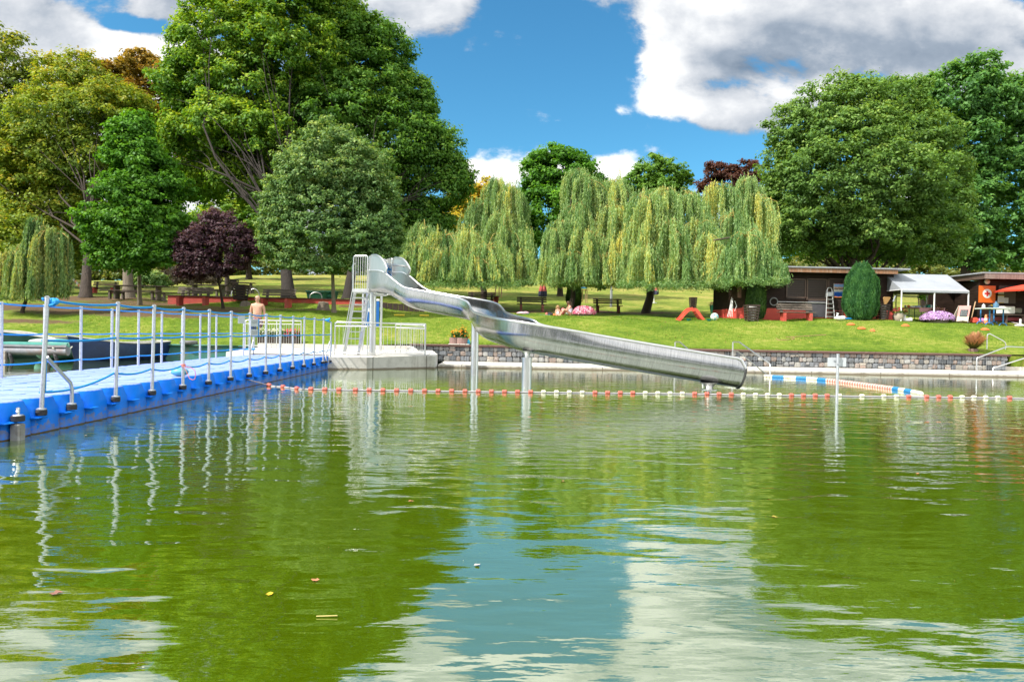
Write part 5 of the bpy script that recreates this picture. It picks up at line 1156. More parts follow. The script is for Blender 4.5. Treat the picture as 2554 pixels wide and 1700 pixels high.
tuft('', '', '', (g_.x, g_.y, g_.z + .55), (.45, .35, .2), 160, .035, [(.30, .20, .10), (.16, .14, .05)], parent=t, pn='dried_plant'); b = MB()
for k in range(34):
    a = random.uniform(0, 6.28); l = random.uniform(.3, .75); b.tube([(g_.x, g_.y, g_.z + .5), (g_.x + math.cos(a) * l * .5, g_.y + math.sin(a) * l * .4, g_.z + .70), (g_.x + math.cos(a) * l, g_.y + math.sin(a) * l * .8, g_.z + random.uniform(.45, .85))], .009, 4)
b.build('stems', pbr('dry_stems', (.30, .20, .12), (.2, .13, .08), .9), t)
p = G(1782, 799); t = thing('beach_ball', 'pale patterned beach ball on the lawn beside the toddler slide', 'ball', tuple(p)); b = MB(); b.ball((p.x, p.y, p.z + .17), .2, 20, 12)
m_, nt_, N_, pp_ = newmat('ball_print'); vv = noise(nt_, 9, 2, .5, coords(nt_)); rr_ = ramp(nt_, vv.outputs[0], [(.40, (.10, .45, .55)), (.47, (.62, .70, .62)), (.55, (.70, .70, .55)), (.62, (.6, .5, .12))]); rr_.color_ramp.interpolation = 'CONSTANT'; nt_.links.new(rr_.outputs[0], pp_.inputs[0]); b.build('ball_skin', m_, t); b = MB(); b.ball((p.x, p.y - .2, p.z + .2), .015); b.build('valve', WHITE, t)
CYP = pbr('cyan_plastic', (.02, .34, .45), (.015, .26, .35), .4)
for px, py, lab in ((1717, 800, 'cyan sand bowl under the red toddler slide'), (1768, 800, 'cyan sand bowl beside the beach ball')):
    p = G(px, py); b = MB(); b.lathe([(.06, 0), (.14, .10), (.15, .10), (.07, .02)], p, 14); tag(b.build('toy_bowl', CYP), lab, 'toy')
def swan(label, p, s=1.0):
    t = thing('toy_swan', label, 'toy', tuple(p), 0, 'white plastic toy swans'); b = MB(); b.ball((p.x, p.y, p.z + .10 * s), (.28 * s, .16 * s, .11 * s), 16, 8); b.ball((p.x + .15 * s, p.y, p.z + .16 * s), (.14 * s, .10 * s, .07 * s), 12, 6); b.build('body', WHITE, t)
    b = MB(); b.tube([(p.x - .10 * s, p.y, p.z + .12 * s), (p.x - .13 * s, p.y, p.z + .24 * s), (p.x - .08 * s, p.y, p.z + .33 * s), (p.x - .16 * s, p.y, p.z + .35 * s)], [.06 * s, .04 * s, .045 * s, .02 * s], 8); b.build('neck', WHITE, t)
swan('white toy swan between the step ladder and the round conifer', G(2094, 799), 1.0); swan('white toy swan in front of the stone flower pot by the tent', G(2262, 799), 1.0)
p = G(2113, 795); t = thing('air_mattress', 'flat blue inflatable lying beside the round conifer', 'inflatable', tuple(p)); b = MB(); b.box((p.x, p.y, p.z + .05), (.55, .5, .09), bev=.03); b.build('mattress', pbr('blue_inflatable', (.02, .25, .55), (.015, .18, .42), .35), t)
ORG = pbr('orange_marker', (.75, .17, .04), (.6, .13, .03), .6)
for k, (px, py) in enumerate(((2122, 810), (2148, 820), (2258, 814), (2456, 823), (2176, 826), (2119, 824))):
    if k > 4: continue
    p = G(px, py); labs = ['orange marker disc nearest the round conifer', 'orange marker disc below and right of the conifer', 'orange marker disc in front of the toy swan at the tent', 'orange marker disc near the right edge above the grass plant', 'smallest orange marker disc, lowest on the lawn']
    s_ = .19 if k < 4 else .12; b = MB(); b.lathe([(s_, -.01), (s_ * 1.02, .01), (s_ * .35, .10), (s_ * .3, .10)], p, 16); tag(b.build('marker_disc', ORG), labs[k], 'marker', 'orange marker discs on the lawn')
YP = pbr('yellow_plastic', (.65, .48, .02), (.5, .36, .02), .5)
for px, py, L, lab in ((996, 788, .5, 'yellow foam stick lying on the shaded lawn behind the slide'), (1058, 789, .45, 'yellow foam stick at the shade edge below the slide trough')):
    p = G(px, py); b = MB(); b.tube([(p.x - L / 2, p.y, p.z + .04), (p.x + L / 2, p.y, p.z + .045)], .04, 8); tag(b.build('foam_stick', YP), lab, 'toy')
# hose on the lawn
P = [G(a, c) for a, c in ((1936, 845), (1942, 849), (1960, 849), (1980, 846), (1975, 842), (1960, 843), (1990, 840), (2060, 836))]; b = MB(); b.tube([p + Vector((0, 0, .02)) for p in catmull(P, 5)], .013, 6); tag(b.build('garden_hose', pbr('hose', (.42, .24, .12), (.3, .17, .09), .6)), 'thin brown hose looped on the lawn above the stone wall', 'hose')
# ================================================================== HUTS
def board_wall(name, parent, a, b_, z0, z1, out, m, pitch=.14):
    """horizontal lap boards between plan points a and b, facing OUT"""
    a = Vector((a[0], a[1], 0)); b_ = Vector((b_[0], b_[1], 0)); d = (b_ - a); L = d.length; d.normalize(); o = Vector((out[0], out[1], 0)).normalized(); B = MB(); z = z0
    while z < z1 - .01:
        h = min(pitch, z1 - z); vs = []
        for e, t_, zz in ((0, .02, z), (0, .002, z + h)):
            pass
        vs = [a + o * .022 + Vector((0, 0, z)), b_ + o * .022 + Vector((0, 0, z)), b_ + o * .004 + Vector((0, 0, z + h)), a + o * .004 + Vector((0, 0, z + h)), a - o * .05 + Vector((0, 0, z)), b_ - o * .05 + Vector((0, 0, z)), b_ - o * .05 + Vector((0, 0, z + h)), a - o * .05 + Vector((0, 0, z + h))]
        B.add(vs, [(0, 1, 2, 3), (7, 6, 5, 4), (0, 4, 5, 1), (1, 5, 6, 2), (3, 2, 6, 7), (0, 3, 7, 4)]); z += h
    return B.build(name, m, parent, smooth=False)
HW_ = pbr('brown_boards', (.036, .019, .013), (.016, .010, .007), .7, scale=6, bumps=.5, bscale=18, bd=.008, stretch=(.3, 1, 1), dirt=(.055, .034, .025), spec=.2)
FASC = pbr('fascia_wood', (.36, .17, .08), (.16, .085, .05), .75, scale=12, bumps=.4, stretch=(2.5, 1, .2), dirt=(.40, .33, .27)); ROOF = pbr('roof_felt', (.34, .36, .38), (.24, .25, .27), .8, scale=5, bumps=.2)
SHUT = pbr('shutter_wood', (.045, .027, .021), (.027, .017, .013), .6, scale=8, bumps=.3, stretch=(.3, 1, 1)); FRAME = pbr('frame_wood', (.12, .075, .055), (.08, .05, .038), .6, scale=8)
HY = 34.6
hl = at(1857, 790, Y=HY).x; hr = at(2226, 790, Y=HY).x; zg = gz(hl, HY) - .05; ztop = at(1950, 679, Y=HY).z; zpl = zg + .62
t = thing('wooden_hut', 'long dark brown board hut with red plinth, closed shutters and flat grey roof', 'hut', ((hl + hr) / 2, HY, zg))
board_wall('front_wall', t, (hl, HY), (hr, HY), zpl, ztop + .25, (0, -1), HW_)
board_wall('side_wall', t, (hl, HY), (hl - .35, HY + 4), zpl, ztop + .1, (-1, 0), HW_); board_wall('side_wall', t, (hr, HY), (hr, HY + 4), zpl, ztop + .1, (1, 0), HW_)
b = MB(); b.box(((hl + hr) / 2, HY + 4, zg + 1.2), (hr - hl, .1, 2.6)); b.build('rear_wall', HW_, t)
REDB = pbr('red_plinth', (.66, .085, .06), (.54, .065, .045), .6, scale=4, bumps=.1)
pp = [(at(1828, 790, Y=HY - .2).x, HY + .9), (at(1838, 790, Y=HY).x, HY - .03), (at(1858, 790, Y=HY).x, HY - .05), (hl, HY - .03), (hr, HY - .03), (hr, HY + .1), (hl, HY + .1)]
b = MB(); b.box(((hl + hr) / 2, HY + .02, zg + .28), (hr - hl + .04, .12, .68)); x0 = at(1828, 790, Y=HY).x; b.prism([(x0, HY + .5), (x0 + .1, HY + .1), (hl, HY - .04), (hl, HY + .6)], zg - .1, [zpl - .12, zpl - .08, zpl, zpl]); b.box((hl - .02, HY - .0, zg + .3), (.10, .18, .78))
b.slab([(hl - .03, HY, zg - .1), (hl - .38, HY + 4, zg - .1), (hl - .38, HY + 4, zpl), (hl - .03, HY, zpl)], (.08, 0, 0)); b.build('plinth', REDB, t, smooth=False)
rl = at(1850, 668, Y=HY - .6).x; rr_ = at(2240, 670, Y=HY - .6).x; rz_ = at(2000, 668, Y=HY - .6).z
b = MB(); b.box(((rl + rr_) / 2, HY - .58, rz_ - .11), (rr_ - rl, .04, .20)); b.build('fascia_board', FASC, t, smooth=False)
b = MB(); b.box(((rl + rr_) / 2 + .25, HY + 1.9, rz_ + .045), (rr_ - rl + .7, 5.1, .07)); b.build('roof', ROOF, t, smooth=False)
b = MB(); b.box(((rl + rr_) / 2, HY + .0, rz_ - .2), (rr_ - rl, 1.1, .03)); b.build('soffit', HW_, t, smooth=False)
def shutter(pa, pb, Y=HY):
    a, c_ = at(pa[0], pa[1], Y=Y), at(pb[0], pb[1], Y=Y); b = MB(); w_, h_ = c_.x - a.x, a.z - c_.z; cx, cz = (a.x + c_.x) / 2, (a.z + c_.z) / 2
    k = 0; z = a.z - .06
    while z > c_.z: b.box((cx, Y - .034, z - .05), (w_, .02, .105)); z -= .12
    o = b.build('shutter', SHUT, t, smooth=False); b = MB()
    for sx_ in (-1, 1): b.box((cx + sx_ * w_ / 2, Y - .05, cz), (.06, .04, h_ + .06))
    for sz_ in (-1, 1): b.box((cx, Y - .052, cz + sz_ * h_ / 2), (w_, .036, .06))
    b.build('frame', FRAME, o, smooth=False)
shutter((1962, 696), (2007, 742)); shutter((2013, 696), (2060, 748)); shutter((2066, 696), (2100, 790))
a_ = at(2015, 750, Y=HY); c_ = at(2058, 791, Y=HY); b = MB(); b.box(((a_.x + c_.x) / 2, HY - .07, (a_.z + c_.z) / 2), (c_.x - a_.x, .05, a_.z - c_.z)); b.build('hatch', pbr('grey_hatch', (.085, .08, .09), (.06, .055, .065), .5, scale=4), t, smooth=False)
a_ = at(1841, 714, Y=HY - .1); c_ = at(1849, 742, Y=HY - .1); b = MB(); b.box(((a_.x + c_.x) / 2, HY - .06, (a_.z + c_.z) / 2), (c_.x - a_.x, .04, a_.z - c_.z)); b.build('open_shutter', pbr('light_brown_shutter', (.26, .13, .09), (.2, .1, .07), .6), t, smooth=False)
# poster on the hut
a_, c_ = at(2080, 707, Y=HY - .08), at(2107, 742, Y=HY - .08)
t2 = thing('wall_poster', 'framed colour poster of a pool scene on the hut wall beside the ladder', 'poster', (a_.x, HY - .08, c_.z)); W_, H_ = c_.x - a_.x + .02, a_.z - c_.z
m_, nt_, N_, pp_ = newmat('poster_print'); cc_ = coords(nt_, 'Object'); s_ = nt_.nodes.new('ShaderNodeSeparateXYZ'); nt_.links.new(cc_, s_.inputs[0]); nz = noise(nt_, 7, 3, .6, cc_)
vv = mth(nt_, 'ADD', mth(nt_, 'DIVIDE', s_.outputs[2], H_), mth(nt_, 'MULTIPLY', mth(nt_, 'SUBTRACT', nz.outputs[0], .5), .22)); rr2 = ramp(nt_, vv, [(0, (.75, .25, .08)), (.08, (.02, .10, .45)), (.34, (.15, .3, .62)), (.42, (.72, .66, .6)), (.58, (.22, .16, .14)), (.66, (.60, .38, .25)), (.76, (.25, .42, .75)), (.96, (.6, .15, .1))]); rr2.color_ramp.interpolation = 'CONSTANT'; nt_.links.new(rr2.outputs[0], pp_.inputs[0]); pp_.inputs['Roughness'].default_value = .3
b = MB(); b.box((a_.x + W_ / 2, HY - .08, c_.z + H_ / 2), (W_, .01, H_)); b.build('print', m_, t2, smooth=False)
b = MB()
for q in ((0, H_ / 2, .02, H_ + .02), (W_, H_ / 2, .02, H_ + .02)): b.box((a_.x + q[0], HY - .084, c_.z + q[1]), (q[2], .02, q[3]))
b.build('frame', WHITE, t2, smooth=False)
# landing ring on a pole
ALU = pbr('aluminium', (.60, .60, .58), (.5, .5, .48), .4, metal=.6, scale=10, bumps=.05)
c_ = at(1930, 752, Y=HY - .12); t2 = thing('rescue_pole', 'pole with a round ring hanging horizontally on the hut wall', 'rescue pole', tuple(c_)); b = MB(); b.tube([c_ + Vector((.19 * math.cos(a), 0, .19 * math.sin(a))) for a in np.linspace(0, 2 * PI, 25)[:-1]], .028, 8, closed=True); b.build('ring', pbr('grey_ring', (.30, .31, .31), (.22, .22, .22), .5), t2)
b = MB(); b.tube([c_ + Vector((.19, 0, 0)), at(2060, 755, Y=HY - .12)], .02, 8); b.build('pole', ALU, t2)
# step ladder
g_ = G(2072, 795); Yl = HY - .42; a0, a1 = at(2060, 793, Y=Yl), at(2082, 795, Y=Yl); b0, b1 = at(2063, 722, Y=Yl + .3), at(2075, 722, Y=Yl + .3)
t2 = thing('step_ladder', 'aluminium step ladder leaning against the hut below the poster', 'ladder', (a0.x, Yl, a0.z)); b = MB()
top_ = [b0 + Vector((0, 0, -.05)), b0 + Vector((.03, 0, .06)), b0 + Vector((.06, 0, .09)), b1 + Vector((-.06, 0, .09)), b1 + Vector((-.03, 0, .06)), b1 + Vector((0, 0, -.05))]; b.tube([a0] + top_ + [a1], .026, 8); b.build('rails', ALU, t2)
for k in range(6): f = .06 + k * .15; p, q = a0.lerp(b0, f), a1.lerp(b1, f); b = MB(); b.box((p + q) / 2, ((q - p).x, .09, .035)); b.build('step', ALU, t2, smooth=False)
p, q = a0.lerp(b0, .80), a1.lerp(b1, .80); b = MB(); b.box((p + q) / 2 - Vector((0, .05, -.06)), ((q - p).x, .04, .20)); b.build('tool_tray', pbr('grey_tray', (.32, .34, .36), (.25, .27, .28), .5), t2, smooth=False)
b = MB()
for s_ in (0, .4): b.tube([a0 + Vector((s_, .5, .02)), b0 + Vector((s_ * .7, .05, 0))], .015, 6)
b.build('rear_legs', ALU, t2)
# folded chairs by the hut corner
c_ = at(1822, 790, Y=HY - .3); t2 = thing('folded_chair', 'folded white metal garden chair leaning at the hut corner', 'chair', (c_.x, c_.y, gz(c_.x, c_.y))); b = MB(); z_ = c_.z
for dx, l in ((0, .12), (.07, .0), (.16, -.04), (.24, .06)):
    b.tube([(c_.x - .16 + dx, c_.y, z_), (c_.x + dx * .6, c_.y + .12, z_ + .5), (c_.x + .10 + dx * .2, c_.y + .18, z_ + .88 + l)], .012, 6)
b.tube([(c_.x + .2, c_.y, z_ + .82), (c_.x + .3, c_.y, z_ + .55), (c_.x + .2, c_.y, z_ + .3)], .013, 6); b.build('frame', WHITE, t2)
b = MB(); b.box((c_.x + .05, c_.y + .1, z_ + .5), (.10, .03, .34), rot=Matrix.Rotation(R(16), 3, 'Y')); b.build('seat', WHITE, t2)
# big broom
c_ = at(2211, 796, Y=HY - .25); t2 = thing('garden_broom', 'large straw broom standing upside down against the hut', 'broom', tuple(c_)); kt = at(2209, 758, Y=HY - .2); tp = at(2212, 740, Y=HY - .2)
b = MB(); b.tube([c_, kt], .02, 8); b.build('stick', BW, t2); STRAW = pbr('straw', (.55, .33, .12), (.40, .23, .08), .9, scale=30, bumps=.8, stretch=(4, 4, .3))
b = MB(); b.slab([kt + Vector((-.05, 0, 0)), kt + Vector((.05, 0, 0)), tp + Vector((.20, 0, -.05)), tp + Vector((.15, 0, .0)), tp + Vector((-.12, 0, .0)), tp + Vector((-.17, 0, -.06))], (0, .06, 0)); b.build('head', STRAW, t2, smooth=False)

# ---- second hut
H2Y = 33.4; x0 = at(2441, 790, Y=H2Y).x; x1 = x0 + 7; zg2 = gz(x0, H2Y) - .05; zt2 = at(2480, 694, Y=H2Y).z
t = thing('first_aid_hut', 'dark brown hut at the right edge with an orange first aid door', 'hut', (x0, H2Y, zg2))
board_wall('front_wall', t, (x0, H2Y), (x1, H2Y), zg2, zt2 + .1, (0, -1), HW_)
sxl = at(2402, 790, Y=H2Y + 3.2).x
board_wall('side_wall', t, (sxl - .2, H2Y + 3.6), (x0, H2Y), zg2, zt2 - .1, (-1, -.3), HW_)
b = MB(); b.box((x0 + 3.5, H2Y + 4, zg2 + 1.2), (7, .1, 2.5)); b.build('rear_wall', HW_, t)
ft = at(2456, 683, Y=H2Y - .7); fb_ = at(2456, 694, Y=H2Y - .7)
b = MB(); b.box((ft.x + 4, H2Y - .7, (ft.z + fb_.z) / 2), (8, .05, .24)); b.build('fascia_board', pbr('grey_fascia', (.28, .22, .19), (.13, .09, .075), .8, scale=9, bumps=.3, stretch=(2.5, 1, .2)), t, smooth=False)
rb_ = at(2393, 689, Y=H2Y + 2.6)
b = MB(); b.slab([Vector((ft.x - .12, H2Y - .74, ft.z + .03)), Vector((ft.x + 8, H2Y - .74, ft.z + .03)), Vector((ft.x + 8, H2Y + 4.4, ft.z - .1)), Vector((rb_.x - .2, H2Y + 4.2, rb_.z))], (0, 0, .06)); b.build('roof', ROOF, t, smooth=False)
b = MB(); b.slab([Vector((ft.x - .02, H2Y - .68, fb_.z - .02)), Vector((ft.x - .02, H2Y - .68, ft.z)), Vector((rb_.x - .1, H2Y + 4.0, rb_.z - .02)), Vector((rb_.x - .1, H2Y + 4.0, rb_.z - .26))], (.04, 0, 0)); b.build('barge_board', FRAME, t, smooth=False)
ORD = pbr('orange_door_paint', (.78, .15, .012), (.66, .12, .01), .45, scale=4, bumps=.03)
a_, c_ = at(2442, 712, Y=H2Y - .05), at(2481, 755, Y=H2Y - .05); w_, h_ = c_.x - a_.x, a_.z - c_.z; cx, cz = (a_.x + c_.x) / 2, (a_.z + c_.z) / 2
b = MB(); b.box((cx, H2Y - .06, cz), (w_, .06, h_)); dr = b.build('door', ORD, t, smooth=False)
b = MB(); b.box((cx, H2Y - .05, cz - h_ * .5 - .35), (w_, .05, .66)); b.build('door_lower', HW_, dr, smooth=False)
b = MB(); b.lathe([(.225, 0), (.225, .008)], (cx - .02, H2Y - .10, cz + .03), 32, axis=(0, 1, 0)); em = b.build('emblem_disc', WHITE, dr)
b = MB(); b.box((cx - .02, H2Y - .104, cz + .03), (.27, .006, .085)); b.box((cx - .02, H2Y - .1045, cz + .03), (.085, .006, .27)); b.build('red_cross', pbr('signal_red', (.62, .02, .02), (.55, .02, .02), .5, scale=4, bumps=0), dr, smooth=False)
c_ = at(2462, 702, Y=H2Y - .1); b = MB(); b.ball(c_, (.14, .08, .13), 20, 12); b.build('wall_lamp', pbr('opal_glass', (.62, .60, .52), (.55, .53, .46), .3, scale=4, bumps=0), t)
PAN = pbr('brown_panel', (.085, .055, .042), (.06, .04, .03), .6, scale=6)
a_, c_ = at(2489, 712, Y=H2Y), at(2530, 757, Y=H2Y); b = MB(); b.box(((a_.x + c_.x) / 2, H2Y - .05, (a_.z + c_.z) / 2), (c_.x - a_.x, .04, a_.z - c_.z)); b.build('shutter', PAN, t, smooth=False)
for k, (p1, p2, lab) in enumerate((((2490, 727), (2504, 733), 'small white strip notice on the first aid hut above the framed sheet'), ((2489, 736.5), (2504, 755.5), 'yellow-edged white notice sheet on the first aid hut'), ((2504.5, 742), (2515, 755.5), 'smaller white notice sheet beside the yellow-edged one'))):
    a_, c_ = at(*p1, Y=H2Y - .09), at(*p2, Y=H2Y - .09); t2 = thing('paper_notice', lab, 'notice', tuple(a_)); cx, cz, w_, h_ = (a_.x + c_.x) / 2, (a_.z + c_.z) / 2, c_.x - a_.x, a_.z - c_.z
    b = MB(); b.box((cx, H2Y - .085, cz), (w_, .006, h_)); b.build('sheet', PAPER, t2, smooth=False)
    if k == 1: b = MB(); b.box((cx, H2Y - .088, cz + h_ / 2 - .01), (w_, .008, .03)); b.box((cx, H2Y - .088, cz - h_ / 2 + .01), (w_, .008, .03)); b.build('yellow_edge', YEL, t2, smooth=False)
    b = MB(); b.tint = (.3, .3, .36)
    for j in range(5 if k else 1): b.box((cx - w_ * .03, H2Y - .0893, cz + h_ * (.3 - .14 * j)), (w_ * (.7 - .08 * (j % 3)), .001, .006))
    b.build('writing', PAINT, t2, smooth=False)
# path by the hut
pq = [at(2510, 800, z=2.22), at(2560, 812, z=2.1), at(2700, 830, z=2.05)]
g0_, g1_, g2_, g3_ = G(2500, 796.5), G(2560, 812), G(2640, 828), G(2640, 797)
b = MB(); L0 = [G(2488 + k * 11, 796 + k * 3.1) for k in range(8)]; L1 = [G(2488 + k * 22, 793.5) for k in range(8)]
b.add([p + Vector((0, 0, .03)) for p in L0] + [p + Vector((0, 0, .03)) for p in L1], [(i, i + 1, 9 + i, 8 + i) for i in range(7)]); tag(b.build('footpath', CONCW), kind='structure')
# ---- party tent
TY0 = 33.3; TY1 = 36.6
def T(px, py, Y): return at(px, py, Y=Y)
fl, fm, fr = T(2249, 722, TY0), T(2331, 721, TY0), T(2416, 722, TY0); bl, br = T(2228, 724, TY1), T(2360, 722, TY1)
ze = fl.z; rl_ = T(2244, 684, (TY0 + TY1) / 2); rr_ = T(2383, 684, (TY0 + TY1) / 2)
bl = Vector((fl.x, TY1, ze)); br = Vector((fr.x, TY1, ze)); rl_ = Vector((fl.x, (TY0 + TY1) / 2, T(2300, 684, (TY0 + TY1) / 2).z)); rr_ = Vector((fr.x, (TY0 + TY1) / 2, rl_.z))
t = thing('party_tent', 'grey-white party tent with gabled roof between the two huts', 'tent', (fl.x, TY0, gz(fl.x, TY0)))
TARP = pbr('tent_tarpaulin', (.31, .33, .35), (.26, .28, .31), .6, scale=2, bumps=.35, bscale=2.2, bd=.05)
fl = Vector((fl.x, TY0, ze)); fr = Vector((fr.x, TY0, ze))
def sheet(nm, A, B_, C_, D_, nx=16, ny=8, sagd=.05, m=TARP):
    vs = []; 
    for j in range(ny + 1):
        for i in range(nx + 1):
            u, v = i / nx, j / ny; p = (A.lerp(B_, u)).lerp(D_.lerp(C_, u), v); s_ = abs(math.sin(u * 2 * PI)) * math.sin(v * PI) * sagd; vs.append(p - Vector((0, 0, s_)))
    b = MB(); b.add(vs, [(j * (nx + 1) + i, j * (nx + 1) + i + 1, (j + 1) * (nx + 1) + i + 1, (j + 1) * (nx + 1) + i) for j in range(ny) for i in range(nx)]); return b.build(nm, m, t)
sheet('roof_front', fl - Vector((0, .04, .02)), fr - Vector((0, .04, .02)), rr_, rl_); sheet('roof_back', rl_, rr_, br, bl)
for nm, a, c, d in (('gable', fl, bl, rl_), ('gable', fr, br, rr_)): b = MB(); b.slab([a, c, d], (.01, 0, 0)); b.build(nm, TARP, t, smooth=False)
sheet('valance', fl - Vector((0, .045, .12)), fr - Vector((0, .045, .12)), fr - Vector((0, .045, .02)), fl - Vector((0, .045, .02)), 16, 2, 0)
for p in (fl, Vector((fm.x, TY0, ze)), fr, bl, Vector(((bl.x + br.x) / 2, TY1, ze)), br): b = MB(); b.tube([(p.x, p.y, gz(p.x, p.y)), (p.x, p.y, ze)], .035 if p.y < 34 else .028, 10); b.build('pole', WHITE, t)
b = MB(); b.tube([bl, br], .025, 8); b.tube([fl, fr], .025, 8); b.tube([fl, bl], .022, 6); b.tube([fr, br], .022, 6); b.build('eaves_bars', WHITE, t)
b = MB(); p = T(2233, 738, TY0 + .3); b.tube([p, T(2228, 752, TY0 + .3)], .04, 8)
b.build('rolled_flap', TARP, t)
# tables and goods under the tent
PINKC = pbr('pink_cloth', (.66, .36, .34), (.55, .28, .27), .8, scale=5, bumps=.3, bd=.02); DGM = pbr('dark_green_metal', (.01, .07, .045), (.008, .05, .03), .4, metal=.2)
ty = 34.6; ta, tb_ = T(2252, 768, ty), T(2346, 770, ty); zt_ = ta.z; zgt = gz(ta.x, ty)
t = thing('trestle_table', 'long trestle table with a pink cloth under the party tent', 'table', ((ta.x + tb_.x) / 2, ty, zgt))
b = MB(); b.box(((ta.x + tb_.x) / 2, ty, zt_), (tb_.x - ta.x, .7, .04)); b.build('tabletop', pbr('orange_wood', (.30, .15, .06), (.2, .1, .04), .6, scale=6), t)
for f in (.08, .40, .92):
    x = ta.x + (tb_.x - ta.x) * f; b = MB(); b.tube([(x, ty - .28, zgt), (x, ty - .28, zt_)], .016, 6); b.tube([(x, ty + .28, zgt), (x, ty + .28, zt_)], .016, 6); b.tube([(x, ty - .28, zgt + .3), (x, ty + .28, zgt + .3)], .012, 6); b.build('leg_frame', DGM, t)
ca = T(2281, 768, ty); b = MB(); b.box(((ca.x + tb_.x) / 2, ty, zt_ + .026), (tb_.x - ca.x, .74, .012)); b.box(((ca.x + tb_.x) / 2, ty - .372, zt_ - .09), (tb_.x - ca.x - .04, .012, .20)); b.build('cloth', PINKC, t, smooth=False)
MINT = pbr('green_box', (.02, .36, .22), (.015, .28, .17), .5)
def item(nm, label, cat, px, w_, h_, m, Y=ty, zt=None, shape='box', dep_=.25):
    p = T(px, 768, Y); z = (zt if zt is not None else zt_ + .035); b = MB()
    if shape == 'box': b.box((p.x, Y, z + h_ / 2), (w_, dep_, h_), bev=min(w_, h_, dep_) * .15)
    elif shape == 'bowl': b.lathe([(w_ * .3, 0), (w_ / 2, h_), (w_ / 2 - .01, h_), (w_ * .28, .015)], (p.x, Y, z), 16)
    elif shape == 'ball': b.ball((p.x, Y, z + h_ / 2), (w_ / 2, w_ / 2, h_ / 2))
    else: b.lathe([(w_ / 2, 0), (w_ / 2, h_ * .62), (w_ * .16, h_ * .8), (w_ * .16, h_)], (p.x, Y, z), 14)
    return tag(b.build(nm, m), label, cat)
item('toy_ball', 'small violet ball on the tent table', 'ball', 2258, .11, .11, pbr('violet', (.25, .15, .55), None, .5), shape='ball'); item('toy_ball', 'small orange ball on the tent table beside the violet one', 'ball', 2265.5, .13, .13, ORG, shape='ball')
item('paper_box', 'low white box at the left of the tent table', 'box', 2274, .2, .08, WHITE); item('paper_box', 'white and blue carton in the middle of the tent table', 'box', 2286.5, .27, .10, pbr('pale_blue_card', (.55, .62, .75), None, .6)); item('serving_bowl', 'pale green bowl on the tent table', 'bowl', 2304, .26, .09, pbr('pale_mint', (.45, .62, .52), None, .4), shape='bowl')
item('storage_crate', 'green plastic crate on the tent table, left of the carton', 'crate', 2314, .16, .16, MINT); item('milk_carton', 'white carton between the two green crates', 'carton', 2319.5, .07, .16, WHITE); item('storage_crate', 'green plastic crate on the tent table, right of the carton', 'crate', 2325, .13, .15, MINT)
a_, c_ = T(2331, 757, ty + .3), T(2338, 768, ty + .3); b = MB(); b.beam(a_, c_, .03, .05); tag(b.build('wooden_board', BW), 'short wooden stick leaning behind the tent table', 'stick')
# easel board
by = 32.9; P4 = [T(2386, 801, by - .15), T(2414, 801.5, by - .15), T(2422, 762, by + .15), T(2393, 762, by + .15)]
t = thing('sandwich_board', 'pink and cream chalk sandwich board standing on the lawn before the first aid hut', 'sandwich board', tuple(P4[0])); nrm = (P4[1] - P4[0]).cross(P4[3] - P4[0]).normalized(); nrm = nrm if nrm.y < 0 else -nrm
PB = pbr('pink_board', (.72, .36, .32), (.64, .30, .27), .5, scale=3); CB = pbr('cream_board', (.74, .66, .54), (.66, .58, .46), .5, scale=3)
Q = lambda u, v, o=0: P4[0].lerp(P4[1], u).lerp(P4[3].lerp(P4[2], u), v) + nrm * o
b = MB(); b.slab([Q(0, .32), Q(1, .32), Q(1, 1), Q(0, 1)], -nrm * .03); b.build('front_panel', PB, t, smooth=False); b = MB(); b.slab([Q(0, 0), Q(.25, .03), Q(.5, .05), Q(.75, .03), Q(1, 0), Q(1, .318), Q(0, .318)], -nrm * .03); b.build('lower_panel', CB, t, smooth=False)
SL = pbr('slate', (.055, .065, .07), (.04, .048, .052), .7); b = MB(); b.slab([Q(.17, .30, .004), Q(.83, .30, .004), Q(.83, .74, .004), Q(.17, .74, .004)], nrm * .006); b.build('chalk_panel', SL, t, smooth=False)
b = MB(); r_ = random.Random(9)
for j in range(6):
    x = .22
    while x < .74: L = r_.uniform(.04, .14); v = .69 - .065 * j; b.slab([Q(x, v, .011), Q(min(x + L, .8), v, .011), Q(min(x + L, .8), v + .018, .011), Q(x, v + .018, .011)], nrm * .001); x += L + .04
b.build('chalk_writing', pbr('chalk', (.5, .52, .52), None, .9), t, smooth=False)
b = MB(); o_ = Vector((.14, .62, 0)); b.slab([Q(0, 0) + o_, Q(1, 0) + o_, Q(1, 1) + Vector((0, .05, 0)), Q(0, 1) + Vector((0, .05, 0))], (0, .03, 0)); b.build('rear_panel', CB, t, smooth=False)
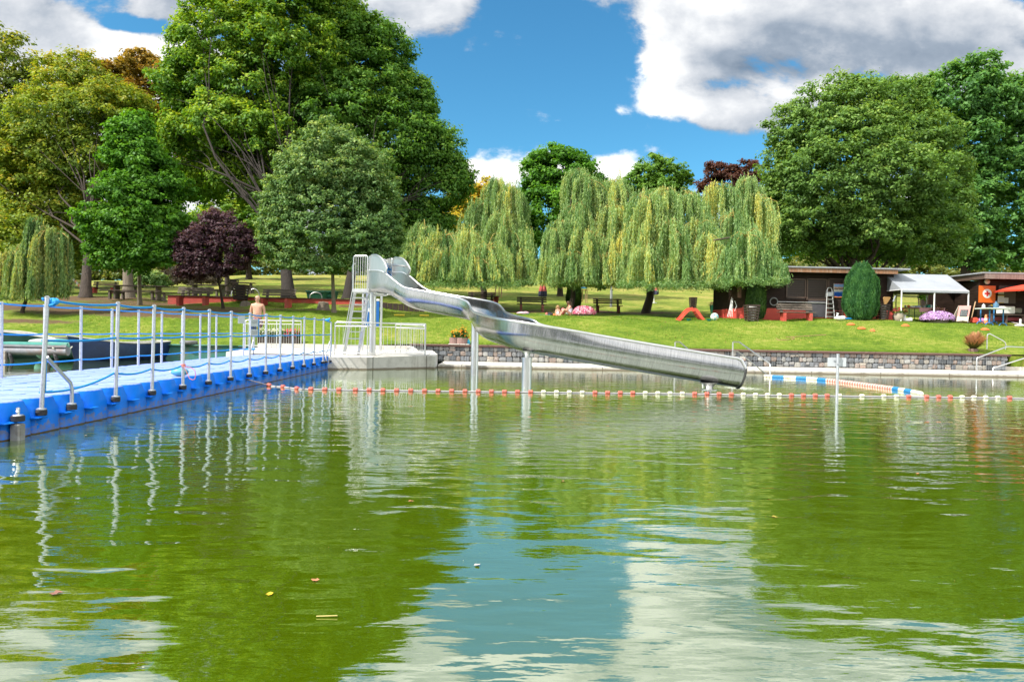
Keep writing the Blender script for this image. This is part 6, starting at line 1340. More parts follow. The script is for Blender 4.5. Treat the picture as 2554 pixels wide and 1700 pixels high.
# stick leaning at the hut, cone, red tarps, tables
a_, c_ = T(2423, 792, H2Y - .4), T(2433, 752, H2Y - .1); b = MB(); b.beam(a_, c_, .045, .03); tag(b.build('leaning_pole', BW), 'yellow wooden pole leaning on the corner of the first aid hut', 'pole'); 
p = T(2459, 799, 32.9); p.z = gz(p.x, 32.9); t = thing('traffic_cone', 'orange traffic cone behind the blue trestles', 'traffic cone', tuple(p)); CO = pbr('cone_orange', (.78, .28, .10), (.62, .2, .07), .5); b = MB(); b.lathe([(.10, .03), (.05, .40), (.03, .44), (.02, .44)], p, 16); b.build('cone_body', CO, t); b = MB(); b.box((p.x, p.y, p.z + .015), (.28, .28, .03), bev=.008); b.build('base', CO, t); b = MB(); b.lathe([(.083, .16), (.069, .26)], (p.x, p.y, p.z), 16); b.build('stripe', WHITE, t)
p = T(2430, 797, H2Y - .25); p.z = gz(p.x, p.y); b = MB(); b.box((p.x, p.y, p.z + .13), (.32, .3, .30), bev=.06); tag(b.build('red_sack', RPL), 'crumpled red sack at the corner of the first aid hut', 'sack')
p = T(2448, 797, H2Y - .3); p.z = gz(p.x, p.y); b = MB(); b.ball((p.x, p.y, p.z + .12), (.2, .16, .14)); tag(b.build('swim_ring', pbr('pink_inflatable', (.7, .2, .3), (.3, .2, .6), .4, scale=9)), 'pink and violet inflatable between the sack and the cone', 'inflatable')
BT = pbr('blue_trestle', (.03, .20, .48), (.02, .15, .38), .5)
def trestle_table(label, pxl, pxr, zpy, Y, legs, top_m):
    a, c = T(pxl, zpy, Y), T(pxr, zpy + 1, Y); t = thing('folding_table', label, 'table', ((a.x + c.x) / 2, Y, gz(a.x, Y))); b = MB(); b.box(((a.x + c.x) / 2, Y, a.z), (c.x - a.x, .75, .05), bev=.01); b.build('tabletop', top_m, t)
    for lp_, dy in legs:
        x = T(lp_, 790, Y + dy).x; z0 = gz(x, Y + dy); b = MB(); b.tube([(x, Y + dy, z0 + .10), (x, Y + dy, a.z)], .032, 8); b.tube([(x - .19, Y + dy, z0 + .0), (x - .12, Y + dy, z0 + .10), (x, Y + dy, z0 + .14), (x + .12, Y + dy, z0 + .10), (x + .19, Y + dy, z0)], .022, 6); b.build('leg', BT, t)
trestle_table('white table on blue trestle legs in front of the first aid hut', 2444, 2508, 769, 32.0, ((2468, -.1), (2502, -.05), (2446, .5), (2479, .6)), pbr('mint_white_top', (.62, .68, .62), (.52, .58, .53), .5, scale=4))
item('water_jug', 'large clear-blue water canister on the trestle table', 'canister', 2484, .24, .30, pbr('blue_canister', (.10, .22, .34), (.06, .12, .18), .3), Y=32.1, zt=T(2484, 767, 32.1).z, shape='bottle'); item('white_bottle', 'white jug at the left end of the trestle table', 'jug', 2453, .14, .20, WHITE, Y=32.0, zt=T(2453, 767.5, 32.0).z, shape='bottle'); item('headphones', 'dark round item with yellow top on the trestle table', 'equipment', 2469, .18, .12, BLACK, Y=32.2, zt=T(2469, 767, 32.2).z, shape='ball'); item('yellow_arch', 'yellow band lying on the trestle table behind the dark item', 'equipment', 2472, .16, .05, YEL, Y=32.35, zt=T(2469, 763, 32.35).z, shape='ball')
b = MB(); p = T(2508, 773, 32.9); b.box((p.x, 32.9, p.z), (.66, .4, .36), bev=.02); tag(b.build('cool_box', WHITE), 'white storage box on the low brown bench of the first aid hut', 'box')
a_, c_ = T(2470, 785, 32.8), T(2600, 785, 32.8); t = thing('low_bench', 'low brown bench along the front of the first aid hut with red lockers below', 'bench', ((a_.x + c_.x) / 2, 32.9, gz(a_.x, 32.9))); b = MB(); b.box(((a_.x + c_.x) / 2, 32.85, a_.z + .02), (c_.x - a_.x, .45, .05)); b.build('seat', FRAME, t); b = MB(); zz = gz(a_.x, 32.9)
for f in (.02, .29, .6): b.box((a_.x + (c_.x - a_.x) * f, 32.75, (a_.z + zz) / 2), (.07, .1, a_.z - zz))
b.build('leg', FRAME, t); b = MB(); b.box(((a_.x + c_.x) / 2, 33.0, (a_.z + zz) / 2 + .03), (c_.x - a_.x - .1, .1, .16)); b.build('red_lockers', pbr('dark_red', (.28, .015, .02), (.2, .01, .015), .5), t)
item('toy_bag', 'mixed-coloured net bag of toys on the low bench at the right edge', 'bag', 2535, .42, .26, pbr('mixed_bag', (.30, .22, .16), (.08, .16, .16), .7, scale=16), Y=32.85, zt=T(2535, 781, 32.85).z)
# red parasol
px_ = T(2586, 740, 32.2); t = thing('open_parasol', 'open bright red parasol on a white pole at the right edge', 'parasol', (px_.x, 32.2, gz(px_.x, 32.2))); ap_ = T(2586, 706, 32.2); rm = T(2500, 729, 32.2); Rr = px_.x - rm.x + .02; b = MB(); vs = [ap_]; n = 32
for k, (f, dz) in enumerate(((.35, .10), (.7, .28), (1, .50), (.99, .60))):
    for j in range(n): a = 2 * PI * j / n; sc_ = 1 - .035 * (1 if j % 4 == 2 else 0); vs.append((ap_.x + Rr * f * sc_ * math.cos(a), ap_.y + Rr * f * sc_ * math.sin(a), ap_.z - dz * .78 * (ap_.z - rm.z) / .5 + (0 if j % 4 else 0)))
fs = [(0, 1 + j, 1 + (j + 1) % n) for j in range(n)] + [(1 + k * n + j, 1 + (k + 1) * n + j, 1 + (k + 1) * n + (j + 1) % n, 1 + k * n + (j + 1) % n) for k in range(3) for j in range(n)]
b.add(vs, fs); b.build('canopy', pbr('bright_red_fabric', (.80, .055, .02), (.70, .045, .018), .7, scale=3, bumps=.1), t)
b = MB(); b.tube([(px_.x, 32.2, gz(px_.x, 32.2)), ap_], .022, 8); b.build('pole', WHITE, t)
b = MB()
for j in range(8): a = 2 * PI * j / 8; b.tube([ap_ - Vector((0, 0, .12)), (ap_.x + Rr * .97 * math.cos(a), ap_.y + Rr * .97 * math.sin(a), rm.z + .04)], .008, 4)
b.build('ribs', WHITE, t)
p = T(2545, 800, 31.9); p.z = gz(p.x, 31.9); t = thing('parasol_foot', 'white parasol foot with an upright tube beside the blue trestles', 'parasol foot', tuple(p)); b = MB(); b.lathe([(.24, 0), (.25, .03), (.22, .06), (.06, .08)], p, 18); b.build('base', WHITE, t); b = MB(); b.tube([p, p + Vector((0, 0, .34))], .045, 12); b.build('tube', WHITE, t)

# ================================================================== FLOWERS
PNK = [(.75, .22, .38), (.78, .45, .55), (.80, .62, .66), (.66, .10, .22)]; LIL = [(.52, .32, .62), (.62, .44, .68), (.42, .24, .55)]; 
def flower_tub(label, px, py, rx, h, cols, tub, r_pot=.4, hp=.28, n=1500, sz=.035, Y0=26.2, Y=None):
    g_ = G(px, py, Y0) if Y is None else GY(px, Y); t = thing('flower_tub', label, 'flower tub', tuple(g_))
    b = MB(); b.lathe([(r_pot * .95, -.05), (r_pot, hp), (r_pot * .92, hp), (r_pot * .9, hp - .05)], g_, 20); b.build('tub', tub, t)
    tuft('', '', '', (g_.x, g_.y, g_.z + hp * .6), (rx * .96, rx * .8, h * .9), n, sz * 1.1, GRN, parent=t, pn='leaves', shell_=.55); tuft('', '', '', (g_.x, g_.y, g_.z + hp * .55), (rx, rx * .85, h), n, sz, cols, m=PETAL, parent=t, pn='blossoms', shell_=.93, up=.3); return t
AGG = pbr('washed_concrete', (.34, .28, .23), (.22, .18, .15), .9, scale=30, bumps=.5)
flower_tub('round tub overflowing with pink and white petunias beside the seated woman', 1456, 791, .66, .46, PNK, AGG, n=1600, sz=.05, Y=37.6)
flower_tub('broad mound of lilac petunias in front of the party tent', 2338, 797, .82, .44, LIL, AGG, .5, .2, 2400, .048)
# tall stone pot
g_ = G(2240, 797); t = thing('stone_pot', 'tall beige stone pot with red-tipped begonias at the left of the party tent', 'flower pot', tuple(g_)); b = MB(); b.lathe([(.17, -.02), (.24, .12), (.25, .28), (.20, .44), (.21, .46), (.17, .46)], g_, 20); b.build('pot', pbr('beige_stone', (.42, .36, .28), (.32, .27, .21), .85, scale=8, bumps=.3), t)
tuft('', '', '', (g_.x + .03, g_.y, g_.z + .42), (.42, .3, .24), 260, .05, GRN + [(.18, .2, .03)], parent=t, pn='leaves'); tuft('', '', '', (g_.x + .03, g_.y, g_.z + .45), (.44, .3, .26), 150, .045, [(.35, .03, .04), (.30, .06, .05)], m=PETAL, parent=t, pn='blossoms', shell_=.7)
t = tuft('pink_shrub', 'loose dusky pink flowering plant rising behind the lilac mound', 'plant', tuple(G(2354, 797) + Vector((0, .5, .45))), (.5, .3, .4), 260, .045, [(.42, .17, .17), (.3, .22, .08), (.2, .16, .05)]); b = MB(); g_ = G(2354, 797); b.lathe([(.14, 0), (.18, .3)], (g_.x, g_.y + .5, g_.z), 14); b.build('pot', AGG, t)
# concrete ring planters with marigolds on the wall
REDC = pbr('reddish_concrete', (.30, .19, .165), (.21, .13, .115), .9, scale=22, bumps=.4)
for px, r_, lab, fl_ in ((1132, .17, 'small reddish concrete ring planter at the left end of the marigolds on the stone wall', False), (1152, .225, 'reddish concrete ring planter full of orange marigolds on the stone wall', True)):
    c_ = at(px, 858, Y=26.15); t = thing('ring_planter', lab, 'planter', (c_.x, 26.15, .76)); n = 28; b = MB(); vs = []
    for z_, k in ((.765, 1), (1.0, 1), (1.0, .8), (.95, .8)):
        for j in range(n): a = 2 * PI * j / n; q = r_ * k * (1 + (.03 if j % 2 else -.02)); vs.append((c_.x + q * math.cos(a), 26.15 + q * math.sin(a), z_))
    b.add(vs, [(i * n + j, i * n + (j + 1) % n, (i + 1) * n + (j + 1) % n, (i + 1) * n + j) for i in range(3) for j in range(n)] + [tuple(range(3 * n, 4 * n))]); b.build('ring', REDC, t)
    tuft('', '', '', (c_.x + .02, 26.15, .98), (r_ * 1.15, r_ * 1.1, .42 if fl_ else .30), 420 if fl_ else 160, .04, GRN, parent=t, pn='leaves', shell_=.3)
    tuft('', '', '', (c_.x + .0, 26.15, 1.0), (r_ * 1.5, r_ * 1.2, .50 if fl_ else .34), 70 if fl_ else 22, .038, [(.85, .30, .01), (.80, .24, .01)], m=PETAL, parent=t, pn='blossoms', shell_=.65, up=.9)
a_, c_ = at(1121, 861, Y=26.0), at(1171, 863, Y=26.0); b = MB(); b.box(((a_.x + c_.x) / 2 - .2, 26.0, .752), (.42, .42, .028)); b.box(((a_.x + c_.x) / 2 + .2, 26.0, .752), (.34, .42, .028)); tag(b.build('stone_slab', CONCW, smooth=False), 'pale slabs under the marigold planters on the wall cap', 'slab')
c_ = at(1169, 856, Y=26.2); b = MB(); b.lathe([(.05, 0), (.07, .12), (.03, .14), (.03, .2)], (c_.x, 26.1, .75), 12); tag(b.build('watering_can', pbr('light_blue_plastic', (.05, .45, .65), None, .4)), 'light blue plastic can beside the marigold planter', 'watering can')
# grass plant near the rails
g_ = at(2427, 881, Y=26.5); g_.z = gz(g_.x, 26.5); t = thing('grass_plant', 'potted feathery red-brown ornamental grass on the lawn edge near the handrails', 'plant', tuple(g_)); b = MB(); b.lathe([(.14, -.05), (.18, .12), (.16, .12)], g_, 16); b.build('pot', REDC, t)
V, C = [], []
for k in range(900):
    a = rng.uniform(0, 6.28); l = rng.uniform(.25, .80); ln = rng.uniform(.05, .42); bx = np.array([math.cos(a) * .05, math.sin(a) * .05, .08]) + np.array(g_); tip = bx + np.array([math.cos(a) * ln + .14 * l, math.sin(a) * ln, l * (1 - ln * .8)]); mid = (bx + tip) / 2 + np.array([0, 0, l * .12]); w_ = np.array([-math.sin(a), math.cos(a), 0]) * .006
    V.append([bx - w_, bx + w_, mid + w_, mid - w_]); V.append([mid - w_, mid + w_, tip + w_ * 2.2, tip - w_ * 2.2]); f = l / .8; cc_ = (.12, .10, .03) if f < .5 else (.50, .26, .14); C += [(.10, .10, .03), cc_]
quads('blades', np.array(V), np.array(C), PETAL, t)
# flowers behind the left fence
g_ = at(688, 862, Y=26.6); t = thing('flower_trough', 'dark flower trough with red and white blossoms behind the apron fence', 'flower trough', tuple(g_)); a_, c_ = at(646, 862, Y=26.6), at(748, 862, Y=26.6); b = MB(); b.box(((a_.x + c_.x) / 2, 26.6, .74), (c_.x - a_.x, .3, .30)); b.build('trough', DWOOD, t)
L = c_.x - a_.x; n = 700; P = np.stack([rng.uniform(a_.x, c_.x, n), rng.uniform(26.45, 26.75, n), rng.uniform(.85, 1.12, n)], 1); N_ = rng.normal(size=(n, 3)) + [0, -.3, .8]; N_ /= np.linalg.norm(N_, axis=1, keepdims=True); C = np.array(GRN)[rng.integers(0, 3, n)]; quads('leaves', leaf_quads(P, N_, .05, C, .6), C, LEAF, t)
n = 330; P = np.stack([rng.uniform(a_.x, c_.x, n), rng.uniform(26.4, 26.7, n), rng.uniform(.9, 1.22, n)], 1); N_ = rng.normal(size=(n, 3)) + [0, -1.2, .8]; N_ /= np.linalg.norm(N_, axis=1, keepdims=True); C = np.where((P[:, :1] > a_.x + L * .62), [[.62, .06, .12]], [[.72, .70, .55]]) * rng.uniform(.8, 1.2, (n, 1)); quads('blossoms', leaf_quads(P, N_, .028, C, .8), C, PETAL, t)
# things on the pond surface
for k, (px, py, cc_, lab) in enumerate(((672, 1481, (.62, .42, .02), 'yellow leaf floating in the green water, low in the picture'), (1025, 1249, (.50, .20, .10), 'curled reddish leaf floating below the platform reflection'), (1404, 1199, (.45, .20, .10), 'small brown leaf floating in the middle of the pond'), (2289, 1181, (.72, .25, .08), 'orange leaf floating below the right part of the float line'), (140, 1478, (.30, .14, .10), 'dark curled leaf floating at the lower left'), (786, 1446, (.55, .22, .10), 'thin orange leaf stalk floating near the yellow leaf'), (1932, 1288, (.35, .28, .04), 'tiny brown leaf floating in the right half of the pond'), (1190, 1408, (.5, .45, .42), 'tiny pale petal floating in the sky reflection'), (214, 1085, (.6, .55, .55), 'pale feather floating beside the pontoon'))):
    p = at(px, py, z=.004); b = MB(); s_ = .012 if k != 4 else .017; a0 = k * 1.1; pts = [(math.cos(a0 + a) * s_ * (1.5 if i % 2 else .8), math.sin(a0 + a) * s_ * .8) for i, a in enumerate(np.linspace(0, 2 * PI, 9)[:-1])]
    b.add([(p.x + x * 1.2, p.y + y * 1.6, .005 + .003 * (i % 3)) for i, (x, y) in enumerate(pts)] + [(p.x, p.y, .004)], [(i, (i + 1) % 8, 8) for i in range(8)]); b.tint = cc_; b.c = [cc_] * len(b.v); tag(b.build('floating_leaf', PAINT), lab, 'leaf')
p = at(815, 1537, z=.004); b = MB(); b.tint = (.5, .42, .12); b.tube([(p.x - .045, p.y, .006), (p.x + .045, p.y + .004, .008)], .003, 5); tag(b.build('floating_reed', PAINT), 'thin yellow reed stalk floating at the bottom of the picture', 'reed')
# ================================================================== TREES
def pn(P, f, s=0):
    """cheap smooth pseudo noise in -1..1"""
    x, y, z = P[:, 0] * f + s, P[:, 1] * f + s * 1.7, P[:, 2] * f - s
    return (np.sin(x * 1.7 + 1.3 * np.sin(y * 1.1 + .5)) + np.sin(y * 1.9 + 1.2 * np.sin(z * 1.3 + 1)) + np.sin(z * 1.6 + 1.1 * np.sin(x * 1.2 + 2))) / 3
PALS = {'oak': [(.028, .075, .008), (.055, .118, .011), (.115, .18, .014), (.25, .27, .02)], 'oakd': [(.022, .062, .010), (.045, .105, .014), (.08, .155, .018), (.16, .22, .03)],
        'maple': [(.022, .075, .008), (.045, .125, .010), (.075, .18, .012), (.11, .21, .015)], 'field': [(.040, .085, .025), (.065, .125, .038), (.115, .175, .055), (.24, .27, .09)],
        'lime': [(.035, .066, .008), (.072, .115, .012), (.125, .165, .016), (.19, .19, .02), (.27, .19, .02)], 'limeg': [(.045, .075, .012), (.075, .11, .016), (.12, .14, .02), (.20, .17, .03)],
        'purple': [(.030, .012, .020), (.065, .028, .042), (.12, .062, .082), (.19, .12, .14)], 'beam': [(.040, .085, .018), (.065, .125, .024), (.105, .175, .034), (.19, .24, .055)],
        'right': [(.030, .085, .022), (.055, .135, .03), (.09, .19, .04), (.15, .24, .05)], 'yellow': [(.12, .14, .015), (.24, .22, .02), (.42, .30, .02), (.5, .33, .03)],
        'bright': [(.06, .14, .015), (.09, .20, .02), (.14, .26, .03), (.2, .3, .04)], 'copper': [(.04, .015, .012), (.08, .03, .022), (.13, .05, .035), (.17, .07, .05)], 'dark': [(.015, .04, .01), (.025, .06, .012), (.04, .085, .016), (.06, .11, .02)],
        'conifer': [(.015, .06, .02), (.03, .10, .03), (.05, .14, .04), (.08, .19, .05)], 'hedge': [(.04, .07, .015), (.08, .11, .02), (.14, .15, .035), (.22, .2, .06)], 'brush': [(.20, .15, .11), (.30, .23, .17), (.42, .34, .27), (.16, .14, .07)]}
PALS = {k: [tuple(min(c * {'purple': 1.1, 'brush': 1.0, 'copper': 1.0, 'lime': 1.9, 'limeg': 1.85, 'oak': 2.0, 'oakd': 2.0, 'maple': 1.65, 'field': 1.9, 'beam': 1.75, 'right': 1.6, 'bright': 1.1}.get(k, 1.42), .8) for c in col_) for col_ in v] for k, v in PALS.items()}
def crown_points(lobes, nclump, gap, seed, shell_=.14, inner=.22, low=-.75):
    lo = np.array([l[0] for l in lobes]); ra = np.array([l[1] for l in lobes]) * .93; A = ra[:, 0] * ra[:, 2] + ra[:, 1] * ra[:, 0]; p = A / A.sum(); k = int(nclump * 3.2)
    idx = rng.choice(len(lobes), k, p=p); d = rng.normal(size=(k, 3)); d /= np.linalg.norm(d, axis=1, keepdims=True); d = d[d[:, 2] > low]; idx = idx[:len(d)]; k = len(d)
    r = np.where(rng.random(k) < 1 - inner, 1 - np.abs(rng.normal(0, shell_, k)), rng.random(k) ** .5)
    wob = 1 + .26 * pn(d * 1.0 + lo[idx] * .2, 3.1, seed) + .17 * pn(d, 7.5, seed + 2) + np.abs(rng.normal(0, .04, k))
    P = lo[idx] + d * ra[idx] * (r * wob)[:, None]
    q = np.linalg.norm((P[:, None, :] - lo[None]) / ra[None], axis=2); q[np.arange(k), idx] = 9
    keep = (q.min(1) > .72) | (rng.random(k) < .22)
    keep &= .62 * pn(P, .8, seed) + .75 * pn(P, 2.6, seed + 5) > gap
    P, d = P[keep][:nclump], d[keep][:nclump]; m = int(len(P) * .10); j = rng.choice(len(P), m) if len(P) else []
    if m: # shoots standing proud of the outline
        rmean = ra.mean(); Q = P[j] + (d[j] * np.array([1, 1, .8]) + np.array([0, 0, .45])) * rng.uniform(.02, .09, (m, 1)) * rmean * 2; P = np.concatenate([P, Q]); d = np.concatenate([d, d[j]])
    return P, d
def leaf_cloud(P, D, per, rad, size, pal, elong=.55, flat=.6, upb=.55, seed=0, droop=0, top_tint=0):
    n = len(P); pal = np.array(pal); c = np.repeat(P, per, 0); d = np.repeat(D, per, 0); g_ = rng.normal(size=(n * per, 3)); g_ /= np.linalg.norm(g_, axis=1, keepdims=True) + 1e-9
    rr = rng.random((n * per, 1)) ** .6; cr = np.repeat(rng.uniform(.55, 1.35, n), per)[:, None] * rad; L = c + g_ * rr * cr * np.array([1, 1, flat]); L[:, 2] -= droop * (rr[:, 0] ** 2) * rad
    N_ = g_ * .55 + d * .35 + np.array([0, 0, upb]) + rng.normal(size=(n * per, 3)) * .42; N_ /= np.linalg.norm(N_, axis=1, keepdims=True)
    ct = np.repeat(rng.random(n) * .6 + .4 * (.5 + .5 * pn(P, .5, seed + 3)), per); v = np.clip(ct * .62 + rng.normal(0, .13, n * per) + .12 + .24 * (g_ * rr)[:, 2] + .10 * d[:, 2] + top_tint, 0, .999) * (len(pal) - 1)  # paler towards clump and crown tops: sun highlights and young shoots in the tint
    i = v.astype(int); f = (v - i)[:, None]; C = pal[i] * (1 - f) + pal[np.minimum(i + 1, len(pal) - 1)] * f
    C = C * rng.uniform(.85, 1.15, (len(C), 1)); return leaf_quads(L, N_, size, C, elong, .35), C
def limb(b, A, B_, r0, r1, bend=.12, n=6, sides=7):
    A = Vector(A); B_ = Vector(B_); L = (B_ - A).length; o = Vector(rng.normal(size=3)) * bend * L; o.z = abs(o.z) * .2 - bend * L * .3; pts = []
    for k in range(n + 1): t_ = k / n; pts.append(A.lerp(B_, t_) + o * math.sin(PI * t_) + Vector((0, 0, L * .10 * math.sin(PI * t_))))
    b.tube(pts, [r0 + (r1 - r0) * (k / n) ** .8 for k in range(n + 1)], sides, caps=True); return pts
def tree(name, label, base, Y, lobes_px, pal, nleaf=60000, size=.13, clump=.55, per=46, gap=-.5, trunk_r=.3, trunk_top=None, bark=None, seed=1, inner=.22, limbs=None, dz=.85, group=None, cat='tree', lean=0, flat=.6, low=-.75, twigs=70, top_tint=0, upb=.55, ysquash=1.0):
    k = Y / FPX; base = Vector(base); lobes = []
    for l in lobes_px:
        px, py, rx, ry = l[:4]; dy = l[4] if len(l) > 4 else 0; c = at(px, py, Y=Y + dy); kk = (Y + dy) / FPX; lobes.append((np.array(tuple(c)), np.array((rx * kk, min(rx, ry * 1.3) * kk * dz * ysquash, ry * kk))))
    t = thing(name, label, cat, tuple(base), 0, group)
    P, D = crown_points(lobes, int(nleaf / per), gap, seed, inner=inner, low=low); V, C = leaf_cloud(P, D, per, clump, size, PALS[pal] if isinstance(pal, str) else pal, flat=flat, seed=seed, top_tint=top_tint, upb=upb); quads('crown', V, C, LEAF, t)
    cm = sum((l[0] for l in lobes), np.zeros(3)) / len(lobes); tt = Vector((base.x + lean + (cm[0] - base.x) * .35, base.y + (cm[1] - base.y) * .5, trunk_top if trunk_top else base.z + (cm[2] - base.z) * .8))
    b = MB(); n = 9; pts, rs = [], []
    for q in range(n + 1):
        f = q / n; pts.append(base.lerp(tt, f) + Vector((.10 * trunk_r * math.sin(f * 7 + seed), 0, 0)) - Vector((0, 0, .15 if q == 0 else 0))); rs.append(trunk_r * (1.5 if q == 0 else .98 if q == 1 else (1 - .62 * f)))
    pts.insert(1, base.lerp(tt, .03)); rs.insert(1, trunk_r * 1.15); b.tube(pts, rs, 14); 
    for l in lobes:
        j = rng.integers(5, n); q = pts[j]; m = limb(b, q, np.array(tuple(q)) * .35 + (l[0] + np.array([0, l[1][1] * .35, -.15 * l[1][2]])) * .65, trunk_r * .28, trunk_r * .06, sides=7)
        for _ in range(3):
            s = m[rng.integers(2, 6)]; e = l[0] + rng.normal(size=3) * l[1] * .4 + np.array([0, l[1][1] * .3, 0]); limb(b, s, e, trunk_r * .11, trunk_r * .03, n=4, sides=5)
    if len(P):
        for p in P[rng.choice(len(P), min(twigs, len(P)), replace=False)]:
            j = min(range(len(lobes)), key=lambda i: np.linalg.norm(lobes[i][0] - p)); s = lobes[j][0] + (p - lobes[j][0]) * .25; limb(b, s, p, trunk_r * .07, trunk_r * .02, n=3, sides=4)
    b.build('trunk', bark or BARK, t, angle=80); return t
# ---- left group
tree('lime_tree', 'tall dark green tree at the far left edge, reaching the clouds', GY(-30, 56), 56, [(20, 190, 75, 110), (55, 260, 60, 100, 1), (-20, 330, 110, 130), (40, 420, 90, 120, 1), (-60, 220, 90, 150), (10, 560, 110, 110)], 'limeg', 40000, .15, .75, seed=3, gap=-.30, trunk_r=.35, twigs=60)
tree('lime_tree', 'big lime tree with yellowing olive leaves and a thick flared trunk on the left', G(214, 741), 46, [(180, 215, 95, 80, 1), (235, 225, 60, 50, 2), (130, 300, 110, 80, -1), (260, 290, 120, 90), (90, 400, 110, 90, -1), (210, 400, 120, 100), (330, 350, 90, 110, 2), (120, 510, 120, 90), (60, 590, 90, 70, -2), (220, 520, 100, 90, 2), (30, 470, 80, 90, 1), (20, 640, 90, 50, 2), (300, 470, 100, 110, 3), (150, 620, 90, 60, 2)], 'lime', 130000, .105, .62, seed=5, gap=-.17, trunk_r=.29, twigs=110, inner=.25)
tree('lime_tree', 'thin golden-brown tree with sky showing through, between the lime and the oak', GY(330, 52), 52, [(350, 175, 58, 48), (400, 230, 55, 80), (300, 180, 45, 42), (420, 330, 60, 90), (340, 260, 70, 70), (450, 430, 60, 80), (380, 420, 70, 80)], [(.14, .12, .016), (.24, .17, .02), (.38, .23, .025), (.48, .26, .03)], 26000, .13, .55, seed=8, gap=-.18, trunk_r=.22, twigs=120, inner=.4)
tree('maple_tree', 'young bright green maple with pointed crown and slim straight trunk', G(349, 761), 33.4, [(330, 350, 55, 55), (350, 420, 85, 65), (300, 470, 75, 60, -.5), (400, 480, 80, 65), (330, 560, 115, 75), (270, 590, 60, 70), (430, 570, 62, 75), (380, 630, 95, 52), (300, 650, 70, 42), (450, 640, 42, 45), (345, 310, 30, 30)], 'maple', 78000, .085, .36, seed=11, gap=-.38, trunk_r=.11, bark=BARKL, low=-.6, twigs=70, inner=.25)
tree('oak_tree', 'left oak of the great pair, its crown cut by the picture top', G(719, 745), 45, [(600, -30, 120, 90, 1), (720, -60, 120, 100), (560, 90, 130, 85), (700, 110, 130, 110), (820, 60, 90, 110, 2), (480, 200, 95, 70), (600, 230, 125, 95), (500, 290, 90, 60, 1), (740, 260, 120, 100, 2), (440, 240, 45, 50), (580, 370, 110, 60, 2), (700, 400, 110, 80, 3), (640, 470, 90, 60, 3), (520, 400, 75, 50, 3), (830, 220, 80, 100, 3), (480, 340, 80, 50, -1), (560, 300, 80, 60, -2), (570, 440, 80, 50, 0), (650, 330, 80, 70, -2), (440, 400, 60, 45, 2), (500, 470, 70, 45, 3)], 'oak', 210000, .112, .60, seed=14, gap=-.17, trunk_r=.34, twigs=170, inner=.30, trunk_top=10.5, bark=BARKD)
tree('oak_tree', 'right oak of the great pair with branches reaching over the left willow', G(868, 744), 47, [(880, 110, 110, 80), (960, 130, 70, 75, 1), (900, 210, 130, 90), (1010, 260, 75, 90, 1), (850, 300, 120, 90, -1), (960, 340, 130, 90), (1080, 380, 85, 80, 1), (1130, 440, 48, 45, 1), (1040, 460, 120, 75, 2), (900, 430, 120, 90), (1000, 550, 110, 80, 2), (1080, 560, 60, 70, 3), (940, 620, 90, 60, 2), (780, 350, 75, 90), (760, 250, 60, 70)], 'oakd', 190000, .112, .60, seed=17, gap=-.30, trunk_r=.29, twigs=150, inner=.28, trunk_top=11, bark=BARKD)
tree('maple_tree', 'dense grey-green field maple with pale shoot tips, just left of the slide tower', G(833, 779), 32.6, [(820, 360, 75, 60), (760, 410, 70, 55), (890, 410, 75, 65), (820, 460, 130, 80), (730, 500, 80, 70), (920, 500, 75, 80), (830, 570, 165, 85), (710, 590, 60, 75), (960, 590, 50, 70), (780, 640, 110, 52), (880, 645, 100, 50), (690, 540, 42, 50)], 'field', 115000, .066, .26, per=30, seed=21, gap=-.50, trunk_r=.105, bark=BARKL, low=-.65, twigs=50, inner=.2)
tree('plum_tree', 'dark purple-leaved plum tree with a leaning thin trunk below the maples', G(557, 770), 32.8, [(545, 560, 45, 42), (500, 600, 55, 42), (580, 600, 60, 48), (540, 635, 90, 42), (470, 640, 40, 30), (620, 630, 42, 36), (520, 668, 60, 30), (480, 680, 42, 22), (565, 665, 50, 26)], 'purple', 30000, .062, .22, per=28, seed=24, gap=-.12, trunk_r=.075, low=-.7, twigs=120, lean=-.1, inner=.35)
# ---- right group
tree('hornbeam_tree', 'huge broad hornbeam with low forked limbs behind the wooden hut', GY(2128, 44) + Vector((0, 0, 0)), 44, [(2100, 270, 110, 80), (2200, 270, 120, 75, 1), (2020, 330, 100, 75), (2140, 350, 140, 100, -1), (2270, 350, 110, 90), (1975, 420, 80, 90), (2080, 450, 150, 110, -2), (2220, 460, 150, 110, -2), (2340, 440, 80, 100), (1945, 520, 60, 80), (2030, 550, 120, 80, -1), (2180, 570, 150, 75, -2), (2320, 560, 100, 85), (2380, 520, 50, 80), (1975, 600, 90, 55), (2300, 625, 100, 50), (2090, 620, 90, 38)], 'beam', 170000, .10, .48, seed=31, gap=-.46, trunk_r=.50, trunk_top=6.2, low=-.72, twigs=90, inner=.22)
tree('ash_tree', 'tall fresh green tree filling the right edge above the first aid hut', GY(2402, 53), 53, [(2400, 240, 110, 85), (2500, 260, 110, 90), (2320, 250, 60, 60), (2600, 300, 90, 120), (2420, 360, 110, 100), (2530, 400, 120, 110), (2450, 500, 110, 90), (2560, 540, 100, 110), (2400, 590, 90, 70), (2500, 640, 120, 50), (2240, 240, 50, 50, 1)], 'right', 90000, .15, .62, seed=34, gap=-.28, trunk_r=.42, twigs=90)
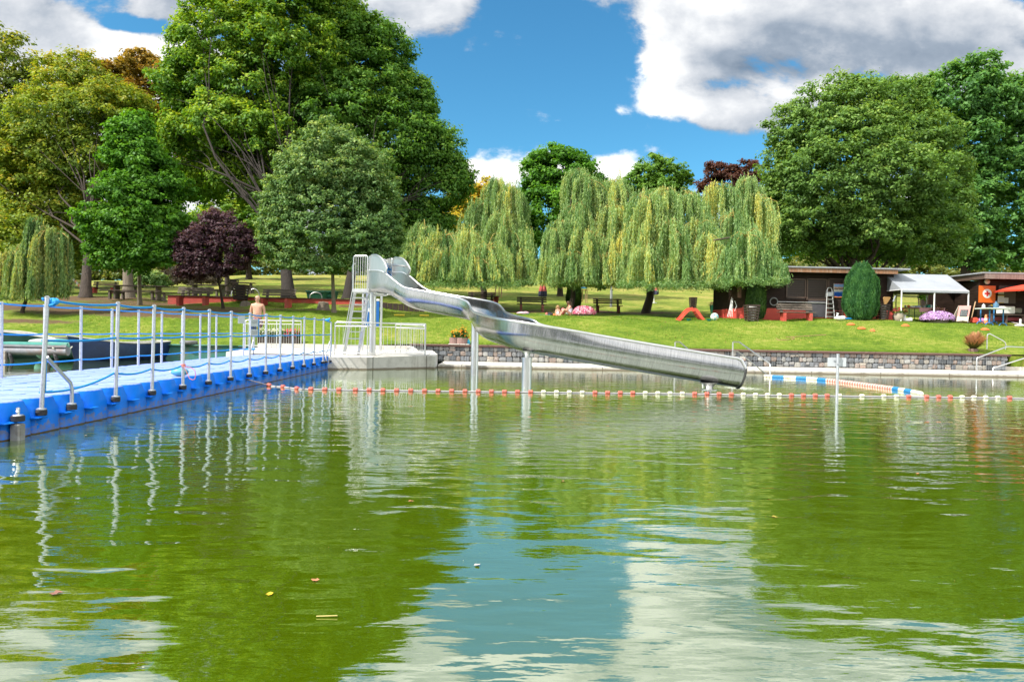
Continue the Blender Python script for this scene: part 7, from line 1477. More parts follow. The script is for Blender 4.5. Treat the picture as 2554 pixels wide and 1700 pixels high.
# ---- middle distance
tree('maple_tree', 'round green maple rising between the left willow and the middle willow', G(1397, 738, 45), 54, [(1400, 420, 80, 50), (1350, 450, 55, 55), (1450, 450, 60, 50), (1400, 520, 100, 85), (1340, 560, 60, 80), (1440, 620, 70, 70), (1400, 390, 40, 30), (1335, 500, 45, 60), (1360, 410, 40, 40)], 'maple', 50000, .13, .55, seed=37, gap=-.25, trunk_r=.22, twigs=110)
tree('far_tree', 'light green round tree far behind the middle willow', GY(1640, 92), 92, [(1620, 425, 45, 40), (1670, 430, 45, 38), (1590, 460, 35, 35), (1690, 470, 35, 35), (1640, 480, 70, 50)], 'bright', 15000, .20, .7, seed=40, gap=-.02, trunk_r=.3, twigs=20)
tree('copper_beech', 'dark reddish-brown tree far behind the willows', GY(1800, 95), 95, [(1790, 440, 38, 34), (1850, 430, 42, 32), (1820, 470, 70, 50), (1760, 480, 40, 40), (1880, 470, 30, 40)], 'copper', 12000, .20, .7, seed=43, gap=0.0, trunk_r=.3, twigs=20)
tree('far_tree', 'yellow-leaved tree behind the left willow beside the oak', GY(1180, 76), 76, [(1170, 500, 45, 38), (1210, 480, 38, 28), (1130, 560, 60, 50), (1190, 560, 55, 50), (1100, 620, 60, 50)], 'yellow', 14000, .20, .75, seed=46, gap=-.30, trunk_r=.25, twigs=20)
tree('far_tree', 'broad tree behind the purple plum with yellow-green leaves', GY(620, 70), 70, [(560, 540, 70, 60), (640, 560, 80, 60), (490, 580, 60, 60), (700, 600, 80, 60)], 'oak', 22000, .18, .75, seed=49, gap=-.22, trunk_r=.3, twigs=40)
tree('dark_tree', 'dark low-branched tree in the shade behind the thick lime trunk', GY(150, 66), 66, [(60, 600, 110, 70), (200, 600, 120, 75), (320, 620, 90, 60), (-60, 600, 100, 90)], 'dark', 26000, .2, .8, seed=52, gap=-.20, trunk_r=.3, twigs=40)
tree('dark_tree', 'dark tree behind the field maple and the second oak trunk', GY(960, 66), 66, [(900, 610, 90, 60), (1000, 620, 80, 60), (1060, 600, 50, 60)], 'oakd', 16000, .19, .8, seed=55, gap=-.3, trunk_r=.28, twigs=30)
tree('dark_tree', 'dark tree behind the hornbeam limbs above the hut roof', GY(2050, 70), 70, [(1980, 600, 90, 60), (2150, 610, 110, 60), (2300, 610, 110, 60)], 'oakd', 26000, .19, .8, seed=58, gap=-.25, trunk_r=.3, twigs=40)
# ---- extra trunks on the slope
def bare_trunk(label, base, top, r, bark=BARK):
    t = thing('bare_tree', label, 'tree', tuple(base)); b = MB(); b.tube([base - Vector((0, 0, .1)), base + (top - base) * .04, base + (top - base) * .15, top], [r * 1.6, r * 1.3, r, r * .8], 12); b.build('trunk', bark, t, angle=80); return t
for px, py, r, y0, y1, lab in ((320, 742, .28, 45, 560, 'grey flared trunk behind the slim maple trunk on the left'), (567, 735, .16, 44, 600, 'thin dark trunk behind the purple plum'), (1437, 745, .0, 0, 0, '')):
    if r: b0_ = G(px, py, 40); bare_trunk(lab, b0_, at(px - 3, y1, Y=b0_.y + .2), r, BARKL if px == 320 else BARK)
# ---- hedge and far wood
def mass(name, label, cat, pts, pal, n, size, clump, seed, kind=None, gap=-.9, per=30):
    lobes = []
    for px, py, rx, ry, Y in pts: kk = Y / FPX; lobes.append((np.array(tuple(at(px, py, Y=Y))), np.array((rx * kk, rx * kk * .8, ry * kk))))
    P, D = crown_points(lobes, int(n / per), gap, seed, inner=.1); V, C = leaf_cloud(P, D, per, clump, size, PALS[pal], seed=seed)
    t = thing(name, label, cat, (lobes[0][0][0], lobes[0][0][1], gz(lobes[0][0][0], lobes[0][0][1]))); quads('foliage', V, C, LEAF, t); 
    if kind: t['kind'] = kind
    return t
r_ = random.Random(4); pts = [(px, 664 + r_.uniform(-12, 10) + (8 if px < 1000 else 22 if px < 1900 else 10), 60, 26 + r_.uniform(0, 14), 92 + r_.uniform(-3, 3)) for px in range(-60, 2700, 42)]
mass('far_hedge', 'dense hedge and scrub closing the lawn all along the far edge', 'hedge', pts, 'hedge', 110000, .20, .8, 61, 'stuff')
pts = [(px, 610 + r_.uniform(-25, 20), 80, 50 + r_.uniform(0, 20), 118 + r_.uniform(-5, 5)) for px in list(range(-80, 760, 70)) + list(range(1040, 1300, 70)) + list(range(1900, 2700, 70))] + [(px, 640 + r_.uniform(-12, 12), 70, 42, 116) for px in range(1280, 1900, 60)]
mass('far_wood', 'far wood showing between the trunks behind the hedge', 'wood', pts, 'oakd', 60000, .32, 1.3, 64, 'stuff', gap=-.35)
mass('brushwood_pile', 'pale heap of dry brushwood behind the purple plum', 'brushwood', [(440, 690, 40, 20, 52), (480, 685, 45, 24, 53), (520, 695, 30, 14, 53), (410, 698, 26, 14, 51)], 'brush', 9000, .11, .4, 67, gap=-1)
mass('small_bush', 'low grey-green shrub hanging behind the picnic table on the left', 'shrub', [(370, 690, 26, 18, 42), (395, 700, 26, 22, 42), (350, 705, 18, 14, 42)], 'field', 4000, .08, .3, 69)
mass('small_bush', 'bright green shrub on the lawn seen through the party tent', 'shrub', [(2325, 735, 26, 16, 42), (2345, 728, 20, 14, 42), (2312, 728, 16, 12, 42)], 'bright', 5000, .07, .3, 71)
mass('young_shrub', 'thin yellow-green shrub growing in the green planter', 'shrub', [(792, 705, 13, 18, 38.6), (788, 690, 8, 10, 38.6)], 'bright', 900, .05, .22, 73, gap=-.3)
# trees on the bank behind the photographer: what the steel and the water mirror
V_, C_ = [], []
lobes = [(np.array([x, -27 + r_.uniform(-3, 3), 6.0 + r_.uniform(-1, 2.5)]), np.array([6.5, 4, 6.5])) for x in range(-60, 61, 9)]
P, D = crown_points(lobes, 700, -.9, 90, inner=.1); V, C = leaf_cloud(P, D, 26, 1.5, .6, PALS['dark']); t = thing('opposite_wood', 'row of trees on the opposite bank behind the photographer', 'wood', (0, -46, .7)); quads('foliage', V, C, LEAF, t); t['kind'] = 'stuff'
# ---- columnar conifers
def conifer(name, label, px, ytop, ybot, half, n, Y=None, pal='conifer', size=.05, tips=6, Ymin=26.2):
    g_ = G(px, ybot, Ymin) if Y is None else GY(px, Y); Y = g_.y; k = Y / FPX; ht = at(px, ytop, Y=Y).z - g_.z; w_ = half * k; t = thing(name, label, 'conifer', tuple(g_))
    u = rng.random(n) ** .8; a = rng.uniform(0, 2 * PI, n); prof_ = np.interp(u, [0, .08, .25, .5, .75, .9, 1], [.55, .80, .98, 1, .86, .60, .28]); fl = 1 + .035 * np.sin(a * tips + 1.5 * np.sin(u * 5)) + .08 * pn(np.stack([np.cos(a), np.sin(a), u * 2], 1), 4.2, 1); r = w_ * prof_ * fl * (1 - np.abs(rng.normal(0, .07, n)))
    tipz = .12 * (.5 + .5 * np.sin(a * 4 + 2)) * np.clip((u - .5) * 2, 0, 1) ** 2 - .05 * np.clip((u - .5) * 2, 0, 1) + rng.normal(0, .01, n) ; P = np.stack([g_.x + r * np.cos(a), Y + r * np.sin(a), g_.z + ht * (u * .96 + .01 + tipz)], 1)
    N_ = np.stack([np.cos(a), np.sin(a), np.full(n, .15)], 1) + rng.normal(size=(n, 3)) * .45; N_ /= np.linalg.norm(N_, axis=1, keepdims=True); T = np.stack([np.cos(a) * .25, np.sin(a) * .25, np.ones(n)], 1) + rng.normal(size=(n, 3)) * .22; T /= np.linalg.norm(T, axis=1, keepdims=True); B_ = np.cross(N_, T); s_ = (size * rng.uniform(.7, 1.5, n))[:, None]
    Vq = np.stack([P - T * s_ * 1.3, P + B_ * s_ * .45, P + T * s_ * 1.5, P - B_ * s_ * .45], 1); pal_ = np.array(PALS[pal]); v = np.clip(.5 + .16 * np.sin(a * tips + 1.5 * np.sin(u * 5)) + .25 * pn(P, 6, 3) + rng.normal(0, .2, n), 0, .99) * 3; i = v.astype(int); f = (v - i)[:, None]; C = pal_[i] * (1 - f) + pal_[np.minimum(i + 1, 3)] * f
    quads('foliage', Vq, C, LEAF, t); b = MB(); b.tube([g_ - Vector((0, 0, .05)), g_ + Vector((0, 0, ht * .9))], [w_ * .16, .01], 8); b.lathe([(w_ * .30, .1), (w_ * .72, ht * .2), (w_ * .78, ht * .5), (w_ * .55, ht * .8), (w_ * .1, ht * .92)], g_, 12); b.build('trunk', pbr('inner_twigs', (.03, .045, .015), (.015, .02, .008), .9, scale=9), t); return t
conifer('thuja', 'fat round-topped columnar conifer in front of the wooden hut', 2146, 660, 797, 42, 26000, size=.05, tips=9)
conifer('thuja', 'narrow dark columnar conifer at the left corner of the wooden hut', 1884, 702, 783, 25, 9000, Y=34.0, pal='dark', size=.05)
conifer('thuja', 'dark bushy conifer right behind the middle willow trunk', 1431, 700, 769, 19, 8000, pal='dark', size=.06, Ymin=38.5)
# ---- weeping willows
WPAL = np.array([(.11, .22, .07), (.19, .33, .11), (.32, .46, .18), (.46, .57, .22), (.66, .60, .15)])
def willow(name, label, base, Y, heads, zb_px, nstr, seed, trunk_r=.2, lf=.066, skirt=None, pal=WPAL, fork=None, dark=0):
    """heads: (px, py, spread px, dy, weight): each a cascade of hanging twigs"""
    t = thing(name, label, 'willow', tuple(base)); k = Y / FPX; b = MB(); VV, CC = [], []; tw = MB(); wsum = sum(h[4] for h in heads)
    hp = [(np.array(tuple(at(h[0], h[1], Y=Y + h[3]))), h[2] * k, h[4]) for h in heads]; zb0 = at(heads[0][0], zb_px, Y=Y).z
    tt = Vector((base.x * .85 + sum(h[0][0] for h in hp) / len(hp) * .15, base.y, base.z + (zb0 - base.z) * 1.25 + .5)); pts = [base - Vector((0, 0, .1)), base + Vector((0, 0, .10)), base.lerp(tt, .45) + Vector((.10, 0, 0)), base.lerp(tt, .75), tt]; b.tube(pts, [trunk_r * 1.5, trunk_r * 1.2, trunk_r, trunk_r * .95, trunk_r * .8], 12)
    for c, s, w_ in hp:
        P = limb(b, tt.lerp(pts[3], rng.random() * .5), c, trunk_r * .4, trunk_r * .12, bend=.08)
        n = int(nstr * w_ / wsum); a = rng.uniform(0, 2 * PI, n); u = rng.random(n) ** .62; nb = max(7, int(s * 6)); ai = np.round(a / (2 * PI) * nb).astype(int) % nb; btint = rng.normal(0, .16, nb)[ai] + rng.normal(0, .12); bz = rng.normal(0, .10 + .12 * s, nb)[ai]; a = (ai + rng.normal(0, .12, n)) * 2 * PI / nb; r = s * u * (1 + .28 * np.sin(a * 3 + seed + c[0] * 3)); 
        sz = c[2] + bz * u + .25 * s * np.sin(np.clip(u * 2.2, 0, PI)) - 1.0 * s * u ** 2.1 + rng.normal(0, .06 + .10 * s, n) * (1 + .8 * np.sin(a * nb * .5)); sx_ = c[0] + r * np.cos(a); sy_ = c[1] + r * np.sin(a) * .85
        zb_ = zb0 + .20 * pn(np.stack([sx_, sy_, sy_ * 0], 1), 1.6, seed) + np.abs(rng.normal(0, .16, n)) - .05; Lm = rng.uniform(.5, 3.0, n) * (1 + .5 * (rng.random(n) < .25)); L = np.minimum(Lm, np.maximum(sz - zb_, .15)); L = np.minimum(L, 3.4)
        K = 26; tt_ = (np.arange(K)[None] + rng.random((n, K))) / K; m_ = (tt_ * L[:, None]); dr = np.stack([np.cos(a), np.sin(a)], 1) * rng.uniform(.02, .16, n)[:, None]; swy = rng.normal(0, .03, (n, 1))
        X = sx_[:, None] + dr[:, :1] * np.sin(tt_ * PI * .5) + swy * tt_ + rng.normal(0, .018, (n, K)); Yc = sy_[:, None] + dr[:, 1:] * np.sin(tt_ * PI * .5) + rng.normal(0, .018, (n, K)); Z = sz[:, None] - m_
        keep = (Z > (zb_[:, None] - .04)).ravel(); Pq = np.stack([X, Yc, Z], 2).reshape(-1, 3)[keep]; q = len(Pq)
        T = np.stack([rng.normal(0, .38, q), rng.normal(0, .38, q), -np.ones(q)], 1); T /= np.linalg.norm(T, axis=1, keepdims=True); N_ = rng.normal(size=(q, 3)); B_ = np.cross(T, N_); B_ /= np.linalg.norm(B_, axis=1, keepdims=True); sl = (lf * rng.uniform(.7, 1.5, q))[:, None]
        VV.append(np.stack([Pq - T * sl, Pq + B_ * sl * .27, Pq + T * sl, Pq - B_ * sl * .27], 1)); cl = np.repeat(rng.random(n), K)[keep]; top = np.repeat(np.clip(1 - u, 0, 1), K)[keep]; v = np.clip(cl * .52 + np.repeat(btint, K)[keep] + .08 + .16 * rng.random(q) + .10 * (1 - np.repeat(1, q)) + rng.normal(0, .10, q) + .05 - dark, 0, .999) * 4; i = v.astype(int); f = (v - i)[:, None]; CC.append(pal[i] * (1 - f) + pal[np.minimum(i + 1, 4)] * f)
        for j in rng.choice(n, min(n, max(8, int(n * .02))), replace=False): # yellow bowed twigs
            e = Vector((sx_[j], sy_[j], sz[j])); c0_ = Vector(tuple(c)); mid = c0_.lerp(e, .55) + Vector((0, 0, .18 * s)); tw.tube([c0_, c0_.lerp(mid, .6) + Vector((0, 0, .05)), mid, e, e - Vector((0, 0, L[j] * .5))], [.022, .018, .013, .009, .005], 4)
    if skirt: # leafy fringe along the browse line
        for (x0, x1, py, dy, n) in skirt:
            A, B2 = at(x0, py, Y=Y + dy), at(x1, py, Y=Y + dy); u = rng.random(n); Pq = np.stack([A.x + (B2.x - A.x) * u, np.full(n, Y + dy) + rng.normal(0, .5, n), A.z + (B2.z - A.z) * u + .16 * pn(np.stack([u * 14, u * 0, u * 0], 1), 1.0, seed) + rng.normal(0, .12, n) - .03], 1)
            T = rng.normal(size=(n, 3)) * [1, .6, .45] + [.3, -.2, -.15]; T /= np.linalg.norm(T, axis=1, keepdims=True); B_ = np.cross(T, rng.normal(size=(n, 3))); B_ /= np.linalg.norm(B_, axis=1, keepdims=True); sl = (lf * .85 * rng.uniform(.6, 1.3, n))[:, None]; VV.append(np.stack([Pq - T * sl, Pq + B_ * sl * .3, Pq + T * sl, Pq - B_ * sl * .3], 1)); v = rng.random(n) * 2.6; i = v.astype(int); CC.append(pal[i] * rng.uniform(.8, 1.15, (n, 1)))
    quads('crown', np.concatenate(VV), np.concatenate(CC), LEAF, t); tag(tw.build('twigs', pbr('yellow_twigs', (.48, .34, .08), (.34, .24, .06), .7, scale=12), t), kind='stuff'); b.build('trunk', pbr('willow_bark', (.085, .06, .045), (.04, .03, .022), .9, scale=5, bumps=1, bscale=9, bd=.05, stretch=(1, 1, .25)), t, angle=80); return t
willow('weeping_willow', 'left weeping willow with a pointed light top behind the slide tower', G(1205, 757, 39), 42.5,
       [(1240, 455, 36, 1, .7), (1275, 470, 40, .5, .9), (1210, 510, 55, 1, 1.1), (1255, 540, 60, 0, 1.2), (1060, 572, 48, 0, 1.0), (1110, 590, 60, -.5, 1.3), (1170, 590, 70, 0, 1.4), (1280, 585, 55, -.5, 1.2), (1040, 620, 48, -1, .9), (1215, 620, 70, -1.5, 1.4), (1120, 640, 70, -1.5, 1.2), (1300, 630, 42, -1, .9), (1020, 650, 35, -1, .5), (1180, 660, 80, -2, 1.0)], 712, 10500, 101, .2, skirt=[(1000, 1340, 706, -1.6, 7000), (1030, 1340, 700, .5, 4500), (1060, 1300, 712, -2.6, 3500)])
willow('weeping_willow', 'middle weeping willow with long hanging curtains over the round conifer', G(1423, 777), 40.5,
       [(1440, 430, 34, 1, .6), (1470, 450, 48, .5, 1.1), (1530, 460, 50, 1, 1.1), (1450, 520, 55, 0, 1.2), (1520, 530, 60, 0, 1.4), (1400, 560, 42, -.5, 1.1), (1385, 580, 36, -1, .9), (1460, 590, 60, -1, 1.3), (1530, 610, 55, -1, 1.1), (1420, 640, 60, -1.5, 1.1), (1500, 650, 70, -1.5, 1.0)], 716, 11000, 105, .14, skirt=[(1370, 1570, 710, -1.2, 3600), (1400, 1560, 704, .6, 2500)])
willow('weeping_willow', 'broad weeping willow with leaning trunk and golden twigs, reaching the hut roof', G(1611, 781), 38.8,
       [(1600, 490, 60, 1, 1.2), (1660, 480, 55, .5, 1.3), (1720, 490, 50, .5, 1.1), (1620, 500, 42, -.5, 1.0), (1800, 470, 50, 1.5, 1.0), (1865, 450, 42, 1.5, 1.0), (1890, 500, 48, 1, 1.1), (1830, 540, 60, 0, 1.2), (1590, 560, 60, 0, 1.3), (1670, 560, 60, -1, 1.4), (1745, 560, 55, -.5, 1.2), (1770, 600, 50, -1.5, 1.1), (1860, 590, 60, -4.4, 1.2), (1610, 630, 60, -1.5, 1.2), (1700, 640, 60, -1.5, 1.1), (1800, 640, 60, -2, 1.2), (1895, 640, 50, -4.7, 1.1), (1935, 672, 30, -5, .6), (1840, 655, 50, -4.6, 1.0)], 716, 11000, 109, .24, skirt=[(1540, 1960, 707, -1.8, 9500), (1560, 1900, 701, .5, 5000), (1600, 1840, 712, -2.6, 3500), (1800, 1958, 702, -5.2, 3600)])
willow('weeping_willow', 'small young weeping willow beside the ball court at the left edge', G(56, 780), 31.6,
       [(90, 552, 26, 0, 1.0), (115, 575, 34, 0, 1.2), (150, 585, 24, .2, .7), (80, 600, 34, 0, 1.1), (40, 630, 40, -.3, .9), (10, 640, 34, 0, .7), (70, 660, 46, -.3, 1.0), (120, 640, 34, 0, .7)], 745, 3000, 113, .07, lf=.065, pal=np.array([(.09, .18, .06), (.16, .27, .09), (.25, .36, .13), (.38, .45, .15), (.52, .46, .12)]), skirt=[(-10, 110, 735, 0, 2600)])
# fallen branch of the willow reaching the hut
# ---- grass blades on the lawn
def blades(name, label, n, xa, xb, ya, yb, h, w_=.006, pw=1.0):
    X = rng.uniform(xa, xb, n); Yv = ya + (yb - ya) * rng.random(n) ** pw; Z = gzv(X, Yv); P = np.stack([X, Yv, Z], 1); a = rng.uniform(0, 2 * PI, n); hh = h * rng.uniform(.4, 1.4, n) * (1 + .6 * pn(P, 1.2, 4)); ww = w_ * (1 + (Yv - 26) * .12)
    d = np.stack([np.cos(a), np.sin(a), a * 0], 1) * ww[:, None]; ln = np.stack([rng.normal(0, .35, n) * hh, rng.normal(0, .35, n) * hh, hh], 1); V = np.stack([P - d, P + d, P + ln + d * .2, P + ln - d * .2], 1)
    pal_ = np.array([(.08, .17, .012), (.13, .25, .016), (.20, .32, .022), (.34, .38, .08)]); v = np.clip(.42 + .35 * pn(P, .55, 2) + rng.normal(0, .2, n), 0, .99) * 3; i = v.astype(int); f = (v - i)[:, None]; C = pal_[i] * (1 - f) + pal_[np.minimum(i + 1, 3)] * f
    s_ = np.zeros(n, bool)
    for x, y, rx, ry in SOIL: s_ |= ((X - x) / rx) ** 2 + ((Yv - y) / ry) ** 2 < .8
    keep = ~s_ | (rng.random(n) < .12); o = quads(name, V[keep], C[keep], LEAF); return tag(o, label, 'grass', kind='stuff')
blades('grass', 'short green lawn grass above the stone wall', 110000, -4, 24, 26.15, 38, .034, .004); blades('grass', 'short green lawn grass above the left bank', 70000, -22, -4, 26.5, 38, .034, .004)
blades('grass_fringe', 'longer grass hanging along the top of the stone wall', 9000, -3.3, 19.5, 26.12, 26.4, .055, .004)
# daisies and clover specks
n = 420; X = rng.uniform(-4, 22, n); Yv = 26.2 + 11 * rng.random(n) ** 1.3; Z = gzv(X, Yv) + .05; P = np.stack([X, Yv, Z], 1); m_ = pn(P, .5, 9) > .15; P = P[m_]; N_ = rng.normal(size=(len(P), 3)) * .3 + [0, -.5, 1]; N_ /= np.linalg.norm(N_, axis=1, keepdims=True); C = np.where(rng.random((len(P), 1)) < .7, [[.7, .7, .6]], [[.7, .55, .05]]); tag(quads('daisies', leaf_quads(P, N_, .009, C, .9), C, PETAL), 'white and yellow daisies scattered over the front lawn', 'flowers', kind='stuff')
n = 1500; X = rng.uniform(-20, 14, n); Yv = 27 + 16 * rng.random(n); P = np.stack([X, Yv, gzv(X, Yv) + .04], 1); N_ = rng.normal(size=(n, 3)) * .4 + [0, 0, 1]; N_ /= np.linalg.norm(N_, axis=1, keepdims=True); C = np.array([(.35, .2, .06), (.45, .33, .08), (.22, .12, .05)])[rng.integers(0, 3, n)]; tag(quads('fallen_leaves', leaf_quads(P, N_, .03, C, .7), C, PETAL), 'dry fallen leaves on the lawn and soil', 'leaves', kind='stuff')

# ================================================================== PEOPLE
SKIN_ = pbr('skin', (.60, .34, .23), (.50, .26, .17), .5, scale=5, bumps=.05)
def skinned(name, V, E_, m, parent, loc, rz=0, s=1.0, root=0, sub=2):
    me = bpy.data.meshes.new(name); me.from_pydata([tuple(Vector(v[:3]) * s) for v in V], E_, []); o = link(name, me, m, parent); md = o.modifiers.new('Skin', 'SKIN'); md.use_smooth_shade = True
    sk = me.skin_vertices[0].data
    for i, v in enumerate(V): r = v[3]; ry = v[4] if len(v) > 4 else r; sk[i].radius = (r * s, ry * s); sk[i].use_root = (i == root)
    sb = o.modifiers.new('Sub', 'SUBSURF'); sb.levels = sub; sb.render_levels = sub
    if parent is None: o.location = loc; o.rotation_euler = (0, 0, rz)
    return o
def hand(V, E_, wi, w, d, side, s=1.0, curl=.25):
    """palm with four fingers and a thumb leaving its side"""
    w = Vector(w); d = Vector(d).normalized(); sd_ = Vector(side).normalized(); nrm = d.cross(sd_); p = len(V); c = w + d * .045; V.append((*c, .026 * s, .018 * s)); E_.append((wi, p)); k = w + d * .085; V.append((*k, .030 * s, .016 * s)); E_.append((p, p + 1))
    for j, (o, l) in enumerate(((-.027, .065), (-.009, .075), (.009, .07), (.026, .055))):
        a = len(V); q = k + sd_ * o + d * .01; V.append((*q, .0085 * s)); E_.append((p + 1, a)); q2 = q + d * l * .5 * s + nrm * .008; V.append((*q2, .0078 * s)); E_.append((a, a + 1)); q3 = q2 + d * l * .45 * s + nrm * curl * .06; V.append((*q3, .0065 * s)); E_.append((a + 1, a + 2))
    a = len(V); q = c - sd_ * .03 + d * .01; V.append((*q, .010 * s)); E_.append((p, a)); q2 = q - sd_ * .016 + d * .03; V.append((*q2, .009 * s)); E_.append((a, a + 1)); V.append((*(q2 + d * .025 - sd_ * .002), .0075 * s)); E_.append((a + 1, a + 2))
def head_bits(par, c, f, up, hair_m, style, s=1.0):
    """face, ears and hair on a head centred at C looking along F"""
    c = Vector(c); f = Vector(f).normalized(); up = Vector(up).normalized(); r = f.cross(up).normalized()
    b = MB()
    for sg in (-1, 1): b.ball(c + f * .082 * s + r * sg * .030 * s + up * .012 * s, .0085 * s, 8, 6)
    b.ball(c + f * .088 * s - up * .052 * s, (.018 * s, .018 * s, .005 * s), 8, 5); b.build('face_marks', pbr('eyes_and_lips', (.10, .03, .025), (.05, .02, .02), .4), par)
    b = MB(); b.ball(c + f * .098 * s - up * .012 * s, (.014 * s, .014 * s, .022 * s), 8, 6)
    for sg in (-1, 1): b.ball(c + r * sg * .082 * s - up * .008 * s - f * .01 * s, (.010 * s, .016 * s, .024 * s), 8, 6)
    
    if style == 'bald': b.ball(c + up * .030 * s, (.090 * s, .100 * s, .085 * s), 16, 12)
    b.build('nose_and_ears', SKIN_, par)
    b = MB()
    if style == 'bald':
        for a in np.linspace(R(85), R(275), 15): d = f * math.cos(a) + r * math.sin(a); b.ball(c + d * .082 * s + up * .004 * s, (.024 * s, .024 * s, .042 * s), 8, 6)
    else:
        b.ball(c - f * .016 * s + up * .028 * s, (.098 * s, .098 * s, .098 * s), 14, 10)
        if style == 'tail': b.tube([c - f * .09 * s + up * .03 * s, c - f * .15 * s, c - f * .15 * s - up * .14 * s], [.035 * s, .035 * s, .012 * s], 8)
        if style == 'long':
            for sg in (-1, 1): b.tube([c + r * sg * .08 * s + up * .03 * s, c + r * sg * .10 * s - up * .09 * s, c + r * sg * .09 * s - up * .20 * s], [.04 * s, .038 * s, .018 * s], 8)
    b.build('hair', hair_m, par)
HAIRD = pbr('brown_hair', (.10, .05, .025), (.06, .03, .015), .6, scale=30, bumps=.4); HAIRG = pbr('grey_brown_hair', (.14, .09, .06), (.09, .06, .04), .6, scale=30, bumps=.4); HAIRB = pbr('fair_hair', (.42, .26, .11), (.30, .18, .07), .6, scale=30, bumps=.4)
def print_material(name, stops, sc_=14):
    m, nt_, N_, pp_ = newmat(name); n_ = noise(nt_, sc_, 3, .55, coords(nt_)); r_ = ramp(nt_, n_.outputs[0], stops); r_.color_ramp.interpolation = 'CONSTANT'; nt_.links.new(r_.outputs[0], pp_.inputs[0]); pp_.inputs['Roughness'].default_value = .8; return m
# man
g_ = G(641, 852, 26.4); g_.z = gz(g_.x, g_.y); mp_ = Vector(g_)
t = thing('person', 'bare-chested balding person in dark patterned swim shorts standing behind the apron fence', 'person', tuple(mp_), R(6))
V = [(0, 0, .95, .165, .13), (0, -.01, 1.10, .175, .145), (0, .005, 1.27, .195, .135), (0, .015, 1.42, .16, .105), (0, .015, 1.50, .066), (0, .0, 1.555, .064), (0, -.014, 1.615, .084, .092), (0, -.006, 1.69, .104, .116), (0, .0, 1.745, .082, .092)]
E_ = [(i, i + 1) for i in range(8)]
for sg in (-1, 1):
    i = len(V); V += [(sg * .185, .015, 1.41, .080), (sg * .235, .03, 1.27, .062), (sg * .255, .035, 1.12, .050), (sg * .265, .0, .98, .046), (sg * .27, -.035, .87, .030)]; E_ += [(3, i), (i, i + 1), (i + 1, i + 2), (i + 2, i + 3), (i + 3, i + 4)]; hand(V, E_, i + 4, (sg * .27, -.035, .87), (0, -.12, -1), (0, -1, 0), curl=.4)
    i = len(V); V += [(sg * .09, .0, .88, .098), (sg * .105, -.01, .68, .082), (sg * .11, -.01, .50, .055), (sg * .115, .015, .33, .058), (sg * .12, .025, .10, .036), (sg * .125, .02, .045, .038), (sg * .135, -.10, .028, .036, .026), (sg * .14, -.17, .02, .028, .018)]; E_ += [(0, i)] + [(i + k, i + k + 1) for k in range(7)]
body = skinned('body', V, E_, SKIN_, t, (0, 0, 0))
Vs = [(0, 0, 1.01, .180, .150), (0, 0, .92, .185, .155)]; Es = [(0, 1)]
for sg in (-1, 1): i = len(Vs); Vs += [(sg * .10, 0, .84, .125), (sg * .125, -.01, .68, .118), (sg * .13, -.01, .54, .112)]; Es += [(1, i), (i, i + 1), (i + 1, i + 2)]
skinned('swim_shorts', Vs, Es, print_material('floral_print', [(0, (.012, .018, .05)), (.48, (.35, .03, .04)), (.55, (.5, .52, .58)), (.6, (.02, .03, .08))], 16), t, (0, 0, 0), root=1)
def local_bits(par, *a, **k):
    old = set(bpy.data.objects); head_bits(par, *a, **k)
_old_root = root_loc
root_loc = lambda p: np.zeros(3)
head_bits(t, (0, -.006, 1.675), (.85, -.5, .05), (0, 0, 1), HAIRG, 'bald')
b = MB()
for sg in (-1, 1): b.ball((sg * .085, -.120, 1.33), (.011, .007, .011), 8, 6)
b.ball((0, -.140, 1.07), (.009, .007, .013), 8, 6); b.build('chest_details', pbr('darker_skin', (.32, .14, .10), None, .6), t)
# woman and child
wp = at(1424, 792, Y=38.1); wp.z = gz(wp.x, wp.y) + .0
t = thing('person', 'seated person in a white patterned dress hugging bent knees in front of the tree shade', 'person', tuple(wp), R(14))
V = [(0, 0, .13, .135, .13), (-.02, 0, .30, .105, .11), (-.06, 0, .45, .11, .12), (-.11, 0, .56, .07, .09), (-.13, 0, .62, .045), (-.16, 0, .67, .05), (-.18, 0, .725, .082), (-.17, 0, .785, .07)]; E_ = [(i, i + 1) for i in range(7)]
for sg in (-1, 1):
    i = len(V); V += [(-.10, sg * .15, .55, .048), (-.22, sg * .20, .40, .036), (-.36, sg * .13, .33, .03), (-.45, sg * .06, .33, .022)]; E_ += [(3, i), (i, i + 1), (i + 1, i + 2), (i + 2, i + 3)]; hand(V, E_, i + 3, (-.45, sg * .06, .33), (-.7, -sg * .5, -.1), (0, 0, 1), curl=.4)
    i = len(V); V += [(-.08, sg * .09, .12, .095), (-.25, sg * .10, .27, .075), (-.42, sg * .10, .40, .052), (-.56, sg * .095, .24, .046), (-.68, sg * .09, .07, .032), (-.76, sg * .09, .035, .030, .024), (-.84, sg * .09, .025, .024, .017)]; E_ += [(0, i)] + [(i + k, i + k + 1) for k in range(6)]
skinned('body', V, E_, SKIN_, t, (0, 0, 0))
skinned('dress', [(-.0, 0, .12, .165, .17), (-.02, 0, .28, .122, .135), (-.06, 0, .43, .125, .14), (-.09, 0, .52, .085, .12), (-.14, .07, .16, .10), (-.14, -.07, .16, .10), (-.27, .08, .25, .088), (-.27, -.08, .25, .088)], [(0, 1), (1, 2), (2, 3), (0, 4), (0, 5), (4, 6), (5, 7)], print_material('blue_dotted_dress', [(0, (.62, .68, .76)), (.58, (.18, .28, .42)), (.66, (.66, .72, .78))], 22), t, (0, 0, 0))
head_bits(t, (-.18, 0, .735), (-.85, -.15, -.35), (-.3, 0, 1), HAIRD, 'tail', 1.0)
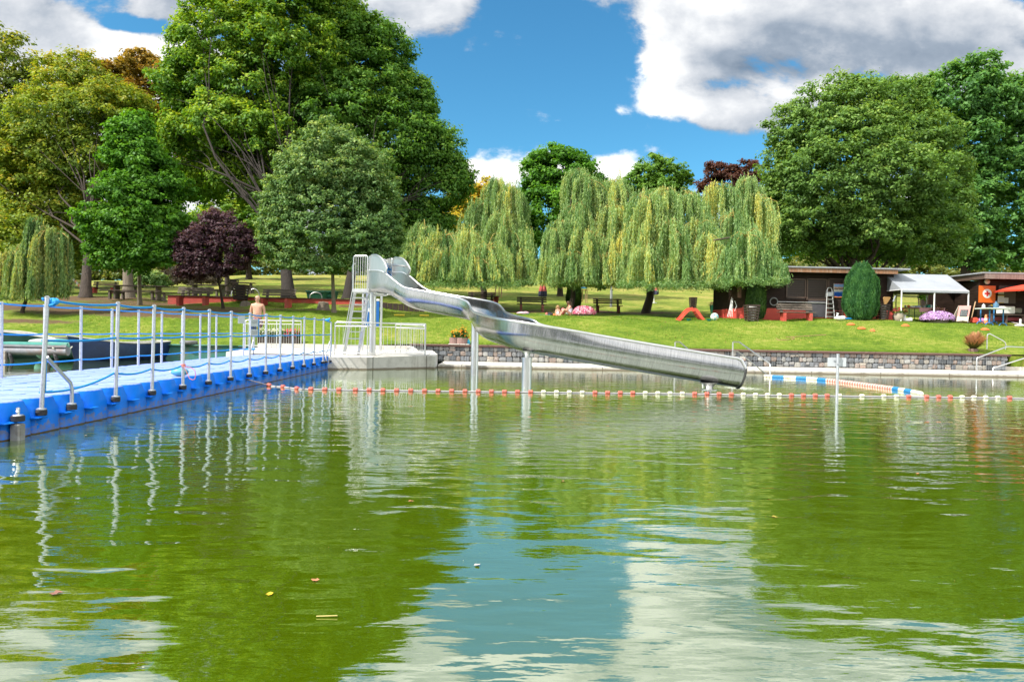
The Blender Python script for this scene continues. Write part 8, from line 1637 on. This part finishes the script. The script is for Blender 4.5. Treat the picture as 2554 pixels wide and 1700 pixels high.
cp_ = at(1391, 792, Y=38.0); cp_.z = gz(cp_.x, cp_.y); t = thing('person', 'small fair-haired person sitting in a light dress facing the pond', 'person', tuple(cp_), R(0))
V = [(0, 0, .10, .10, .09), (0, 0, .24, .085, .075), (0, 0, .36, .085, .07), (0, 0, .43, .045), (0, 0, .47, .04), (0, 0, .535, .078), (0, 0, .60, .066)]; E_ = [(i, i + 1) for i in range(6)]
for sg in (-1, 1):
    i = len(V); V += [(sg * .10, 0, .385, .034), (sg * .145, -.02, .27, .027), (sg * .12, -.10, .18, .022)]; E_ += [(2, i), (i, i + 1), (i + 1, i + 2)]; hand(V, E_, i + 2, (sg * .12, -.10, .18), (-sg * .2, -.8, -.4), (-sg, 0, 0), .7)
    i = len(V); V += [(sg * .06, -.08, .08, .06), (sg * .12, -.26, .12, .045), (sg * .10, -.40, .06, .034), (sg * .10, -.50, .03, .026), (sg * .11, -.54, .06, .022)]; E_ += [(0, i)] + [(i + k, i + k + 1) for k in range(4)]
skinned('body', V, E_, SKIN_, t, (0, 0, 0)); skinned('dress', [(0, -.02, .10, .125, .12), (0, 0, .24, .10, .09), (0, 0, .35, .095, .08)], [(0, 1), (1, 2)], print_material('pastel_dress', [(0, (.66, .60, .66)), (.52, (.35, .5, .62)), (.6, (.68, .5, .55))], 20), t, (0, 0, 0)); head_bits(t, (0, 0, .545), (.15, -1, 0), (0, 0, 1), HAIRB, 'long', .9)
root_loc = _old_root
# their things on the grass
def item3(nm, label, cat, px, py, Y, fn, m):
    p = at(px, py, Y=Y); p.z = gz(p.x, Y); b = MB(); fn(b, p); o = b.build(nm, m); return tag(o, label, cat)
item3('beach_bag', 'black bag lying to the left of the seated pair', 'bag', 1371, 792, 38.0, lambda b, p: (b.ball((p.x, p.y, p.z + .12), (.25, .16, .12)), b.tube([(p.x - .1, p.y, p.z + .2), (p.x, p.y, p.z + .3), (p.x + .1, p.y, p.z + .2)], .012, 6)), pbr('black_fabric', (.02, .02, .03), None, .8))
item3('beach_bag', 'small red pouch at the end of the black bag', 'bag', 1363, 792, 37.9, lambda b, p: b.ball((p.x, p.y, p.z + .13), (.07, .08, .12)), FR)
item3('beach_ball', 'small orange ball beside the seated fair-haired person', 'ball', 1382.5, 792, 37.8, lambda b, p: b.ball((p.x, p.y, p.z + .11), .085, 16, 10), ORG)
item3('swim_ring', 'pink inflatable behind the knees of the seated person in the dress', 'inflatable', 1404, 790, 38.5, lambda b, p: b.ball((p.x, p.y, p.z + .28), (.13, .1, .2)), pbr('pink_inflatable_ring', (.75, .18, .2), None, .4))
item3('water_bottle', 'pale bottle and cups lying left of the black bag', 'bottle', 1356, 792, 37.9, lambda b, p: (b.tube([(p.x - .1, p.y, p.z + .06), (p.x + .06, p.y, p.z + .06), (p.x + .1, p.y, p.z + .06)], [.045, .045, .015], 10), b.lathe([(.03, 0), (.04, .11)], (p.x - .2, p.y, p.z), 10)), pbr('pale_plastic', (.5, .58, .6), None, .3))
item3('beach_towel', 'flat blue-green towel edge lying on the crest left of the seated pair', 'towel', 1337, 791, 37.7, lambda b, p: b.box((p.x, p.y, p.z + .04), (1.5, .7, .03), bev=.01), pbr('teal_towel', (.12, .38, .36), (.1, .3, .3), .9, scale=8, bumps=.3))
item3('beach_towel', 'crumpled pink and white towel under the left willow bench', 'towel', 1302, 788, 37.9, lambda b, p: (b.ball((p.x, p.y, p.z + .06), (.32, .25, .10)), b.ball((p.x + .2, p.y, p.z + .08), (.2, .2, .09))), pbr('pink_towel', (.6, .22, .28), (.5, .45, .45), .9, scale=12, bumps=.5, bd=.03))
